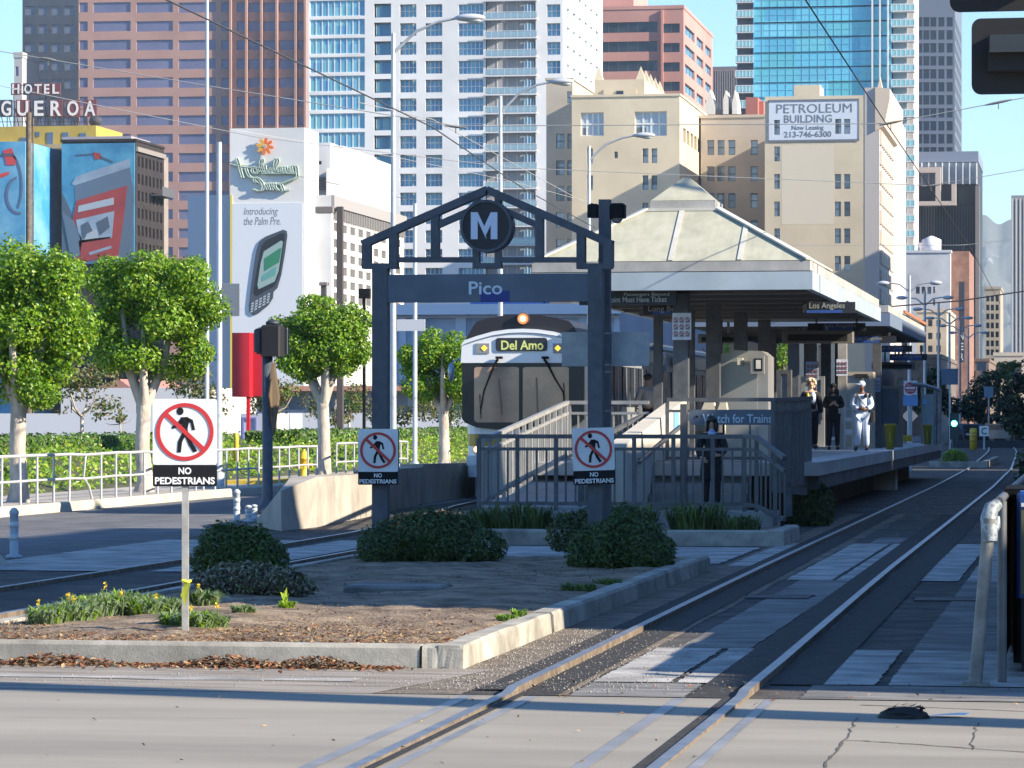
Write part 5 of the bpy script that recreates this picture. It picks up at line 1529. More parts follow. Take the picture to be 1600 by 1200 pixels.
rules_sign('bluish panel of nine prohibition symbols above the blonde woman', 1259, 1279, 565, 594, 80.6, mat('panel_blue', (.34, .48, .64), .5))
rules_sign('white panel of nine prohibition symbols on a column behind the dark-clothed person', 1307, 1324.5, 561.5, 587, 77.5, WHITE)
rules_sign('pale blue panel of prohibition symbols left of the map case', 1363.5, 1375.5, 590, 612, 80.5, MATS['panel_blue'])
# slim columns that carry them on the right
for i, (px, Y, top, lab) in enumerate(((1316, 77.7, 3.6, 'pale square column behind the dark-clothed person'), (1370, 80.8, 3.7, 'dark square column left of the blue map case'), (1269, 80.8, 3.7, 'dark square column behind the blonde woman'))):
    q = onY(px, 600, Y); m = MB(); m.box(q.x - .1, q.x + .1, Y, Y + .2, PZ, top)
    m.box(q.x - .13, q.x + .13, Y - .03, Y + .23, PZ + .002, PZ + .05)
    tag(m.build('platform_column', [WALLCON if i == 0 else RAILGREY]), lab, 'column')
# newspaper rack beside the man
q = onY(1326, 660, 77); rk = thing('newspaper_rack', 'white wire newspaper rack between the dark-clothed person and the man in white', 'rack', (q.x, 77, PZ))
m = MB()
for z in (0.02, .32, .62, .9): m.box(q.x - .09, q.x + .09, 76.9, 77.15, PZ + z, PZ + z + .02)
for x in (-.09, .09):
    for y in (76.9, 77.15): m.box(q.x + x - .012, q.x + x + .012, y - .012, y + .012, PZ, PZ + .95)
m.build('frame', [RAILPALE], rk)
m = MB(); m.box(q.x - .07, q.x + .07, 76.93, 77.1, PZ + .645, PZ + .72); m.box(q.x - .07, q.x + .07, 76.93, 77.1, PZ + .345, PZ + .45); m.build('papers', [WHITE], rk)
# low bench pieces behind the railing
for l, r, t, lab in ((1096, 1117, 629, 'cream slanted seat panel behind the railing, left one'), (1121, 1136, 629, 'cream slanted seat panel behind the railing, right one')):
    a, c = onY(l, t, 60), onY(r, 640, 60)
    m = MB(); m.prism([(a.x + .05, a.z), (c.x - .02, a.z), (c.x, c.z), (a.x, c.z)], 60, 60.25); m.box(a.x + .08, a.x + .13, 60.05, 60.2, PZ, c.z); m.box(c.x - .1, c.x - .05, 60.05, 60.2, PZ, c.z)
    tag(m.build('leaning_seat', [mat('seat_cream', (.62, .57, .45), .6)]), lab, 'seat')

# ---- ramp, steps and railings at the front of the platform
YR = 48.0
def railing(name, label, P, base_m, picket=.14, top=.0, mid=.18, low=None, posts=()):
    """P: list of ((x,y,ztop),(x,y,zbot)) along the railing"""
    o = thing(name, label, 'railing', (P[0][1][0], P[0][1][1], P[0][1][2]))
    tops = [Vector(a) for a, b in P]; bots = [Vector(b) for a, b in P]
    m = MB()
    for a, b_ in zip(tops, tops[1:]): m.bar(a, b_, .07, .06)
    m.build('handrail', [base_m], o)
    m = MB(); dz = Vector((0, 0, mid))
    for a, b_ in zip(tops, tops[1:]): m.bar(a - dz, b_ - dz, .045, .045)
    for a, b_ in zip(bots, bots[1:]): m.bar(a, b_, .05, .05)
    m.build('rails', [base_m], o)
    m = MB(); k = 0
    for (a, b_), (c_, d_) in zip(zip(tops, bots), zip(tops[1:], bots[1:])):
        L = (Vector((c_.x, c_.y, 0)) - Vector((a.x, a.y, 0))).length
        n = max(1, int(L / picket))
        for i in range(n + 1):
            t = i / n
            p, q = a.lerp(c_, t), b_.lerp(d_, t)
            wide = i % 4 == 0
            if wide:
                mp = MB(); mp.box(p.x - .028, p.x + .028, p.y - .028, p.y + .028, q.z - .15, p.z - .03); mp.build('post', [base_m], o)
            else:
                m.box(p.x - .013, p.x + .013, p.y - .013, p.y + .013, q.z + .02, p.z - mid - .02)
    m.build('pickets', [base_m], o)
    return o
zt, zb = onY(960, 682, YR).z, onY(960, 787, YR).z
xl, xr = onY(748, 700, YR).x, onY(1160, 700, YR).x
railing('front_railing', 'long dark picket railing across the front of the station ramp', [((xl, YR, zt), (xl, YR, zb)), ((xr, YR, zt), (xr, YR, zb))], RAILGREY)
q0 = onY(1160, 682, YR); q1 = onY(1226, 716, 47.2)
railing('ramp_railing', 'short dark picket railing sloping down at the right end of the front railing', [((xr + .03, YR - .03, zt), (xr + .03, YR - .03, zb)), ((onY(1182, 682, 47.8).x, 47.8, zt - .01), (onY(1182, 682, 47.8).x, 47.8, zb - .02)), ((q1.x, 47.2, q1.z), (q1.x, 47.2, onY(1226, 812, 47.2).z))], RAILGREY, .11)
m = MB(); m.box(-8.8, -4.35, 47.6, 48.6, 0, .36); m.box(-8.8, -4.9, 48.6, 52.5, 0, .2)
tag(m.build('ramp_landing', [mat('landing_concrete', (.26, .26, .25), .8, col2=(.34, .33, .32), scale=2)]), 'low concrete landing under the front railing', 'landing')
m = MB(); m.prismx([(48.6, .05), (56.5, .05), (56.5, .985), (48.6, .38)], -8.75, -7.2); rp = m.build('entrance_ramp', [MATS['landing_concrete']]); tag(rp, 'sloping concrete ramp up to the left side of the platform', 'ramp')
za, zb2 = onX(745, 690, -8.6), onX(880, 629, -8.6)
railing('ramp_railing', 'pale picket railing climbing beside the ramp in front of the train', [((-8.62, 48.2, 1.36), (-8.62, 48.2, .5)), ((-8.62, 56.3, 1.95), (-8.62, 56.3, 1.06))], RAILMID, .15)
railing('ramp_railing', 'pale level picket railing at the top of the ramp, behind the portal column', [((-8.6, 56.4, 1.95), (-8.6, 56.4, 1.06)), ((-7.25, 56.4, 1.95), (-7.25, 56.4, 1.06))], RAILMID, .14)
railing('ramp_railing', 'dark sloping picket railing on the inner side of the ramp', [((-7.3, 48.9, 1.25), (-7.3, 48.9, .35)), ((-7.3, 55.8, 1.72), (-7.3, 55.8, .86))], RAILGREY, .15)
m = MB(); m.prismx([(49.6, .0), (57.3, .0), (57.3, 1.98), (56.6, 1.96), (49.6, 1.30)], -6.98, -6.72); pw = m.build('parapet_wall', [mat('parapet_concrete', (.52, .48, .40), .8, col2=(.6, .56, .48), scale=2)]); tag(pw, 'sloping cream concrete parapet wall between ramp and steps', 'wall')
m = MB(); a, c = onX(1001, 646, -6.70), onX(1010, 664, -6.70); m.box(-6.715, -6.70, 55.4, 56.0, 1.48, 1.78, 0); tag(m.build('wall_sticker', [MATS['sticker_blue']]), 'small blue and white sticker on the parapet wall', 'sticker')
m = MB(); m.tube([(-6.6, 50.2, 1.02), (-6.6, 56.2, 1.62)], .028, 8)
for y in (51, 53.5, 55.8): m.tube([(-6.6, y, 1.02 + (y - 50.2) * .1), (-6.72, y, .98 + (y - 50.2) * .1)], .015, 6)
tag(m.build('wall_handrail', [RAILGREY]), 'round dark handrail fixed along the parapet wall', 'handrail')
m = MB()
for i in range(6): m.box(-6.70, -5.2, 51.5 + i * .32 + .002, 53.4, .17 * i + .003, .17 * (i + 1))
tag(m.build('steps', [MATS['landing_concrete']]), 'concrete steps up to the platform right of the parapet wall', 'steps')
# side railing along the right edge above the track
xs_ = PR - .08
za = onY(1227, 628, 50.4); 
railing('edge_railing', 'dark close-set picket railing on the right platform edge beside the track', [((-4.55, 49.6, 1.95), (-4.55, 49.6, .75)), ((-4.3, 53.4, 2.0), (-4.3, 53.4, .62))], RAILGREY, .10)
railing('edge_railing', 'dark railing across the top of the steps above the watch for trains sign', [((-6.6, 53.6, 1.98), (-6.6, 53.6, 1.05)), ((-4.62, 53.6, 1.98), (-4.62, 53.6, 1.05))], RAILGREY, .5)
# watch for trains
YT_ = 51.2
ws = thing('warning_sign', 'rounded slate sign reading Watch for Trains', 'sign', (onY(1150, 660, YT_).x, YT_, onY(1150, 664, YT_).z))
a, c = onY(1075, 640.5, YT_), onY(1228, 664, YT_); rr = (a.z - c.z) / 2
m = MB(); poly = [(c.x - rr + rr * math.cos(R(t)), c.z + rr + rr * math.sin(R(t))) for t in range(-90, 91, 15)] + [(a.x + rr + rr * math.cos(R(t)), c.z + rr + rr * math.sin(R(t))) for t in range(90, 271, 15)]
m.prism(poly, YT_, YT_ + .12); p = m.build('panel', [mat('warning_slate', (.10, .13, .17), .5)], ws)
q, w = onY(1098, 647, YT_), onY(1206, 661, YT_); lettering('Watch for Trains', q.x, w.x, w.z, q.z, YT_ - .006, .005, mat('warning_text', (.50, .62, .72), .5), p, .014)
m = MB()
for x in (1089, 1217): q = onY(x, 651, YT_); m.disk(q.x, q.z, .018, YT_ - .012, YT_ - .001, 10)
m.build('bolt', [BLACK], p)
m = MB(); x = onY(1232, 650, YT_).x; m.box(x - .05, x + .05, YT_ - .02, YT_ + .1, .2, 2.0); x = onY(1068, 650, YT_).x; m.box(x - .05, x + .05, YT_ - .02, YT_ + .1, .2, 1.9); m.build('post', [RAILGREY], ws)

# ================================================================== TRAIN
YTR = 70.2
TX = -11.62
SIL = mat('train_silver', (.36, .38, .38), .35, .4, col2=(.46, .48, .48), scale=2)
TWH = mat('train_white', (.86, .88, .9), .35, coat=.3)
TBL = mat('train_black', (.014, .015, .02), .3)
TROOF = mat('train_roof', (.022, .022, .028), .5)
TGL = mat('windscreen', (.52, .31, .23), .08, 0, col2=(.36, .24, .19), scale=1.1, spec=.8, lo=.42, hi=.58)  # mottled brown stands in for warm reflections in the glass
TSG = mat('side_window', (.025, .03, .038), .12, 0, spec=.18)
TYE = mat('train_yellow', (.42, .27, .02), .4)
def carbody(y0, y1, front_round):
    m = MB()
    hw, rc = 1.33, .34
    plan = [(-hw, y1), (-hw, y0 + rc * 1.6)] + [(-hw + rc - rc * math.cos(R(a)), y0 + rc * 1.6 - rc * 1.6 * math.sin(R(a)) + .0) for a in (20, 45, 70)] + [(-hw + rc, y0), (0, y0 - .05), (hw - rc, y0)] + [(hw - rc + rc * math.cos(R(a)), y0 + rc * 1.6 - rc * 1.6 * math.sin(R(a))) for a in (70, 45, 20)] + [(hw, y0 + rc * 1.6), (hw, y1)]
    if not front_round: plan = [(-hw, y1), (-hw, y0), (hw, y0), (hw, y1)]
    zs = [(.45, 0), (1.06, 0), (1.10, 0), (1.36, 0), (1.38, 0), (1.62, 0), (2.86, .05), (3.1, .08), (3.34, .12)]
    n = len(plan)
    vs = []
    for z, ins in zs:
        for (x, y) in plan:
            k = 1 - ins / hw * .6
            vs.append((TX + x * k, y + (ins if y < y0 + 1 else 0), z))
    fs, mi = [], []
    for j in range(len(zs) - 1):
        for i in range(n - 1):
            side = (i == 0 or i == n - 2) or not front_round
            zz = (zs[j][0] + zs[j + 1][0]) / 2
            t = 0 if side else 1
            if 1.10 < zz < 1.36: t = 2
            m.add([], [])
            fs.append((j * n + i, j * n + i + 1, (j + 1) * n + i + 1, (j + 1) * n + i)); mi.append(t)
    o = len(m.v); m.v += vs
    for q, t in zip(fs, mi): m.f.append([a + o for a in q]); m.m.append(t); m.s.append(False)
    m.add([vs[(len(zs) - 1) * n + i] for i in range(n)], [tuple(range(n))], 0)
    m.add([vs[i] for i in range(n)], [tuple(range(n))], 0)
    m.sheet([vs[0], vs[n - 1], vs[len(zs) * n - 1], vs[(len(zs) - 1) * n]], 0)
    return m
train = thing('light_rail_train', 'white and silver light rail train with a Del Amo sign and a lit roof lamp', 'train', (TX, YTR, .05))
carbody(YTR, YTR + 12.4, True).build('front_body', [SIL, TWH, TYE], train)
carbody(YTR + 13.4, YTR + 27, False).build('rear_body', [SIL, TWH, TYE], train)
m = MB(); m.box(TX - 1.2, TX + 1.2, YTR + 12.401, YTR + 13.399, .5, 3.3); m.build('bellows', [MATTEBLACK], train)
def tq(px, py, dy=.08): return onY(px, py, YTR - dy)
# front fascia above the windscreen
arc = [(722, 536), (728, 531), (745, 525), (770, 518), (795, 514.5), (817, 513.5), (840, 514.5), (865, 518), (890, 525), (906, 531), (912, 536)]
poly = [(tq(720, 567).x, tq(720, 567).z), (tq(914, 567).x, tq(914, 567).z)] + [(tq(*p).x, tq(*p).z) for p in arc[::-1]]
m = MB(); m.prism(poly, YTR - .1, YTR + .3); fa = m.build('front_fascia', [TWH], train)
m = MB(); pr = [(p[0] * 1.0, p[1] + 6) for p in arc[1:-1]]
pts = [tq(*p, .112) for p in pr]
m.tube(pts, .012, 6); m.build('fascia_line', [mat('fascia_line', (.36, .40, .46), .5)], fa)
rp_ = [(728, 530), (738, 512), (745, 502), (765, 497), (790, 492.5), (817, 491), (845, 492.5), (872, 497), (890, 502), (898, 512), (906, 530), (890, 524), (865, 517), (817, 512), (770, 517), (745, 524)]
m = MB(); m.prism([(onY(px, py, YTR).x, onY(px, py, YTR).z) for px, py in rp_], YTR - .02, YTR + 3.2, 0); m.build('roof_fairing', [TROOF], train)
zr = onY(817, 505, YTR).z
m = MB(); m.bevbox(TX - 1.0, TX + 1.0, YTR + 3.3, YTR + 12.2, 3.3, zr - .1, .15); m.bevbox(TX - 1.0, TX + 1.0, YTR + 14, YTR + 26.8, 3.3, zr - .1, .15)
for k in range(5): m.box(TX + 1.001, TX + 1.02, YTR + 4.5 + k * .35, YTR + 4.7 + k * .35, 3.42, zr - .3)
m.build('roof_equipment', [mat('roof_grey', (.05, .055, .065), .45)], train)
# destination sign
m = MB(); a, c = tq(774.5, 528, .12), tq(855, 548.5, .12); r_ = .06
poly = []
for (qx, qz, a0) in ((c.x - r_, c.z + r_, -90), (c.x - r_, a.z - r_, 0), (a.x + r_, a.z - r_, 90), (a.x + r_, c.z + r_, 180)):
    for k in range(5): poly.append((qx + r_ * math.cos(R(a0 + 22.5 * k)), qz + r_ * math.sin(R(a0 + 22.5 * k))))
m.prism(poly, YTR - .125, YTR - .101); ds = m.build('destination_sign', [mat('sign_window', (.025, .03, .04), .3)], train)
a, c = tq(783, 532, .13), tq(849, 546.5, .13)
lettering('Del Amo', a.x, c.x, c.z, a.z, YTR - .127, .006, mat('led_green', (.45, .5, .18), .5, emit=(.5, .55, .15), estr=.25), ds, .02)
for l, r in ((743.5, 764.5), (864, 885)):
    m = MB(); a, c = tq(l, 536.5, .12), tq(r, 552, .12); m.box(a.x, c.x, YTR - .118, YTR - .101, c.z, a.z); mk = m.build('marker_light', [mat('marker_housing', (.30, .30, .30), .4)], train)
    m = MB(); cx_ = tq(756.5 if l < 800 else 871.5, 544, .12)
    m.prism([(cx_.x - .065, cx_.z), (cx_.x, cx_.z - .065), (cx_.x + .065, cx_.z), (cx_.x, cx_.z + .065)], YTR - .127, YTR - .1185); m.build('lamp', [mat('amber_lamp', (.7, .42, .03), .4, emit=(1, .55, .05), estr=.8)], mk)
# windscreen
m = MB(); poly = [tq(722, 567.5), tq(722, 655), tq(728, 661), tq(745, 668), tq(775, 671), tq(858, 671), tq(890, 668), tq(906, 661), tq(912, 655), tq(912, 567.5)]
m.prism([(p.x, p.z) for p in poly], YTR - .085, YTR + .05); wsn = m.build('windscreen_surround', [TBL], train)
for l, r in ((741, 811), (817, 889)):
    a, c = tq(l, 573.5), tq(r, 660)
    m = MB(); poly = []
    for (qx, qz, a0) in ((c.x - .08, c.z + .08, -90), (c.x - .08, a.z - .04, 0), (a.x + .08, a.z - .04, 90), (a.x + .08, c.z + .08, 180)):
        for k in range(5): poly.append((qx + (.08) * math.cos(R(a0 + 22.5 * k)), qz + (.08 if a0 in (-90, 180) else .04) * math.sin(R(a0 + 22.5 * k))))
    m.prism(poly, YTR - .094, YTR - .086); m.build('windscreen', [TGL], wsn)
# fittings seen through the glass, at the glass
m = MB()
for a, c in (((779, 592), (784, 648)), ((838, 590), (840, 650))): m.tube([tq(*a, .1), tq(*c, .1)], .016, 6)
m.build('grab_pole', [mat('pole_tan', (.30, .21, .13), .4)], wsn)
for pts in ([(778, 561), (775, 566), (768, 580), (756, 610), (750, 646)], [(850, 561), (855, 568), (866, 590), (880, 613), (881, 628)]):
    m = MB(); v = [tq(*p, .15) for p in pts]; m.tube(v, [.03, .028, .018, .014, .01], 6)
    m.tube([v[0] + Vector((-.05, 0, .03)), v[0] + Vector((.1, 0, .03))], .03, 6)
    m.tube([v[-1] + Vector((-.01, 0, .4)), v[-1] + Vector((.02, 0, -.1))], .008, 5); m.build('wiper', [BLACK], train)
# mirror, headlights, bumper
m = MB(); a = onY(701.5, 569, YTR + .1); m.ball((a.x + .05, YTR + .1, a.z - .17), (.075, .1, .2), 12, 8); m.tube([(a.x + .05, YTR + .1, a.z), (a.x + .12, YTR + .15, a.z + .08), (a.x + .36, YTR + .4, a.z + .16)], .02, 6); m.build('side_mirror', [mat('mirror_grey', (.30, .38, .46), .25, .4)], train)
for px in (746, 888):
    m = MB(); a = tq(px, 702, .0); m.disk(a.x, a.z, .085, YTR - .09, YTR + .0, 20, 0); hl = m.build('headlight', [mat('lamp_red_rim', (.45, .08, .06), .4)], train)
    m = MB(); m.disk(a.x, a.z, .066, YTR - .1, YTR - .091, 20, 0); m.build('lens', [mat('lamp_lit', (.4, .3, .2), .4, emit=(1, .6, .3), estr=1.3)], hl)
m = MB(); a, c = tq(730, 712, .0), tq(745, 727, .0); m.box(a.x, c.x, YTR - .06, YTR + .02, c.z, a.z); m.build('number_plate', [WHITE], train)
m = MB(); a = tq(817, 498, .1); m.disk(a.x, a.z, .13, YTR - .1, YTR + .1, 24); hl = m.build('roof_lamp', [mat('lamp_shell', (.10, .06, .05), .5)], train)
m = MB(); m.ring(a.x, a.z, .066, .112, YTR - .11, YTR - .101, 24); m.build('reflector', [mat('roof_lamp_rim', (.3, .12, .05), .4, emit=(1, .34, .10), estr=.42)], hl)
m = MB(); m.disk(a.x, a.z, .065, YTR - .112, YTR - .101, 24); m.build('lens', [mat('roof_lamp_lit', (.4, .3, .2), .4, emit=(1, .62, .28), estr=1.2)], hl)
m = MB(); m.box(TX - 1.1, TX + 1.1, YTR + .12, YTR + 1.2, .12, .449); m.box(TX - .9, TX + .9, YTR + 1.4, YTR + 12, .1, .449); m.box(TX - .9, TX + .9, YTR + 14, YTR + 26, .1, .449); m.build('underframe', [MATTEBLACK], train)
m = MB()
for z in (.5, .56, .62): m.box(TX - .95, TX - .6, YTR - .06, YTR - .01, z, z + .03)
m.build('step_treads', [GALV], train)
for y0 in (1.0, 14.2, ):
    for k in range(9):
        y = YTR + y0 + k * 1.38
        door = k in (2, 6)
        m = MB(); m.box(TX + 1.312, TX + 1.338, y + .06, y + 1.25, 1.15 if door else 1.95, 2.85); w = m.build('side_door' if door else 'side_window', [TSG], train)
        m = MB(); m.box(TX + 1.32, TX + 1.345, y + .62, y + .68, 1.16 if door else 1.96, 2.84)
        m.build('window_bar', [SIL], w)
    m = MB(); m.box(TX + 1.331, TX + 1.336, YTR + y0 + .3, YTR + y0 + 11.8, 3.0, 3.28); m.build('side_band', [mat('side_band', (.35, .37, .38), .25, .6)], train)
for y0 in (2.2, 8.5, 15.5, 22):
    for sx in (-1, 1):
        m = MB(); vs = []
        m.add([(TX + sx * .72 + d, YTR + y0 + .36 * math.cos(2 * math.pi * k / 16), .41 + .36 * math.sin(2 * math.pi * k / 16)) for d in (-.06, .06) for k in range(16)], [tuple(range(16)), tuple(range(31, 15, -1))] + [(k, (k + 1) % 16, 16 + (k + 1) % 16, 16 + k) for k in range(16)])
        m.build('wheel', [RUST], train)

# ================================================================== LEFT SIDE OF THE STREET
WALLX = [(-11.75, 51.2), (-12.2, 58), (-13.0, 66), (-13.12, 72.5)]
m = MB()
for (xa, ya), (xb, yb) in zip(WALLX, WALLX[1:]):
    za, zb_ = .78, .72
    m.add([(xa, ya, 0), (xb, yb, 0), (xb, yb, zb_), (xa, ya, za), (xa - .45, ya, 0), (xb - .45, yb, 0), (xb - .45, yb, zb_), (xa - .45, ya, za)], [(0, 1, 2, 3), (4, 5, 6, 7), (3, 2, 6, 7), (0, 3, 7, 4), (1, 2, 6, 5)])
A0, A1 = (-11.75, 51.19, 0), (-11.75, 51.19, .78)
B0, B1 = (-11.86, 49.3, 0), (-11.9, 49.4, .6)
T0, T1, K1, K2 = (-12.85, 51.4, 0), (-14.2, 58.2, 0), (-12.7, 59.5, .74), (-12.2, 51.3, .775)
m.add([A0, A1, B0, B1, T0, T1, K1, K2], [(0, 2, 3, 1), (2, 4, 3), (3, 4, 7), (3, 7, 1), (4, 5, 6), (4, 6, 7)])
tag(m.build('barrier_wall', [WALLCON]), 'low concrete barrier wall with a flared end, in front of the train', 'wall')
m = MB(); q = onZ(0, 897, 0)
m.prismx([(36.0, 0), (37.4, 0), (37.4, .28), (36.4, .27)], -14.6, -12.45); m.prism([(-12.45, 0), (-12.2, 0), (-12.44, .26)], 36.4, 37.4)
tag(m.build('barrier_block', [WALLCON]), 'pale concrete barrier block at the left edge by the road', 'barrier')
def delineator(label, px, ybot, ytop, spike=True):
    q = onZ(px, ybot, 0); zt = onY(px, ytop, q.y).z
    o = thing('delineator_post', label, 'delineator', (q.x, q.y, 0))
    m = MB(); r = .052
    m.lathe([(.1, 0), (.1, .03), (r, .05), (r, zt * .86), (r * 1.15, zt * .87), (r * 1.1, zt * .93), (r * .6, zt * .985), (.012, zt)], 14, 0, (q.x, q.y, 0)); m.build('post', [mat('delineator_white', (.42, .46, .50), .6)], o)
    m = MB()
    for k in (.35, .6): m.lathe([(r + .004, zt * k), (r + .004, zt * (k + .12))], 14, 0, (q.x, q.y, 0))
    m.build('reflective_band', [mat('band_pale', (.55, .57, .58), .4)], o)
delineator('white flexible road post at the left edge, nearest of all', 22, 872, 793)
delineator('white flexible road post beside the thin post of the front sign', 370, 816, 764)
delineator('short banded road post just left of the signal pole', 388, 816, 789)
delineator('short banded road post at the foot of the signal pole', 397, 812, 788)
# fence sections along the kerb
def fence(label, ya, yb, h, bent=False):
    o = thing('kerb_railing', label, 'railing', (-18.6, ya, .15))
    n = max(2, int(round((yb - ya) / 1.0)))
    m = MB(); wob = [random.uniform(-.012, .012) for _ in range(n + 1)]
    P = [Vector((-18.6, ya + (yb - ya) * i / n, .15 + h + wob[i])) for i in range(n + 1)]
    Q = [Vector((-18.6, p.y, .15 + h * .48 + wob[i])) for i, p in enumerate(P)]
    m.tube(P, .03, 8); t = m.build('top_rail', [PALEPAINT], o)
    m = MB(); m.tube(Q, .024, 8); m.build('middle_rail', [PALEPAINT], o)
    for i, p in enumerate(P):
        m = MB()
        if bent and i == 6: m.tube([p, (p.x, p.y - .15, .15 + h * .5), (p.x + .03, p.y + .1, .15 + h * .3), (p.x + .05, p.y + .25, .15)], .024, 7)
        else: m.tube([p, (p.x + random.uniform(-.01, .01), p.y + random.uniform(-.03, .03), .15)], .024, 7)
        m.build('post', [PALEPAINT], o)
fence('long pale pipe railing along the kerb at the left edge, with one bent post', 55.6, 69.6, .86, True)
fence('pale pipe railing along the kerb behind the front sign', 70.2, 81.0, .86)
fence('short pale pipe railing along the kerb by the yellow hydrant', 83.2, 87.3, .9)
fence('short pale pipe railing along the kerb with a tree trunk behind it', 88.4, 92.2, .9)
fence('pale pipe railing along the kerb just left of the train', 102.0, 112.5, .9)
# hydrant
q = onX(475, 740, -19.2); hy = thing('fire_hydrant', 'yellow fire hydrant beside the kerb railing', 'hydrant', (-19.2, q.y, .15))
m = MB(); m.lathe([(.16, 0), (.16, .06), (.11, .08), (.11, .5), (.15, .52), (.15, .57), (.11, .6), (.08, .7), (.03, .74), (.03, .78)], 14, 0, (-19.2, q.y, .15)); bd = m.build('body', [YELLOW], hy)
m = MB(); m.tube([(-19.42, q.y, .52), (-18.98, q.y, .52)], .06, 10); m.tube([(-19.2, q.y - .22, .5), (-19.2, q.y, .5)], .07, 10); m.build('outlet', [YELLOW], bd)
m = MB(); m.box(-20.2, -19.0, q.y - 5, q.y - .8, .15, .23); tag(m.build('yellow_kerb_block', [YELLOW]), 'flat yellow painted block beside the hydrant', 'block')
# ---- ficus trees
def tree(label, px, X, ybase_z, lobes_px, nleaf, size, mis, seed, trunk_r=.17, group='clipped street trees on the left sidewalk', limbs=5, name='street_tree', bark=None, extra_core=True, leafmats=None, forkz=None, k=.74):
    random.seed(seed)
    q = onX(px, 700, X)
    Y = q.y
    d = Y * C - X * S
    u = d / 5300
    o = thing(name, label, 'tree', (X, Y, ybase_z), group)
    lobes = []
    big = len(lobes_px) > 4
    for (lx, ly, rx, rz) in lobes_px:
        c = onY(lx, ly, Y)
        for s in range(8 if big else 5):
            dd = rand_dir(); kk = random.uniform(.42, .66) if big else random.uniform(.45, .7)
            f = random.uniform(.4, .85)
            lobes.append(((c.x + dd.x * rx * u * f, Y + dd.y * rx * u * f * 1.15, c.z + dd.z * rz * u * f), (rx * u * kk * 1.1, rx * u * kk * 1.15, rz * u * kk)))
    m = MB(); foliage(m, lobes, int(nleaf * (2.1 if big else 1.0)), size * 1.05, mis, .4, .3, .6, 1.0, .6)
    cr = m.build('crown', leafmats or [LEAF_A, LEAF_B, LEAF_C, LEAF_Y], o)
    zmin = min(l[0][2] - l[1][2] for l in lobes); zc = sum(l[0][2] for l in lobes) / len(lobes)
    fz = (onY(px, forkz, Y).z if forkz else zmin * .75 + .25 * zc)
    m = MB(); m.tube([(X, Y, ybase_z - .05), (X + .03, Y, ybase_z + .25), (X + random.uniform(-.06, .06), Y, (ybase_z + fz) / 2), (X + random.uniform(-.06, .06), Y, fz)], [trunk_r * 1.5, trunk_r * 1.08, trunk_r * .95, trunk_r * .9], 12)
    tk = m.build('trunk', [bark or BARK], o)
    for i in range(limbs):
        a = 2 * math.pi * i / limbs + random.uniform(-.4, .4)
        tgt = random.choice(lobes)[0]
        rr = random.uniform(.4, .75)
        e = Vector((X + math.cos(a) * rr * .9, Y + math.sin(a) * rr * .9, zc + random.uniform(-.3, .35)))
        b_ = Vector((X, Y, fz - .08)); mid = b_.lerp(e, .45) + Vector((math.cos(a) * .12, math.sin(a) * .1, -.05))
        mm_ = MB(); mm_.tube([b_, b_.lerp(mid, .5) + Vector((0, 0, -.01)), mid, e], [trunk_r * .78, trunk_r * .62, trunk_r * .5, trunk_r * .25], 8); mm_.build('limb', [bark or BARK], tk)
    return o
MIX = [0, 0, 0, 1, 1, 1, 2, 3]
tree('leafy clipped street tree cut by the left edge, nearest and tallest', 28, -19.3, .15, [(-30, 470, 55, 70), (25, 440, 60, 60), (85, 440, 50, 55), (60, 520, 70, 70), (110, 500, 38, 60), (0, 560, 60, 60), (60, 590, 45, 40)], 15000, .085, MIX, 21, .16, forkz=625)
tree('round clipped street tree behind the front sign', 225, -19.5, .15, [(180, 450, 42, 38), (235, 435, 50, 38), (290, 450, 48, 42), (315, 490, 40, 38), (250, 500, 60, 50), (175, 510, 36, 50), (225, 560, 60, 36), (300, 550, 34, 34)], 15000, .085, MIX, 22, .165, forkz=632)
tree('clipped street tree in front of the hotel, right of the signal', 505, -19.5, .15, [(455, 520, 32, 30), (500, 500, 42, 34), (550, 505, 34, 34), (545, 560, 34, 30), (470, 560, 38, 34), (505, 545, 40, 36)], 12000, .095, MIX, 23, .17, forkz=628)
tree('clipped street tree just left of the train', 693, -19.5, .15, [(655, 560, 28, 32), (690, 545, 34, 32), (730, 545, 34, 34), (660, 600, 30, 28), (720, 590, 36, 34)], 9000, .10, MIX, 24, .17, forkz=640)
# thin sparse trees behind
sp = [0, 0, 1, 2]
SPM = [OLIVE, OLIVE2, LEAF_C]
def thin(label, px, Y, lobes, n, seed, mats=SPM, tr=.06):
    X = onY(px, 700, Y).x
    return tree(label, px, X, .8, lobes, n, .13, sp, seed, tr, 'thin young trees behind the hedge', 4, 'young_tree', BARK, leafmats=mats)
thin('thin sparse olive tree behind the hedge, left of the front sign', 128, 100, [(110, 600, 45, 26), (150, 585, 40, 24), (165, 640, 25, 22), (85, 630, 30, 16)], 1500, 31)
thin('tiny thin tree by the low white wall, beside the front sign', 188, 110, [(187, 653, 8, 9)], 90, 32, tr=.025)
thin('rusty leaved young tree behind the red sign', 430, 120, [(410, 630, 30, 26), (445, 610, 30, 24), (400, 590, 18, 30)], 1500, 33, [OLIVE, mat('rust_leaf', (.26, .12, .05), .6, trans=.25), LEAF_B])
thin('yellowing young tree behind the trunk right of the signal', 525, 125, [(495, 640, 24, 16), (535, 650, 24, 16), (555, 620, 24, 22)], 1100, 34, [OLIVE, OLIVE2, LEAF_C])
thin('small brownish tree behind the left portal column', 610, 130, [(590, 640, 22, 16), (635, 650, 24, 18), (660, 640, 26, 18)], 1200, 35)
thin('dark bush-like tree between the lamp posts', 545, 140, [(548, 630, 18, 18)], 500, 36, [LEAF_C, SHRUB_A, LEAF_B])
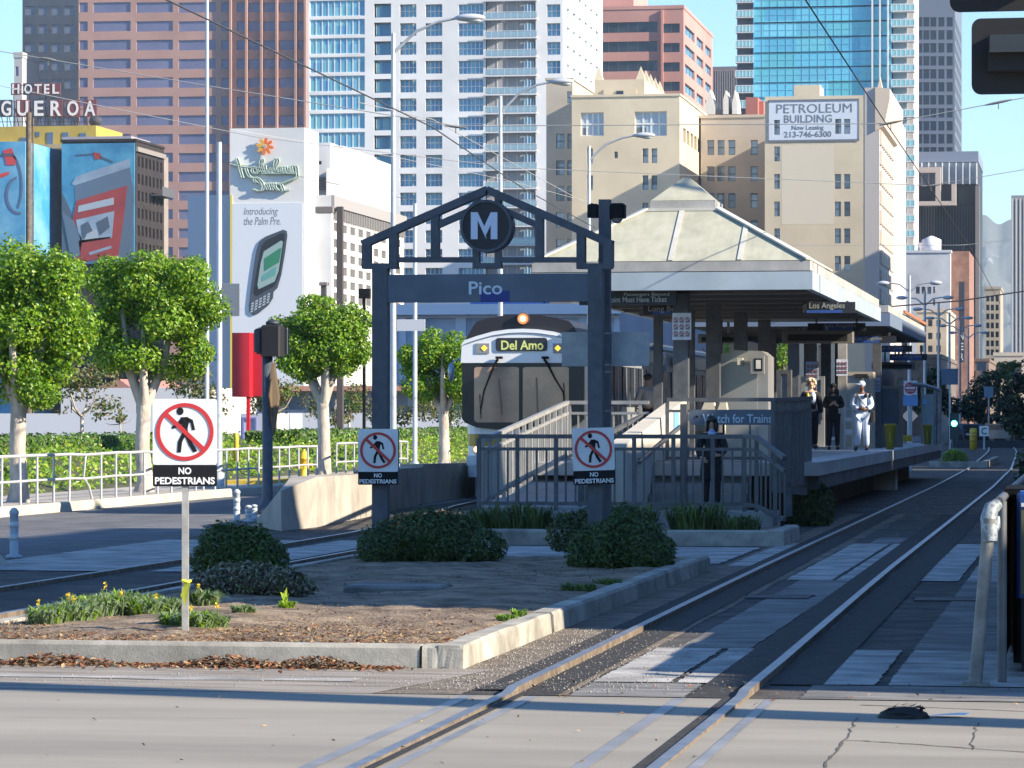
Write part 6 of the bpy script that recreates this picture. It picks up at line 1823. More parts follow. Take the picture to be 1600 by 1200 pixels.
thin('dark broad tree standing behind the street tree left of the train', 705, 150, [(680, 620, 30, 40), (715, 640, 26, 40)], 1800, 37, [LEAF_C, SHRUB_A, SHRUB_B], .1)
thin('brown leaved tree behind the two tall lamp poles', 300, 105, [(300, 600, 40, 22), (270, 580, 30, 18), (330, 620, 26, 30)], 1300, 38, [OLIVE, OLIVE2, LEAF_C])
# hedge
def hedge(label, X0, X1, Y0, Y1, z0, z1, n, size, seed, mats=None, mis=(0, 1, 1, 2)):
    random.seed(seed)
    m = MB()
    for i in range(n):
        f = random.random()
        y = random.uniform(Y0, Y1); 
        if f < .55: p = (X1 + random.uniform(-.12, .03), y, random.uniform(z0, z1)); nr = Vector((1, -.3, .3))
        elif f < .85: p = (random.uniform(X0, X1), y, z1 + random.uniform(-.12, .05) + .05 * math.sin(y * 2)); nr = Vector((.2, 0, 1))
        else: p = (random.uniform(X0, X1), Y0 + random.uniform(-.03, .12), random.uniform(z0, z1)); nr = Vector((0, -1, .3))
        leaf(m, p, size * random.uniform(.7, 1.3), nr + rand_dir() * .7, random.choice(mis), .6)
    o = thing('hedge', label, 'hedge', ((X0 + X1) / 2, (Y0 + Y1) / 2, z0))
    m.build('foliage', mats or [LEAF_B, LEAF_C, SHRUB_A], o)
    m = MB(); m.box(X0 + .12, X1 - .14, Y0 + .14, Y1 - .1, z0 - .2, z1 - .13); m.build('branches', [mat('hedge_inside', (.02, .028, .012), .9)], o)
hedge('clipped dark hedge behind the ground cover at the left', -27.0, -25.6, 77, 101, .8, 1.22, 7000, .12, 41)
hedge('clipped green hedge behind the ground cover, from the red sign to the train', -27.2, -25.4, 108, 150, .8, 1.26, 9000, .14, 42)
# lamps
LPOLE = mat('lamp_pole', (.50, .52, .54), .45, .3, col2=(.58, .6, .62), scale=3)
def street_lamp(label, px, X, ytop, arm_px, arm_y, pole_r=.085, baseY=None):
    q = onX(px, ytop, X); Y = q.y; zt = q.z
    o = thing('street_lamp', label, 'street lamp', (X, Y, .15), 'tall cobra head street lamps on the left')
    m = MB(); m.tube([(X, Y, .15), (X, Y, .6), (X, Y, zt)], [pole_r * 1.5, pole_r * 1.1, pole_r * .7], 12); m.tube([(X, Y, .15), (X, Y, .5)], .2, 12); m.build('pole', [LPOLE], o)
    e = onY(arm_px, arm_y, Y)
    b_ = Vector((X, Y, zt - .55)); L = e.x - X
    pts = [b_, Vector((X + L * .25, Y, b_.z + (e.z - b_.z) * .62)), Vector((X + L * .5, Y, b_.z + (e.z - b_.z) * .9)), Vector((X + L * .72, Y, e.z))]
    m = MB(); m.tube(pts, [.045, .04, .038, .035], 8); m.build('arm', [LPOLE], o)
    m = MB(); m.ball((X + L * .84, Y, e.z), (L * .17, .17, .11), 14, 8); m.build('lamp_head', [mat('lamp_head', (.5, .52, .55), .4)], o)
    m = MB(); m.ball((X + L * .88, Y, e.z - .07), (L * .09, .12, .08), 12, 6); m.build('lens', [mat('lamp_lens', (.6, .62, .62), .3)], o)
street_lamp('tall cobra head lamp whose head stands before the white tower, nearest of the row', 614.5, -19, 52, 757, 27)
street_lamp('cobra head lamp whose head stands left of the pinnacled building', 782, -19, 150, 896, 127)
street_lamp('cobra head lamp whose head hangs before the cream building', 920.5, -19, 228, 1023, 211)
def pole(name, label, cat, px, X, ytop, r, m_, zb=.15, taper=.8):
    q = onX(px, ytop, X)
    mb = MB(); mb.tube([(X, q.y, zb), (X, q.y, zb + .3), (X, q.y, zb + .31), (X, q.y, q.z)], [r * 1.7, r * 1.6, r, r * taper], 12)
    return tag(mb.build(name, [m_]), label, cat), q
pole('street_pole', 'very tall slim white pole rising past the top of the picture left of the hotel', 'pole', 323.5, -19.4, -60, .05, mat('pole_white', (.50, .52, .55), .4, .2))
o, q = pole('street_pole', 'thicker grey steel pole beside the tall white pole', 'pole', 342.5, -19.45, 222, .075, LPOLE)
m = MB(); a, c = onY(346, 443, q.y - .2), onY(375, 494, q.y - .2); m.bevbox(a.x, c.x, q.y - .2, q.y - .17, c.z, a.z, .01); m.box(a.x - .05, c.x, q.y - .165, q.y - .14, a.z - .18, a.z - .13); m.box(a.x - .05, c.x, q.y - .165, q.y - .14, c.z + .13, c.z + .18)
tag(m.build('road_sign', [mat('sign_back', (.24, .27, .31), .5, .3)]), 'grey back of a road sign on the thicker steel pole', 'sign')
pole('street_pole', 'slim pale pole left of the train, with a blank white plate', 'pole', 648.5, -19, 318, .07, LPOLE)
m = MB(); q = onX(640, 500, -18.9); a, c = onY(620, 499, q.y), onY(664, 517, q.y); m.box(a.x, c.x, q.y, q.y + .04, c.z, a.z); tag(m.build('street_name_plate', [mat('plate_pale', (.58, .61, .66), .5)]), 'blank pale plate on the pole left of the train', 'sign')
def box_lamp(label, px, Y, ytop, l, r, t, bt):
    q = onY(px, ytop, Y); o = thing('area_lamp', label, 'street lamp', (q.x, Y, .8))
    m = MB(); m.box(q.x - .11, q.x + .11, Y - .11, Y + .11, .8, q.z); m.build('pole', [mat('lamp_brown', (.10, .085, .08), .5)], o)
    a, c = onY(l, t, Y), onY(r, bt, Y); m = MB(); m.bevbox(a.x, c.x, Y - .2, Y + .2, c.z, a.z, .03); m.box(min(c.x, q.x) - .01, max(c.x, q.x - .11), Y - .05, Y + .05, (a.z + c.z) / 2 - .05, (a.z + c.z) / 2 + .05); m.build('lamp_head', [mat('lamp_brown_head', (.22, .19, .18), .5)], o)
box_lamp('brown square lamp with its box head turned left, before the hotel wing', 531.5, 120, 323, 494.5, 523, 323, 333)
box_lamp('small brown T topped lamp over the street tree, before the hotel wing', 506, 150, 441, 500, 513, 441, 446)
m = MB(); q = onY(568, 452, 118); a, c = onY(560, 451, 118), onY(577, 466, 118); m.box(a.x, c.x, 118, 118.3, c.z, a.z); m.box(q.x - .05, q.x + .05, 118.05, 118.15, .8, c.z); tag(m.build('box_sign', [BLACK]), 'small dark box on a post over the street tree', 'sign')
# red pylon sign with a yellow foot
YRD = 112
rs = thing('pylon_sign', 'bright red pylon sign on a red pole with a yellow foot', 'sign', (onY(384, 690, YRD).x, YRD, .7))
REDP = mat('pylon_red', (.62, .02, .035), .4); REDD = mat('pylon_red_side', (.40, .02, .04), .45)
m = MB(); a, c = onY(362.5, 520, YRD), onY(390, 620, YRD); m.box(a.x, c.x, YRD, YRD + 1.6, c.z, a.z); m.build('cabinet', [REDP], rs)
a2, c2 = onY(390.3, 520, YRD + .4), onY(411, 619, YRD + .4); m = MB(); m.box(c.x + .01, c2.x, YRD + .5, YRD + 1.5, c2.z, a2.z); m.build('side_cabinet', [mat('pylon_red_side', (.4, .02, .04))], rs)
q = onY(384, 620, YRD); z1 = onY(384, 686, YRD).z
m = MB(); m.box(q.x - .055, q.x + .055, YRD + .3, YRD + .41, z1, q.z); m.build('pole', [REDP], rs)
m = MB(); m.box(q.x - .07, q.x + .07, YRD + .28, YRD + .43, -.0, z1); m.build('foot', [YELLOW], rs)
m = MB(); q = onX(369, 700, -22.5); m.lathe([(.07, 0), (.07, .9), (.05, 1.0)], 12, 0, (-22.5, q.y, .3)); tag(m.build('bollard', [YELLOW]), 'small yellow bollard left of the red sign pole', 'bollard')
# old pole with a pale sunlit edge left of the painted wall
m = MB(); q = onY(45, 176, 180); m.tube([(q.x, 180, 0), (q.x, 180, q.z)], [.2, .16], 10); m.tube([(q.x + .25, 180, 0), (q.x + .25, 180, q.z - .3)], .05, 8); tag(m.build('utility_pole', [DARKBARK]), 'dark wooden utility pole before the yellow hotel storey', 'pole')
# ---- signal on the road divider
q = onZ(418, 803, 0)
YS = q.y
sg = thing('traffic_signal', 'black traffic signal on a short dark pole at the flared wall end', 'traffic signal', (q.x, YS, 0))
m = MB(); zt = onY(418, 556, YS).z; m.lathe([(.26, 0), (.22, .06), (.12, .22), (.095, .3), (.095, zt)], 14, 0, (q.x, YS, 0)); m.build('pole', [SLATE], sg)
m = MB(); a, c = onY(411, 508, YS), onY(441, 557, YS); m.bevbox(a.x, c.x, YS - .18, YS + .2, c.z, a.z, .03); hd = m.build('signal_head', [MATTEBLACK], sg)
m = MB(); a, c = onY(396.5, 511, YS), onY(447, 553, YS); m.bevbox(a.x, c.x, YS + .202, YS + .24, c.z, a.z, .03); m.bevbox(a.x + .02, a.x + .16, YS - .1, YS + .18, c.z + .03, a.z - .03, .03); m.build('back_plate', [mat('signal_slate', (.03, .04, .055), .5)], hd)
m = MB(); a = onY(426, 507, YS); m.lathe([(.13, 0), (.12, .05), (.03, .09)], 12, 0, (a.x, YS, a.z)); m.build('cap', [MATS['signal_slate']], hd)
m = MB(); a = onY(427, 620, YS)
pl = [(YS - .35, a.z), (YS + .05, a.z + .66), (YS + .45, a.z), (YS + .05, a.z - .66)]
m.prismx(pl, a.x - .0, a.x + .015)
ob = m.build('warning_plate', [mat('plate_bronze', (.14, .10, .06), .5)], sg)
m = MB(); a0 = onY(427, 560, YS)
m.add([(a.x + .02, YS - .15, onY(427, 560, YS).z), (a.x + .11, YS - .1, a.z), (a.x + .02, YS - .12, onY(427, 682, YS).z), (a.x - .07, YS - .16, a.z)], [(0, 1, 2, 3)]); m.build('plate_face', [MATS['plate_bronze']], sg)

# ================================================================== RIGHT SIDE NEAR
YRT = 20.9
q = onZ(1526, 1072, 0)
gp = thing('gate_post', 'leaning steel pipe post with a taped top at the right edge of the track', 'post', (q.x, q.y, 0))
t = onY(1546, 795, q.y)
m = MB(); m.tube([(q.x - .01, q.y, 0), (q.x + (t.x - q.x) * .55, q.y, .62), (t.x, q.y, t.z - .06)], [.043, .041, .04], 12); m.box(q.x - .09, q.x + .08, q.y - .07, q.y + .07, 0.003, .03); m.build('post', [mat('pipe_dull', (.15, .15, .145), .55, .2, col2=(.24, .24, .23), scale=9)], gp)
m = MB(); tt = Vector((t.x, q.y, t.z)); m.tube([tt + Vector((0, 0, -.2)), tt + Vector((.0, .0, -.13)), tt + Vector((-.008, .03, -.06)), tt + Vector((.01, .06, .0)), tt + Vector((.05, .1, .03))], [.05, .053, .05, .05, .036], 10)
m.tube([tt + Vector((.02, .0, -.16)), tt + Vector((.045, .02, -.11)), tt + Vector((.05, .05, -.05))], [.02, .024, .015], 7); m.build('taped_joint', [mat('tape_grey', (.30, .34, .36), .5, col2=(.14, .17, .19), scale=22, lo=.45, hi=.55)], gp)
fx = q.x + .12
fe = thing('mesh_fence', 'dark screened fence running back from the leaning post', 'fence', (fx, q.y, 0))
m = MB(); m.box(fx, fx + .02, q.y + .3, 42, .06, 1.12); m.build('screen', [mat('screen_dark', (.008, .010, .010), 1.0, col2=(.014, .016, .015), scale=14, spec=0.0)], fe)
m = MB(); m.tube([(fx + .01, q.y + .3, 1.15), (fx + .01, 42, 1.15)], .03, 8)
for k in range(8): m.tube([(fx + .03, q.y + .3 + k * 2.8, 0), (fx + .03, q.y + .3 + k * 2.8, 1.15)], .03, 8)
m.build('frame', [RAILGREY], fe)
cb = thing('utility_cabinet', 'black utility cabinet behind the screened fence at the right edge', 'cabinet', (-.28, 24.0, 0))
m = MB(); m.bevbox(-.50, .35, 23.2, 24.6, .02, 1.16, .03); m.build('body', [mat('cabinet_black', (.008, .009, .01), .9, spec=.1)], cb)
m = MB(); m.box(-.56, .41, 23.15, 24.65, 1.161, 1.2); m.build('lid', [mat('cabinet_black', (0, 0, 0))], cb)
YBX = 22.6
a, c = onY(1588.5, 768, YBX), onY(1640, 935, YBX)
bx = thing('newspaper_box', 'dark blue newspaper box on a black stand at the right edge', 'newspaper box', ((a.x + c.x) / 2, YBX, 0))
m = MB(); m.bevbox(a.x, c.x, YBX, YBX + .4, c.z, a.z, .02); p = m.build('body', [mat('box_deep_blue', (.01, .05, .20), .4)], bx)
m = MB(); m.box(a.x + .03, c.x - .05, YBX - .01, YBX - .001, c.z + .03, a.z - .12); p2 = m.build('door', [mat('box_door_olive', (.10, .11, .06), .5)], p)
m = MB(); m.box(a.x + .03, c.x - .05, YBX - .012, YBX - .002, a.z - .1, a.z - .075); m.build('strip', [WHITE], p)
m = MB(); m.box(a.x + .03, c.x - .03, YBX + .03, YBX + .35, 0, c.z - .002); m.build('stand', [MATTEBLACK], bx)
# signal heads at the top right, on their pole just outside the picture
YSG = 18.6
sp_ = thing('train_signal', 'big black signal heads with back plates at the top right corner', 'traffic signal', (.55, YSG, 0))
m = MB(); m.lathe([(.2, 0), (.18, .05), (.085, .1), (.08, 6.2)], 14, 0, (.55, YSG, 0)); m.build('pole', [GALV], sp_)
for (l, t_, r, bt) in ((1518, 29, 1664, 145), (1484, -110, 1664, 15)):
    a, c = onY(l, t_, YSG - .3), onY(r, bt, YSG - .3); r_ = .05
    poly = []
    for (qx, qz, a0) in ((c.x - r_, c.z + r_, -90), (c.x - r_, a.z - r_, 0), (a.x + r_, a.z - r_, 90), (a.x + r_, c.z + r_, 180)):
        for k in range(5): poly.append((qx + r_ * math.cos(R(a0 + 22.5 * k)), qz + r_ * math.sin(R(a0 + 22.5 * k))))
    m = MB(); m.prism(poly, YSG - .3, YSG - .27); p = m.build('back_plate', [MATTEBLACK], sp_)
    m = MB(); cz_ = (a.z + c.z) / 2
    m.prism([(a.x + .09, cz_ - .09), (a.x + .5, cz_ - .09), (a.x + .5, cz_ + .12), (a.x + .12, cz_ + .12), (a.x + .09, cz_ + .09)], YSG - .42, YSG - .301); hd = m.build('signal_head', [MATTEBLACK], p)
    m = MB(); m.box(a.x + .1, a.x + .5, YSG - .5, YSG - .421, cz_ + .0, cz_ + .012); m.box(a.x + .1, a.x + .5, YSG - .425, YSG - .4205, cz_ + .02, cz_ + .10); m.build('visor', [mat('visor_grey', (.035, .04, .045), .4)], hd)
    m = MB(); m.box(a.x + .3, .55, YSG - .265, YSG - .2, cz_ - .04, cz_ + .04); m.box(.47, .63, YSG - .2, YSG, cz_ - .04, cz_ + .04); m.build('arm', [GALV], sp_)
# litter on the gutter at the right
random.seed(77)
m = MB(); q = onZ(1412, 1122, 0)
for i in range(40):
    a = rand_dir(); m.add([(q.x + a.x * .16, q.y + a.y * .1, .004 + abs(a.z) * .07), (q.x + a.x * .1 + .04, q.y + a.y * .1, .01 + abs(a.z) * .08), (q.x + a.x * .1, q.y + a.y * .06 + .05, .01 + abs(a.z) * .06)], [(0, 1, 2)])
m.ball((q.x, q.y, 0), (.15, .09, .065), 12, 6)
tag(m.build('dark_rag', [MATTEBLACK]), 'crumpled dark rag in the gutter at the lower right', 'rag')
m = MB(); q = onZ(1480, 1119, 0.01); m.add([(q.x - .12, q.y, .012), (q.x + .1, q.y - .02, .02), (q.x + .13, q.y + .08, .03), (q.x - .05, q.y + .1, .012)], [(0, 1, 2, 3)]); tag(m.build('paper_scrap', [WHITE]), 'white paper scrap in the gutter at the lower right', 'paper')
m = MB(); a, c = onZ(690, 918, .16), onZ(535, 918, .16); m.bevbox(c.x, a.x, a.y - .15, a.y + .55, .1, .175, .02); tag(m.build('ground_lid', [MIDCON]), 'flat pale concrete lid set in the dirt of the island', 'lid')
# storm grates between the rails
for px, py, lab in ((1215, 934, 'dark slotted drain grate between the rails'), (1480, 938, 'dark square cover in the worn pavement right of the tracks')):
    q = onZ(px, py, 0); m = MB(); m.box(q.x - .3, q.x + .3, q.y - .2, q.y + .25, -.01, .012); m.box(q.x - .33, q.x + .33, q.y + .253, q.y + .3, -.01, .014)
    tag(m.build('drain_cover', [mat('cover_dark', (.05, .05, .055), .7)]), lab, 'drain cover')

# ================================================================== PLANTS ON THE ISLAND
def shrub(label, px, pybot, l, r, t, n, size, mats, mis, seed, yoff=0, deep=.9, zb=.13, group=None):
    random.seed(seed)
    q = onZ(px, pybot, zb); Y = q.y + (onY(r, 800, q.y).x - onY(l, 800, q.y).x) * .35
    a, c = onY(l, t, Y), onY(r, t, Y)
    w, hgt, x0 = c.x - a.x, a.z - zb, (a.x + c.x) / 2
    lobes = []
    k = 13
    for i in range(k):
        fx_ = (i + .5) / k - .5
        sc_ = 1 - abs(2 * fx_) ** 3.2 * .42
        lobes.append(((x0 + fx_ * w * .8, Y + random.uniform(-.2, .2) * w * deep * .5, zb + hgt * .42 * sc_ + random.uniform(-.03, .05)), (w * random.uniform(.14, .2), w * .22 * deep, hgt * random.uniform(.48, .58) * sc_)))
    m = MB(); foliage(m, lobes, int(n * 1.35), size, mis, .5, .2, .5, .9, .8)
    m.v = [(x, y, max(z, zb)) for x, y, z in m.v]
    o = thing('shrub', label, 'shrub', (x0, Y, zb), group)
    m.build('foliage', mats, o)
    m = MB()
    for i in range(5): m.tube([(x0 + random.uniform(-.1, .1), Y, zb - .02), (x0 + random.uniform(-.3, .3) * w, Y + random.uniform(-.1, .1), zb + hgt * .6)], [.02, .008], 5)
    m.build('stems', [DARKBARK], o)
shrub('broad clipped dark shrub between the portal columns', 690, 882, 566, 782, 800, 9000, .05, [SHRUB_A, SHRUB_B, LEAF_C], [0, 1, 1, 2], 51)
shrub('rounded dark shrub in front of the right portal column', 970, 889, 890, 1053, 806, 8000, .048, [SHRUB_A, SHRUB_B, LEAF_C], [0, 0, 1, 1, 2], 52)
shrub('dark shrub just behind the rounded one at the right portal column', 930, 866, 860, 1040, 787, 6000, .05, [SHRUB_A, SHRUB_B, LEAF_C], [0, 1, 1], 53)
shrub('dark leafy shrub right of the front sign post', 372, 900, 302, 446, 818, 7000, .048, [SHRUB_A, SHRUB_B, LEAF_C], [0, 0, 1, 2], 54)
shrub('grey dried shrub at the foot of the dark shrub by the front sign', 405, 932, 312, 482, 880, 6000, .045, [SHRUB_G, SHRUB_G2, SHRUB_A], [0, 0, 1, 1, 2], 55)
m = MB(); kerbseg(m, (-8.9, 44.6), (-3.95, 44.6), .2, .20, (0, 1)); kerbseg(m, (-3.95, 44.61), (-3.95, 47.2), .2, .20, (-1, 0))
struct('planter_kerb', m, KERBCON, 'concrete kerb of the planted bed before the station ramp', 'kerb')
m = MB(); m.sheet([(-8.8, 44.75, .15), (-4.1, 44.75, .15), (-4.1, 47.6, .15), (-8.8, 47.6, .15)]); struct('planter_soil', m, DIRT, 'dark soil of the bed before the station ramp', 'ground')
def blades(label, spots, mats, mis, seed, name='grass_clump', cat='plant', flowers=0, group=None, hang=.5):
    """spots: (x, y, z, radius, height, count)"""
    random.seed(seed)
    o = thing(name, label, cat, spots[0][:3], group)
    m = MB()
    for (x, y, z, r, h, n) in spots:
        for i in range(n):
            a = random.uniform(0, 6.283); rr = r * math.sqrt(random.random()) * .75
            bx_, by_ = x + rr * math.cos(a), y + rr * math.sin(a)
            L = h * random.uniform(.4, 1.15); lean = random.uniform(.15, 1.0) * L
            da = a + random.uniform(-.9, .9); dx, dy = math.cos(da), math.sin(da)
            w = random.uniform(.006, .012) + h * .012
            p0, p1, p2 = Vector((bx_, by_, z)), Vector((bx_ + dx * lean * .4, by_ + dy * lean * .4, z + L * .72)), Vector((bx_ + dx * lean, by_ + dy * lean, z + L * (1 - hang * lean / L)))
            sd = Vector((-dy, dx, 0)) * w
            m.add([p0 - sd, p0 + sd, p1 + sd * .8, p1 - sd * .8, p2], [(0, 1, 2, 3), (3, 2, 4)], random.choice(mis))
    m.build('blades', mats, o)
    if flowers:
        m = MB()
        for i in range(flowers):
            x, y, z, r, h, n = random.choice(spots)
            bx_, by_ = x + random.uniform(-r, r), y + random.uniform(-r, r) * .7
            L = h * random.uniform(1.0, 1.35)
            m.tube([(bx_, by_, z), (bx_ + .01, by_, z + L * .8)], .004, 4, 1)
            for k in range(10):
                leaf(m, (bx_ + random.uniform(-.012, .014), by_ + random.uniform(-.012, .012), z + L * (.78 + .022 * k)), .022, (random.uniform(-1, 1), -1, random.uniform(-.3, .6)), 0, .7)
        m.build('flower_spike', [PETAL, BLADE_A], o)
    return o
def gz(px, py): return onZ(px, py, .13)
def spot(px, py, rpx, h, n):
    q = gz(px, py); d = q.y * C - q.x * S
    return (q.x, q.y, .13, rpx * d / 5300, h, n)
blades('bright green blade clump with yellow flower spikes left of the front sign', [spot(75, 977, 38, 0.16, 457), spot(110, 974, 47, 0.18, 563), spot(150, 965, 60, 0.20, 739), spot(195, 962, 60, 0.21, 739), spot(228, 965, 38, 0.18, 422)], [BLADE_A, BLADE_B, LEAF_A], [0, 1, 1, 2], 61, flowers=6)
blades('low green blade clump at the foot of the front sign post', [spot(265, 985, 19, .16, 256), spot(310, 988, 36, .17, 512), rspot] if False else [spot(268, 984, 19, .16, 256), spot(310, 987, 33, .17, 512), spot(340, 985, 19, .13, 224)], [BLADE_A, BLADE_B, LEAF_A], [0, 0, 1, 2], 62, flowers=2)
blades('small green blade clumps behind the front sign post', [spot(262, 960, 31, .16, 320), spot(320, 948, 28, .16, 288)], [BLADE_A, BLADE_B, LEAF_C], [0, 1, 2], 63, flowers=2)
blades('small blue-green rosette in the dirt right of the front sign', [spot(380, 964, 19, .11, 256)], [BLADE_B, BLADE_A], [0, 0, 1], 64)
blades('tiny bright weed in the dirt, right of the rosette', [spot(448, 952, 14, .08, 128), spot(446, 948, 3, .16, 12)], [LEAF_A, LEAF_Y], [0, 1], 65)
blades('small pale weed close to the right island kerb', [spot(792, 972, 19, .07, 176), spot(812, 965, 14, .08, 128)], [BLADE_A, LEAF_A], [0, 1], 66)
blades('low dark weeds in the shade by the right island kerb', [spot(905, 925, 36, .09, 320), spot(950, 915, 28, .08, 224)], [SHRUB_A, BLADE_A], [0, 0, 1], 67)
blades('drooping strap leaved plants left in the bed before the ramp', [(-8.3, 46.6, .15, .35, .34, 220), (-7.7, 46.2, .15, .5, .42, 320), (-7.2, 46.5, .15, .3, .28, 160)], [SHRUB_A, SHRUB_B, BLADE_A], [0, 0, 1, 1, 2], 68)
blades('drooping strap leaved plants right in the bed before the ramp', [(-6.1, 46.2, .15, .35, .4, 260), (-5.3, 46.3, .15, .5, .44, 340), (-4.7, 46.1, .15, .4, .26, 220)], [SHRUB_A, SHRUB_B, BLADE_A], [0, 0, 1, 1, 2], 69)
shrub('low dark shrub at the edge of the platform railing', 1262, 822, 1228, 1300, 742, 3000, .07, [SHRUB_B, SHRUB_A], [0, 0, 1], 70, zb=.0)
random.seed(71)
q = onY(1500, 720, 108)
shrub('sunlit pale green bush at the far end of the platform', 1496, 727, 1472, 1512, 702, 1600, .14, [LEAF_A, LEAF_Y, BLADE_B], [0, 1, 2], 71, zb=.0)
m = MB(); a = onZ(1490, 730, 0); m.box(a.x - .8, a.x + 1.0, a.y - 1.2, a.y - 1.0, 0, .22); m.box(a.x + 1.0, a.x + 1.2, a.y - 1.2, a.y + 14, 0, .22); struct('far_kerb', m, KERBCON, 'low concrete kerb beyond the platform end', 'kerb')
# leaf litter and pebbles
random.seed(81)
m = MB()
def litter(n, fx_, mis, s0, s1):
    for i in range(n):
        x, y, z = fx_()
        leaf(m, (x, y, z + random.uniform(0, .012)), random.uniform(s0, s1), (random.uniform(-.7, .7), random.uniform(-.7, .7), 1), random.choice(mis), .55)
litter(2000, lambda: (random.uniform(-8, -4.35), 22.47 + abs(random.gauss(0, 1.1)), .135), [0, 1, 1, 2, 2], .02, .055)
litter(900, lambda: (random.uniform(-7.6, -4.5), 22.26 - abs(random.gauss(0, .16)), .006), [0, 0, 1, 2], .025, .06)
def heap(cx_, w):
    x = random.gauss(cx_, w); return (x, 22.25 - abs(random.gauss(0, .09)), .005 + random.random() * .07 * math.exp(-((x - cx_) / w) ** 2))
litter(600, lambda: heap(-6.9, .35), [0, 0, 1, 2, 2], .025, .055)
litter(650, lambda: heap(-5.7, .3), [0, 0, 1, 2, 2], .025, .055)
litter(600, lambda: heap(-5.1, .25), [0, 1, 2, 2], .025, .05)
litter(900, lambda: (random.uniform(-8, -4.3), random.uniform(24.0, 35), .14), [1, 2, 2], .02, .04)
for i in range(5200):
    x, y = random.uniform(-8.0, -4.32), 22.5 + abs(random.gauss(0, 1.5))
    leaf(m, (x, y, .14 + random.uniform(0, .015)), random.uniform(.03, .11), (random.uniform(-.3, .3), random.uniform(-.3, .3), 1), random.choice([1, 1, 2, 2, 0]), .10)
litter(60, lambda: (random.uniform(-3.5, .5), random.uniform(20.0, 21.3), .006), [0, 1, 2], .02, .05)
litter(40, lambda: (random.uniform(-6, -1), random.uniform(16, 20), .004), [1, 2, 2], .02, .04)
tag(m.build('fallen_leaves', [DRYLEAF_A, DRYLEAF_B, DRYLEAF_C]), 'dry rust and tan leaves along the island kerb', 'leaves', kind='stuff')
m = MB()
def stone(x, y, z, s):
    vs = [(x + s * random.uniform(.6, 1) * a, y + s * random.uniform(.6, 1) * b_, z + s * c_ * random.uniform(.5, .9)) for a, b_, c_ in ((1, 0, 0), (0, 1, 0), (-1, 0, 0), (0, -1, 0), (0, 0, 1))]
    m.add(vs, [(0, 1, 4), (1, 2, 4), (2, 3, 4), (3, 0, 4)])
for i in range(1500): stone(rail_x(24) + random.gauss(-.25, .28), random.uniform(20.6, 27), .0, random.uniform(.005, .014))
for i in range(700): stone(random.gauss(-2.9, .35), random.uniform(20.5, 25), .002, random.uniform(.004, .012))
for i in range(700): stone(random.uniform(-8, -4.3), random.uniform(22.6, 30), .135, random.uniform(.005, .014))
for i in range(500): stone(rail_x(40) + random.gauss(.8, 1.6), random.uniform(46, 75), .0, random.uniform(.008, .02))
for i in range(500): stone(random.uniform(-9, -2), random.gauss(21.2, .35), .004, random.uniform(.004, .011))
tag(m.build('gravel', [PEBBLE]), 'scattered small pebbles along the rails and the island', 'gravel', kind='stuff')

# ================================================================== WIRES
def wire(label, pts, r=.012, m_=None, sag=0.0):
    pts = [Vector(p) for p in pts]
    out = []
    for a, b_ in zip(pts, pts[1:]):
        n = 8
        for k in range(n):
            t = k / n
            p = a.lerp(b_, t); p.z -= sag * 4 * t * (1 - t); out.append(p)
    out.append(pts[-1])
    m = MB(); m.tube(out, r, 5)
    return tag(m.build('overhead_wire', [m_ or mat('wire_dark', (.06, .06, .065), .5)]), label, 'wire')
WL = mat('wire_pale', (.45, .45, .44), .5, .3)
ZC = 6.05
wire('dark contact wire over the right-hand track', [(-2.9, 8, ZC + .1), (-2.95, 50, ZC), (-2.95, 64, ZC), (-2.95, 86, ZC), (-3.3, 130, ZC)], .009)
wire('dark contact wire over the left-hand track above the train', [(-9.6, 12, ZC + .2), (-9.7, 50, ZC), (-10.6, 64, ZC), (-11.5, 86, ZC), (-11.6, 150, ZC)], .011)
wire('thin pale messenger wire above the left-hand track', [onY(560, 160, 46), (-9.7, 50, ZC + .12), onY(960, 342, 75)], .006, WL)
wire('pale span wire from the left edge to the nearest pair of contact wires', [onY(-60, 70, 50.5), onY(330, 135, 50.2), onY(715, 197, 50), onY(1385, 193, 50), onY(1700, 134, 50)], .007, WL)
wire('second pale span wire, crossing below the first one', [onY(-60, 122, 62), onY(400, 214, 63), onY(800, 262, 64), onY(1452, 290, 64), onY(1700, 248, 64)], .007, WL)
wire('thin grey wire sloping down across the white tower', [onY(360, 202, 80), onY(620, 246, 84), onY(785, 280, 88), onY(930, 318, 92)], .006, WL)
wire('farthest pale span wire, in front of the leasing sign building', [onY(1000, 384, 86), onY(1506, 383, 86), onY(1700, 360, 86)], .007, WL)
wire('dark low wire at the right, before the mountains', [onY(1380, 480, 120), onY(1500, 470, 120), onY(1700, 440, 120)], .025)
wire('thin dark wire on the hotel front and its neighbours', [onY(338, 250, 300), onY(480, 278, 300), onY(640, 312, 300)], .02)
def insul(label, px, py, Y, ang, L=.34):
    q = onY(px, py, Y); dx, dz = math.cos(ang) * L / 2, math.sin(ang) * L / 2
    m = MB(); m.tube([(q.x - dx, Y, q.z - dz), (q.x - dx * .4, Y, q.z - dz * .4), (q.x + dx * .4, Y, q.z + dz * .4), (q.x + dx, Y, q.z + dz)], [.009, .019, .019, .009], 8)
    m.bar((q.x, Y, q.z - .01), (q.x, Y, q.z - .1), .014, .014)
    tag(m.build('wire_insulator', [mat('insulator_grey', (.22, .22, .21), .5)]), label, 'insulator')
insul('grey insulator on the first span wire over the left-hand track', 712, 198, 50, -.12)
insul('grey insulator on the first span wire over the right-hand track', 1392, 192, 50, .18)
insul('pale insulator on the first span wire near the left edge', 75, 92, 50.4, -.16, .25)
insul('grey insulator on the second span wire over the right-hand track', 1455, 290, 64, .1)
insul('grey insulator on the farthest span wire', 1506, 383, 86, .05)
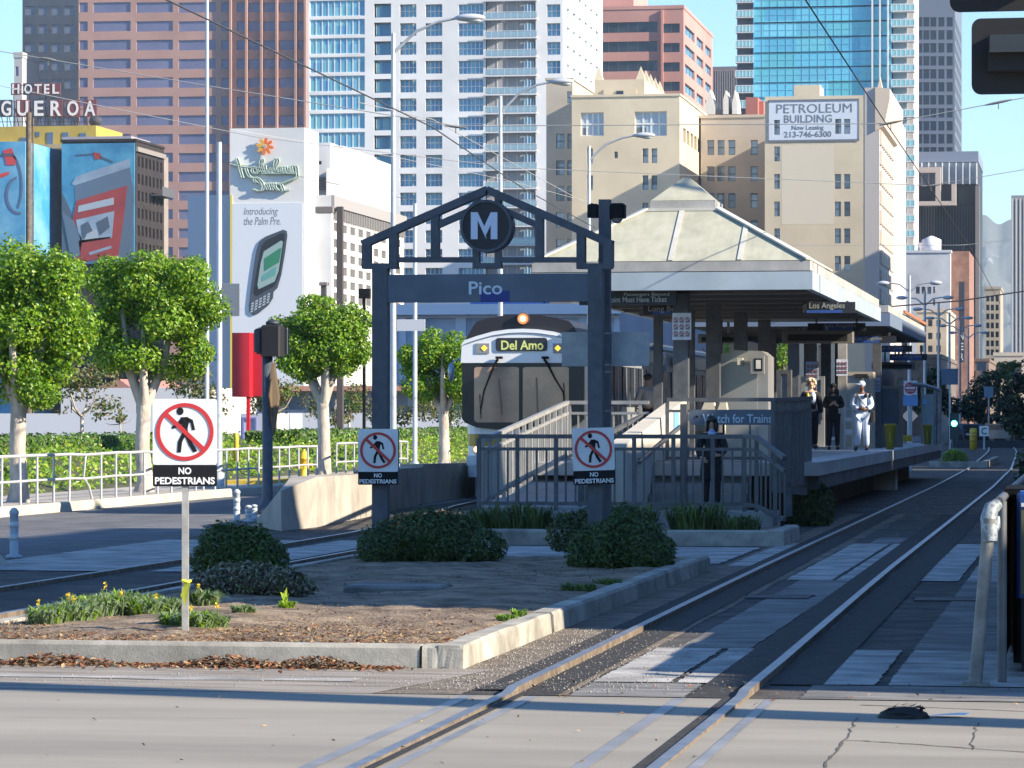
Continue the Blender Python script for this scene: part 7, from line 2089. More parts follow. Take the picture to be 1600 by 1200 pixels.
insul('pale insulator on the first span wire near the right edge', 1560, 160, 50, .19, .4)
# ================================================================== DOUBLE ARM LAMPS ON THE MEDIAN
def double_lamp(label, px, Y, ytop, sp):
    q = onY(px, ytop, Y)
    X = q.x; zt = q.z
    o = thing('double_lamp', label, 'street lamp', (X, Y, 0), 'double armed street lamps in a row beyond the platform')
    m = MB(); m.tube([(X, Y, 0), (X, Y, .5), (X, Y, zt + .35)], [.16, .11, .07], 10); m.build('pole', [LPOLE], o)
    for s in (-1, 1):
        m = MB(); m.tube([(X, Y, zt - .5), (X + s * sp * .3, Y, zt - .1), (X + s * sp * .62, Y, zt - .02)], [.05, .045, .04], 7); m.build('arm', [LPOLE], o)
        m = MB(); m.ball((X + s * sp * .82, Y, zt - .04), (sp * .2, .16, .12), 12, 7); m.build('lamp_head', [MATS['lamp_head']], o)
for px, d, y, lab in ((1421, 176, 441, 'nearest double armed lamp, standing before the pale block'), (1445, 199, 464, 'second nearest double armed lamp beyond the canopy'), (1466.5, 220, 482, 'third double armed lamp beyond the canopy, in shade'), (1483.5, 240, 496, 'fourth double armed lamp, right over the upright blade sign'), (1500, 262, 508, 'fifth double armed lamp, small and far down the street'), (1513, 284, 519, 'farthest double armed lamp in the row')):
    double_lamp(lab, px, d * (C + (px - 800) / F * S), y, 1.65)
# ================================================================== FAR STREET
def flat_sign(name, label, cat, l, r, t, bt, Y, m_, post_to=None, dep=.04):
    a, c = onY(l, t, Y), onY(r, bt, Y)
    o = thing(name, label, cat, ((a.x + c.x) / 2, Y, 0))
    m = MB(); m.box(a.x, c.x, Y, Y + dep, c.z, a.z); p = m.build('panel', [m_], o)
    m = MB(); x = (a.x + c.x) / 2; m.box(x - .05, x + .05, Y + dep + .01, Y + dep + .11, post_to or 0, a.z - .1); m.build('post', [LPOLE], o)
    return o, p, a, c
o, p, a, c = flat_sign('letter_sign', 'small white sign with a black letter C beside the far track', 'sign', 1530, 1545, 665.5, 681.5, 188, mat('sign_bright', (.85, .85, .84), .5))
lettering('C', a.x + .12, c.x - .12, c.z + .1, a.z - .1, 187.99, .01, BLACK, p, .01)
q = onY(1521, 704, 186); m = MB(); m.lathe([(.2, 0), (.2, 1.1), (.14, 1.19)], 16, 0, (q.x, 186, 0)); o = thing('bollard', 'orange-yellow striped bollard left of the letter C sign', 'bollard', (q.x, 186, 0)); m.build('post', [YELLOW], o)
m = MB()
for z in (.45, .72, .9): m.lathe([(.205, z), (.205, z + .05)], 16, 0, (q.x, 186, 0))
m.build('band', [mat('band_brown', (.35, .18, .05), .5)], o)
Yg = 150
q = onY(1491, 660, Yg); o = thing('traffic_signal', 'small traffic signal showing green at the far end of the platform', 'traffic signal', (q.x, Yg, 0))
m = MB(); m.box(q.x - .19, q.x + .19, Yg, Yg + .25, q.z - .75, q.z + .4); m.box(q.x - .05, q.x + .05, Yg + .26, Yg + .36, 0, q.z + .3); hd = m.build('housing', [mat('signal_teal', (.03, .055, .06), .6)], o)
m = MB(); m.disk(q.x, q.z - .05, .13, Yg - .02, Yg - .001, 18); m.build('green_lens', [mat('green_lit', (.1, .9, .6), .4, emit=(.12, 1, .65), estr=4)], hd)
o, p, a, c = flat_sign('road_sign', 'white and red do not enter sign above a blue panel, right of the map case', 'sign', 1412, 1433, 595, 617.5, 110, WHITE)
m = MB(); x, z = (a.x + c.x) / 2, (a.z + c.z) / 2; m.disk(x, z, (c.x - a.x) * .44, 109.985, 109.999, 24); dk = m.build('red_disk', [mat('enter_red', (.55, .04, .06), .5)], p)
m = MB(); w = (c.x - a.x); m.box(x - w * .36, x + w * .36, 109.97, 109.983, z - w * .07, z + w * .07); m.build('white_bar', [WHITE], dk)
lettering('DO NOT', x - w * .24, x + w * .24, z + w * .14, z + w * .27, 109.98, .01, WHITE, dk); lettering('ENTER', x - w * .26, x + w * .26, z - w * .29, z - w * .15, 109.98, .01, WHITE, dk)
flat_sign('road_sign', 'plain blue panel under the do not enter sign', 'sign', 1408.5, 1434, 618.5, 634, 109.6, mat('panel_sky', (.16, .32, .60), .5))
Yd = 112; q = onY(1421.5, 650, Yd); m = MB(); w = .27; m.prism([(q.x - w, q.z), (q.x, q.z - w), (q.x + w, q.z), (q.x, q.z + w)], Yd, Yd + .03); m.box(q.x - .04, q.x + .04, Yd + .04, Yd + .12, 0, q.z); tag(m.build('diamond_sign', [MATS['sign_back']]), 'grey back of a diamond road sign below the blue panel', 'sign')
a, c = onY(1411, 680, 96), onY(1425, 689.5, 96); m = MB(); m.box(a.x, c.x, 96, 96.04, c.z, a.z); m.box(a.x + .02, a.x + .06, 96.05, 96.1, PZ, a.z); o = m.build('yellow_plate', [YELLOW]); tag(o, 'small yellow plate low at the platform end, right of the map case', 'sign')
flat_sign('road_sign', 'blank blue-grey sign panel below the row of double lamps', 'sign', 1471, 1497, 576, 601, 190, mat('panel_grey_blue', (.10, .15, .22), .6))
flat_sign('road_sign', 'blank pale square sign far down the street', 'sign', 1526, 1541, 566, 579, 300, mat('panel_stone', (.38, .34, .32), .6))
flat_sign('road_sign', 'pale arrow shaped sign board among the dark trees at the right', 'sign', 1537.5, 1552, 604, 621, 260, mat('panel_steel_blue', (.22, .32, .42), .6))
# dark shop row at the far left of the street
b = Building('shop_row', 'dark shop row seen under and beyond the canopies', 330, 1290, 1402, 610, 60, mat('shop_dark', (.06, .065, .075), .8, col2=(.1, .1, .11), scale=.4))
b.front([(l, l + 18, 630, 668) for l in (1296, 1322, 1348, 1374)], .3, 2, 1, GLASSDARK, FRAMED, .15)
b.finish(.5)
b = Building('shop_row', 'brown and pale low shops beside the far lamps', 420, 1396, 1470, 560, 50, mat('shop_brown', (.12, .10, .09), .8, col2=(.2, .17, .15), scale=.4))
b.front([(l, l + 9, t, t + 10) for t in (570, 590) for l in (1402, 1418, 1434, 1450)], .3, 1, 1, GLASSDARK, FRAMED, .15)
b.finish(.5)
b = Building('shop_row', 'cream block with a shaded front between the lamps and the brick wall', 470, 1433, 1479, 488, 30, mat('shop_cream', (.42, .38, .32), .8, col2=(.48, .44, .38), scale=.4))
b.front([(l, l + 7, t, t + 10) for t in (500, 520, 540, 560) for l in (1437, 1450, 1463)], .3, 1, 1, GLASSDARK, FRAMED, .15)
b.finish(.5)
b = Building('shop_row', 'narrow dark shopfront block right of the blade sign', 560, 1478, 1545, 565, 40, mat('shop_brick', (.16, .11, .09), .8, col2=(.22, .16, .13), scale=.5))
b.front([(l, l + 8, t, t + 12) for t in (580, 602, 624) for l in (1484, 1500, 1516, 1532)], .3, 1, 1, GLASSDARK, FRAMED, .15)
b.finish(.5)
b = Building('low_building', 'pale flat roofed building far behind the dark trees at the right', 600, 1553, 1600, 556, 30, mat('far_cream', (.5, .45, .38), .8))
b.front([(1556, 1596, 570, 590)], .5, 5, 1, GLASSDARK, FRAMED, .2); b.finish(.6)
# trees at the right end of the street and behind the canopy
def far_tree(label, px, Y, lobes, n, seed, mats, size=.3, tr=.22):
    X = onY(px, 690, Y).x
    return tree(label, px, X, 0, lobes, n, size, [0, 0, 1, 2], seed, tr, 'dark trees at the far end of the street', 4, 'street_tree', DARKBARK, leafmats=mats)
DK = [mat('far_leaf', (.02, .034, .016), .6, trans=.12), mat('far_leaf_dark', (.012, .02, .012), .6, trans=.1), LEAF_C]
far_tree('big dark tree cut by the right edge beyond the letter C sign', 1588, 215, [(1590, 615, 26, 30), (1620, 590, 40, 36), (1605, 650, 34, 26), (1568, 640, 16, 20)], 4200, 91, DK)
far_tree('dark tree behind the letter C sign', 1536, 270, [(1530, 640, 26, 26), (1550, 610, 26, 24), (1510, 650, 24, 22)], 2800, 92, DK)
far_tree('lighter green tree among the dark ones at the street end', 1560, 320, [(1560, 585, 18, 10), (1575, 570, 14, 10)], 700, 93, [LEAF_C, LEAF_B, OLIVE])
far_tree('green tree glimpsed between the canopy columns', 1222, 160, [(1218, 560, 18, 22), (1226, 540, 14, 14)], 1400, 94, [LEAF_A, LEAF_B, LEAF_C], .14, .1)
far_tree('dark tree behind the glass shelter', 1452, 240, [(1440, 620, 24, 22), (1470, 630, 24, 24), (1460, 590, 14, 14)], 2400, 95, DK)
far_tree('slim palm-like tree over the train roof, behind the canopy columns', 1105, 200, [(1105, 512, 8, 6), (1137, 545, 4, 10)], 300, 96, [LEAF_A, LEAF_Y, LEAF_B], .2, .06)
hedge('dark overgrown hedge beyond the screened fence at the right', -1.75, 1.5, 82, 100, 0, .8, 3500, .12, 97, [SHRUB_A, SHRUB_B, LEAF_C])
# cars
def car(label, px, Y, body_col, rz):
    random.seed(int(px))
    X = onY(px, 690, Y).x
    o = thing('parked_car', label, 'car', (0, 0, 0), 'cars far down the street')
    m = MB(); prof = [(-2.1, .35), (2.1, .35), (2.15, .75), (1.3, .88), (.75, 1.35), (-.9, 1.38), (-1.6, .95), (-2.1, .88)]
    m.prismx(prof, -.85, .85); m.build('body', [body_col], o)
    m = MB(); m.prismx([(1.15, .92), (.72, 1.28), (-.85, 1.31), (-1.4, .96)], -.86, .86); m.prism([(-.7, .93), (.7, .93), (.62, 1.3), (-.62, 1.3)], -1.46, -1.0); m.prism([(-.7, .93), (.7, .93), (.62, 1.26), (-.62, 1.26)], .9, 1.2); m.build('windows', [GLASSDARK], o)
    for sx in (-.8, .8):
        for sy in (-1.3, 1.35):
            m = MB(); m.add([(sx + d, sy + .33 * math.cos(k * .3927), .33 + .33 * math.sin(k * .3927)) for d in (-.1, .1) for k in range(16)], [tuple(range(16)), tuple(range(31, 15, -1))] + [(k, (k + 1) % 16, 16 + (k + 1) % 16, 16 + k) for k in range(16)]); m.build('wheel', [MATTEBLACK], o)
        m = MB(); m.box(sx * .75 - .15, sx * .75 + .15, -2.13, -2.1, .62, .76); m.build('headlight', [mat('headlamp_clear', (.6, .62, .65), .2)], o)
    place(o, (X, Y, 0), rz)
car('small dark car with lit looking lamps left of the letter C sign', 1508, 225, mat('car_dark', (.03, .035, .045), .25, .2, coat=.5), .4)
car('grey car behind the letter C sign', 1563, 235, mat('car_grey', (.16, .18, .2), .25, .3, coat=.5), 1.3)
car('pale car at the right edge of the far street', 1592, 240, mat('car_pale', (.34, .37, .4), .25, .3, coat=.5), 1.5)
q = onY(1588, 651.5, 228); m = MB(); m.disk(q.x, q.z, .14, 228, 228.05, 16); m.box(q.x - .2, q.x + .2, 228.06, 228.3, q.z - .5, q.z + .3); m.box(q.x - .05, q.x + .05, 228.31, 228.4, 0, q.z)
o = thing('traffic_signal', 'small far traffic signal glowing red among the dark trees', 'traffic signal', (q.x, 228, 0))
m2 = MB(); m2.box(q.x - .2, q.x + .2, 228.06, 228.3, q.z - .7, q.z + .3); m2.box(q.x - .05, q.x + .05, 228.31, 228.4, 0, q.z + .2); hh = m2.build('housing', [MATTEBLACK], o)
m3 = MB(); m3.disk(q.x, q.z, .15, 228, 228.05, 16); m3.build('red_lens', [mat('red_lit', (.9, .1, .05), .4, emit=(1, .12, .05), estr=3)], hh)
# upright dark strip standing in for the shaded road past the tracks
m = MB(); a, c = onY(1494, 688, 200), onY(1640, 700, 200); m.box(a.x, c.x, 200, 200.3, 0, a.z); tag(m.build('shade_strip', [mat('shade_strip_dark', (.045, .05, .06), .8)]), 'low dark strip standing in for the shaded road at the far end of the street', 'barrier')

# ================================================================== PEOPLE
def skin_mesh(nodes, edges, sub=1):
    names = list(nodes)
    me = bpy.data.meshes.new('figure')
    me.from_pydata([nodes[n][:3] for n in names], [(names.index(a), names.index(b_)) for a, b_ in edges], [])
    ob = bpy.data.objects.new('figure_tmp', me); COL.objects.link(ob)
    sk = ob.modifiers.new('skin', 'SKIN'); sk.branch_smoothing = .6; sk.use_smooth_shade = True
    sb = ob.modifiers.new('sub', 'SUBSURF'); sb.levels = sub; sb.render_levels = sub
    lay = me.skin_vertices[0].data
    for i, n in enumerate(names):
        r = nodes[n][3]; rr = r if isinstance(r, tuple) else (r, r)
        lay[i].radius = rr; lay[i].use_root = (i == 0)
    dg = bpy.context.evaluated_depsgraph_get(); dg.update()
    out = bpy.data.meshes.new_from_object(ob.evaluated_get(dg))
    bpy.data.objects.remove(ob); bpy.data.meshes.remove(me)
    return out
def base_pose():
    P = {'hip': (0, 0, .96, .125), 'waist': (0, 0, 1.10, .115), 'chest': (0, .0, 1.30, .135), 'collar': (0, .005, 1.44, .085), 'neck': (0, 0, 1.52, .05), 'jaw': (0, -.015, 1.585, .066), 'head': (0, -.005, 1.66, .088), 'top': (0, .005, 1.73, .06)}
    for s, k in ((-1, 'r'), (1, 'l')):
        P.update({'sh' + k: (s * .17, .0, 1.41, .062), 'el' + k: (s * .235, .03, 1.13, .045), 'wr' + k: (s * .25, -.04, .89, .03), 'pm' + k: (s * .25, -.055, .82, .032),
                  'th' + k: (s * .09, 0, .88, .095), 'kn' + k: (s * .105, -.02, .50, .058), 'an' + k: (s * .11, .03, .09, .042), 'to' + k: (s * .12, -.12, .035, .036)})
    return P
ARM = [('sh', 'el'), ('el', 'wr'), ('wr', 'pm')]
LEGE = [('th', 'kn'), ('kn', 'an'), ('an', 'to')]
def person(label, loc, rz, height, upd, skin_m, garments, hair, extras=None, face=True):
    P = base_pose(); P.update(upd)
    o = thing('person', label, 'person')
    E = [('hip', 'waist'), ('waist', 'chest'), ('chest', 'collar'), ('collar', 'neck'), ('neck', 'jaw'), ('jaw', 'head'), ('head', 'top')]
    for k in 'rl':
        E += [('collar', 'sh' + k), ('hip', 'th' + k)] + [(a + k, b_ + k) for a, b_ in ARM + LEGE]
        w, pm = Vector(P['wr' + k][:3]), Vector(P['pm' + k][:3]); d = (pm - w).normalized()
        sd = d.cross(Vector((0, 1, .2))).normalized()
        fwd = sd.cross(d).normalized()
        for i, (off, L) in enumerate(((-.027, .062), (-.009, .075), (.009, .07), (.027, .055))):
            b0 = pm + sd * off + d * .03; b1 = b0 + d * L * .55 + fwd * .012; b2 = b1 + d * L * .4 + fwd * .03
            for j, q in enumerate((b0, b1, b2)): P['f%d%d%s' % (i, j, k)] = (*q, .0095 - .001 * j)
            E += [('pm' + k, 'f%d0%s' % (i, k)), ('f%d0%s' % (i, k), 'f%d1%s' % (i, k)), ('f%d1%s' % (i, k), 'f%d2%s' % (i, k))]
        tside = -1 if k == 'l' else 1
        t0 = pm + sd * .035 * tside - d * .01 + fwd * .01; t1 = t0 + sd * .02 * tside + d * .035 + fwd * .012
        P['t0' + k] = (*t0, .011); P['t1' + k] = (*t1, .009); E += [('pm' + k, 't0' + k), ('t0' + k, 't1' + k)]
    if face:
        h = P['head']; P['nose'] = (h[0], h[1] - .098, h[2] - .028, .016); E.append(('head', 'nose'))
    me = skin_mesh(P, E)
    me.materials.clear(); me.materials.append(skin_m)
    sc_ = height / 1.78
    for v in me.vertices: v.co *= sc_
    b_ = bpy.data.objects.new('body', me); b_.parent = o; COL.objects.link(b_); WORLD[b_.name] = (0, 0, 0)
    for (nm, m_, keys, edges, dr) in garments:
        G = {}
        for kk in keys:
            q = P[kk]; r = q[3]
            extra = dr.get(kk, dr['*']) if isinstance(dr, dict) else dr
            G[kk] = (*q[:3], r + extra)
        mg = skin_mesh(G, edges); mg.materials.clear(); mg.materials.append(m_)
        for v in mg.vertices: v.co *= sc_
        go = bpy.data.objects.new(nm, mg); go.parent = o; COL.objects.link(go); WORLD[go.name] = (0, 0, 0)
    hx, hy, hz = P['head'][:3]
    if hair:
        m = MB(); hair(m, hx, hy, hz)
        m.v = [tuple(c_ * sc_ for c_ in v) for v in m.v]
        m.build(hair.nm, [hair.mat], o)
    if face:
        m = MB()
        for s in (-1, 1): m.ball((hx + s * .032, hy - .083, hz + .008), (.012, .008, .008), 8, 6)
        m.v = [tuple(c_ * sc_ for c_ in v) for v in m.v]; m.build('eyes', [mat('eye_dark', (.03, .02, .02), .3)], o)
        m = MB(); m.box(hx - .024, hx + .024, hy - .092, hy - .084, hz - .066, hz - .058)
        m.v = [tuple(c_ * sc_ for c_ in v) for v in m.v]; m.build('mouth', [mat('lip', (.30, .12, .10), .5)], o)
        m = MB()
        for s in (-1, 1): m.ball((hx + s * .09, hy + .005, hz - .01), (.012, .022, .032), 8, 6)
        m.v = [tuple(c_ * sc_ for c_ in v) for v in m.v]; m.build('ears', [skin_m], o)
    for nm, m_, fn in (extras or []):
        m = MB(); fn(m, P); m.v = [tuple(c_ * sc_ for c_ in v) for v in m.v]; m.build(nm, [m_], o)
    place(o, loc, rz)
    return o
JK = ['hip', 'waist', 'chest', 'collar', 'shr', 'elr', 'wrr', 'shl', 'ell', 'wrl']
JE = [('hip', 'waist'), ('waist', 'chest'), ('chest', 'collar'), ('collar', 'shr'), ('shr', 'elr'), ('elr', 'wrr'), ('collar', 'shl'), ('shl', 'ell'), ('ell', 'wrl')]
TK = ['hip', 'thr', 'knr', 'anr', 'thl', 'knl', 'anl']
TE = [('hip', 'thr'), ('thr', 'knr'), ('knr', 'anr'), ('hip', 'thl'), ('thl', 'knl'), ('knl', 'anl')]
SHK = ['anr', 'tor']; 
def shoes(m, P):
    for k in 'rl':
        a, t = P['an' + k], P['to' + k]
        m.ball(((a[0] + t[0]) / 2, (a[1] + t[1]) / 2 - .01, .045), (.05, .14, .05), 10, 6)
def mkhair(nm, m_, fn):
    fn.nm = nm; fn.mat = m_; return fn
def cap_hair(m, x, y, z):
    m.ball((x, y + .018, z + .035), (.103, .112, .092), 14, 8)
def long_hair(m, x, y, z):
    m.ball((x, y + .022, z + .03), (.112, .118, .1), 14, 8); m.ball((x, y + .06, z - .09), (.12, .08, .14), 12, 8)
    for s in (-1, 1): m.ball((x + s * .088, y + .01, z - .08), (.04, .07, .13), 10, 8)
def curly(m, x, y, z):
    random.seed(3)
    for i in range(46):
        d = rand_dir()
        if d.y < -.45 and d.z < .45: continue
        m.ball((x + d.x * .115, y + .02 + d.y * .11, z + .01 + d.z * .115), .042, 7, 5)
CL_BLACK = mat('cloth_black', (.016, .016, .019), .9, col2=(.024, .023, .026), scale=20)
CL_DK = mat('cloth_dark_olive', (.018, .02, .018), .9, col2=(.03, .03, .026), scale=20)
CL_GREY = mat('cloth_grey', (.38, .38, .39), .9, col2=(.46, .46, .47), scale=14)  # grey raised to stand in for sun falling on the jacket
CL_PALE = mat('cloth_bluish_white', (.50, .60, .78), .9, col2=(.58, .68, .84), scale=12)  # bluish shade of the white tracksuit is in this colour; blouse shares it
CL_TAN = mat('cloth_tan', (.30, .24, .2), .9)
SHOE = mat('shoe_dark', (.03, .03, .035), .6)
BLOND = mat('hair_blond', (.55, .42, .27), .6, col2=(.66, .55, .38), scale=30)
BLKHAIR = mat('hair_black', (.012, .011, .011), .45)
# dark-clothed person on the platform
q = at(1302, 700, 75); up = {'elr': (-.24, -.02, 1.16, .045), 'wrr': (-.09, -.2, 1.2, .03), 'pmr': (-.03, -.23, 1.24, .032), 'ell': (.24, -.02, 1.16, .045), 'wrl': (.1, -.2, 1.18, .03), 'pml': (.04, -.235, 1.22, .032)}
def beanie(m, x, y, z): m.ball((x, y + .01, z + .045), (.102, .11, .085), 14, 8); m.tube([(x, y + .005, z + .03), (x, y + .005, z + .055)], .104, 14); 
def hood(m, P): x, y, z = P['head'][:3]; m.ball((x, y + .05, z - .10), (.15, .1, .14), 12, 8); m.ball((x - .1, y - .02, z - .13), (.055, .07, .12), 10, 6); m.ball((x + .1, y - .02, z - .13), (.055, .07, .12), 10, 6)
person('person in dark coat and cap with hands clasped, on the platform', (q.x, q.y, PZ + .003), R(8), 1.47, up, SKIN1,
       [('coat', CL_DK, JK + ['thr', 'thl'], JE + [('hip', 'thr'), ('hip', 'thl')], {'*': .035, 'hip': .06, 'waist': .055, 'chest': .05, 'thr': .03, 'thl': .03}), ('trousers', CL_BLACK, TK, TE, .022)], mkhair('knit_cap', CL_BLACK, beanie), [('shoes', SHOE, shoes), ('hair', BLKHAIR, hood)])
# man in pale tracksuit
q = at(1347, 702, 72.6)
up = {'elr': (-.25, -.02, 1.15, .045), 'wrr': (-.08, -.19, 1.06, .03), 'pmr': (-.01, -.22, 1.05, .032), 'ell': (.25, -.01, 1.14, .045), 'wrl': (.12, -.18, 1.06, .03), 'pml': (.05, -.22, 1.07, .032),
      'knr': (-.10, -.13, .52, .058), 'anr': (-.13, -.12, .10, .042), 'tor': (-.18, -.25, .05, .036), 'knl': (.1, .02, .5, .058), 'anl': (.11, .12, .1, .042), 'tol': (.12, 0, .035, .036),
      'head': (-.015, -.01, 1.66, .088)}
def bcap(m, x, y, z):
    m.ball((x, y + .008, z + .04), (.102, .112, .085), 14, 8); m.ball((x - .09, y - .07, z + .03), (.085, .075, .014), 12, 6)
def strap(m, P):
    m.bar((-.17, -.12, 1.50), (-.02, -.205, 1.27), .055, .012); m.bar((-.02, -.205, 1.27), (.15, -.17, 1.07), .055, .012); m.bar((.15, -.17, 1.07), (.22, -.06, .98), .055, .012)
    m.bar((-.17, -.12, 1.50), (-.1, .15, 1.4), .055, .012); m.bar((-.1, .15, 1.4), (.22, .12, 1.0), .055, .012)
def bag(m, P): m.bevbox(.2, .32, -.1, .2, .72, 1.02, .03)
person('man in white tracksuit and cap, coloured bluish as in shade, with a black shoulder bag', (q.x, q.y, PZ + .003), R(2), 1.5, up, SKIN2,
       [('tracksuit_top', CL_PALE, JK + ['thr', 'thl'], JE + [('hip', 'thr'), ('hip', 'thl')], {'*': .035, 'hip': .07, 'waist': .065, 'chest': .05, 'thr': .035, 'thl': .035}), ('trousers', CL_PALE, TK, TE, .035)], mkhair('cap', CL_PALE, bcap),
       [('shoes', SHOE, shoes), ('bag_strap', CL_BLACK, strap), ('shoulder_patch', CL_BLACK, lambda m, P: (m.ball((.10, -.14, 1.40), (.05, .03, .06), 8, 6), m.ball((.2, -.06, 1.40), (.045, .05, .06), 8, 6))), ('shoulder_bag', CL_BLACK, bag)])
# blonde woman behind the railing
q = onY(1267, 640, 77.5)
person('woman with curly blond hair behind the dark railing', (q.x, 77.5, PZ + .003), R(14), 1.60, {}, SKIN1,
       [('jacket', CL_BLACK, JK, JE, .04), ('trousers', CL_BLACK, TK, TE, .03)], mkhair('curly_hair', BLOND, curly),
       [('blouse', CL_PALE, lambda m, P: m.ball((.03, -.11, 1.3), (.08, .08, .16), 10, 8)), ('yellow_scarf', YELLOW, lambda m, P: m.ball((-.1, -.13, 1.32), (.045, .05, .11), 8, 6)), ('shoes', SHOE, shoes)])
# man in grey jacket by the train door
q = onY(1012, 640, 74.5)
person('man in grey jacket with black hair, seen from behind by the train', (q.x, 74.5, PZ + .003), R(-145), 1.70, {'ell': (.24, -.06, 1.14, .045), 'wrl': (.2, -.2, 1.0, .03), 'pml': (.18, -.25, .95, .032)}, SKIN1,
       [('jacket', CL_GREY, JK, JE, {'*': .04, 'chest': .055, 'waist': .06, 'hip': .05}), ('trousers', CL_BLACK, TK, TE, .03)], mkhair('hair', BLKHAIR, cap_hair), [('shoes', SHOE, shoes)])
# woman with sunglasses behind the front railing
q = onY(1112, 700, 48.9)
person('woman in black coat and sunglasses behind the front railing', (q.x, 48.9, .365), R(6), 1.36, {'elr': (-.25, 0, 1.15, .045), 'wrr': (-.2, -.16, .98, .03), 'pmr': (-.16, -.2, .95, .032), 'ell': (.25, -.02, 1.15, .045), 'wrl': (.15, -.19, 1.02, .03), 'pml': (.09, -.22, 1.02, .032)}, SKIN1,
       [('coat', CL_BLACK, JK + ['thr', 'thl', 'knr', 'knl'], JE + [('hip', 'thr'), ('hip', 'thl'), ('thr', 'knr'), ('thl', 'knl')], {'*': .04, 'hip': .08, 'waist': .06, 'chest': .05, 'thr': .06, 'thl': .06, 'knr': .07, 'knl': .07}), ('leggings', CL_BLACK, TK, TE, .02)], mkhair('long_hair', mat('hair_dark_brown', (.02, .014, .012), .4), long_hair),
       [('sunglasses', BLACK, lambda m, P: (m.box(-.075, -.008, -.108, -.094, 1.652, 1.688), m.box(.008, .075, -.108, -.094, 1.652, 1.688), m.box(-.095, .095, -.096, -.09, 1.676, 1.688))),
        ('striped_top', mat('stripe_blue', (.25, .35, .62), .8, col2=(.55, .62, .75), scale=40, lo=.48, hi=.52, stretch=(.02, .02, 1)), lambda m, P: m.ball((0, -.10, 1.42), (.07, .075, .10), 10, 8)), ('shoes', SHOE, shoes)])

# ================================================================== RIGHT SIDE OF THE STREET (unseen buildings, shaped to shade the street)
def shade_block(label, y0, y1, top, col, x=12.0):
    o = thing('shade_building', label, 'building', (x + 7, (y0 + y1) / 2, 0), 'unseen buildings shaped to shade the street from the right')
    m = MB(); m.box(x, x + 14, y0, y1, 0, top); m.build('wall', [col], o)
    m = MB(); m.box(x - .12, x - .003, y0 + .02, y1 - .02, top - .35, top - .12); m.build('cornice', [FLASH], o)
    y = y0 + 1.0; k = 0
    while y + 1.6 < y1:
        z = 1.0
        while z + 1.6 < top - .5:
            m = MB(); m.box(x - .03, x - .004, y, y + 1.5, z, z + 1.5, 0); m.box(x - .06, x - .031, y + .72, y + .78, z, z + 1.5, 1); m.build('window', [GLASSDARK, FRAMEW], o)
            z += 3.0
        y += 2.8
TANB = mat('stucco_tan', (.40, .32, .25), .8, col2=(.46, .38, .3), scale=.5)
BRKB = mat('stucco_brick', (.32, .17, .12), .85, col2=(.38, .22, .16), scale=1)
for (a, c, top, col, lab) in ((18.8, 23.9, 7.25, TANB, 'unseen low tan building shaped to shade the tracks, nearest the cross street'), (24.0, 40, 14.7, BRKB, 'unseen tall brick coloured building shaped to shade the tracks and portal'), (40.01, 45, 13.6, TANB, 'unseen narrow tan shading building next to the tall brick coloured one'),
                              (45.01, 69.4, 10.75, BRKB, 'unseen long two storey brick coloured building shaped to shade the station ramp'), (70.4, 80.0, 11.3, TANB, 'unseen tan two storey building shaped to shade the platform'), (80.9, 107, 12.4, BRKB, 'unseen long brick coloured building shaped to shade the far platform'), (112, 116, 11, TANB, 'unseen small tan shading building beyond the platform on the right'), (118, 190, 15.8, BRKB, 'unseen very long brick coloured shading building far along the right side')):
    shade_block(lab, a - 1.3, c - 1.3, top, col)

shade_block('unseen tall brick coloured row added to shade the far street', 191, 430, 42, BRKB, 13.0)
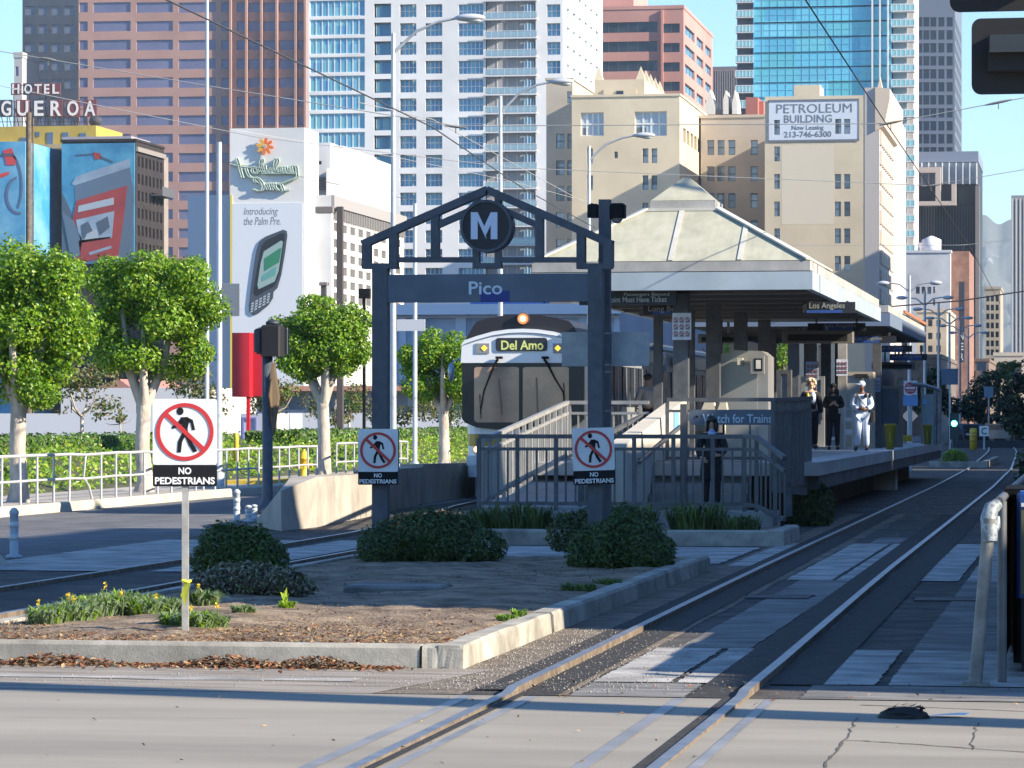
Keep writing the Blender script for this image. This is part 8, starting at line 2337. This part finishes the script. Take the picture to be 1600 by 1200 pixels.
# unseen palm and lamp added at the right: their long shadows cross the street and the canopy roof
pm = thing('shadow_palm', 'tall unseen palm added to throw a shadow streak across the street', 'tree', (9.0, 16.45, 0))
m = MB(); m.tube([(9, 16.45, -.05), (9, 16.45, .8), (9.05, 16.47, 5), (9.1, 16.45, 12.5)], [.45, .33, .28, .25], 14); m.build('trunk', [DARKBARK], pm)
m = MB(); random.seed(8)
for i in range(34):
    a = random.uniform(0, 6.283); e = random.uniform(-.5, 1.1); L = random.uniform(1.6, 2.4)
    p0 = Vector((9.1, 16.45, 12.5)); dr = Vector((math.cos(a) * math.cos(e), math.sin(a) * math.cos(e), math.sin(e)))
    for k in range(12):
        t = (k + 1) / 12; p = p0 + dr * L * t + Vector((0, 0, -.7 * t * t)); sd = dr.cross(Vector((0, 0, 1))).normalized()
        for s_ in (-1, 1): m.add([p, p + sd * s_ * .55 * (1 - t * .6) + dr * .3 + Vector((0, 0, -.12)), p + dr * .1], [(0, 1, 2)])
m.build('fronds', [LEAF_C], pm)
rl = thing('street_lamp', 'unseen cobra head street lamp added to throw its shadow on the canopy roof', 'street lamp', (5.0, 55.4, 0))
m = MB(); m.tube([(5, 55.4, 0), (5, 55.4, .6), (5, 55.4, 12.2)], [.12, .08, .055], 12); m.build('pole', [LPOLE], rl)
m = MB(); m.tube([(5, 55.4, 11.7), (5.8, 55.4, 12.3), (7.0, 55.4, 12.5)], [.045, .04, .035], 8); m.build('arm', [LPOLE], rl)
m = MB(); m.ball((7.4, 55.4, 12.48), (.5, .17, .11), 14, 8); m.build('lamp_head', [MATS['lamp_head']], rl)

# ================================================================== HAZE
m = MB(); m.box(-1500, 1000, -60, 7200, -1.5, 480)
hz = m.build('haze', [], None)
hm = bpy.data.materials.new('haze_air'); hm.use_nodes = True
hn = hm.node_tree; hn.nodes.clear()
ho = hn.nodes.new('ShaderNodeOutputMaterial'); pv = hn.nodes.new('ShaderNodeVolumePrincipled')
pv.inputs['Color'].default_value = (0.72, 0.86, 1.0, 1)
pv.inputs['Density'].default_value = 0.85e-4
pv.inputs['Anisotropy'].default_value = 0.0
hn.links.new(pv.outputs[0], ho.inputs['Volume'])
hz.data.materials.append(hm)
tag(hz, 'thin pale blue haze in the air over the whole street', 'haze', kind='stuff')
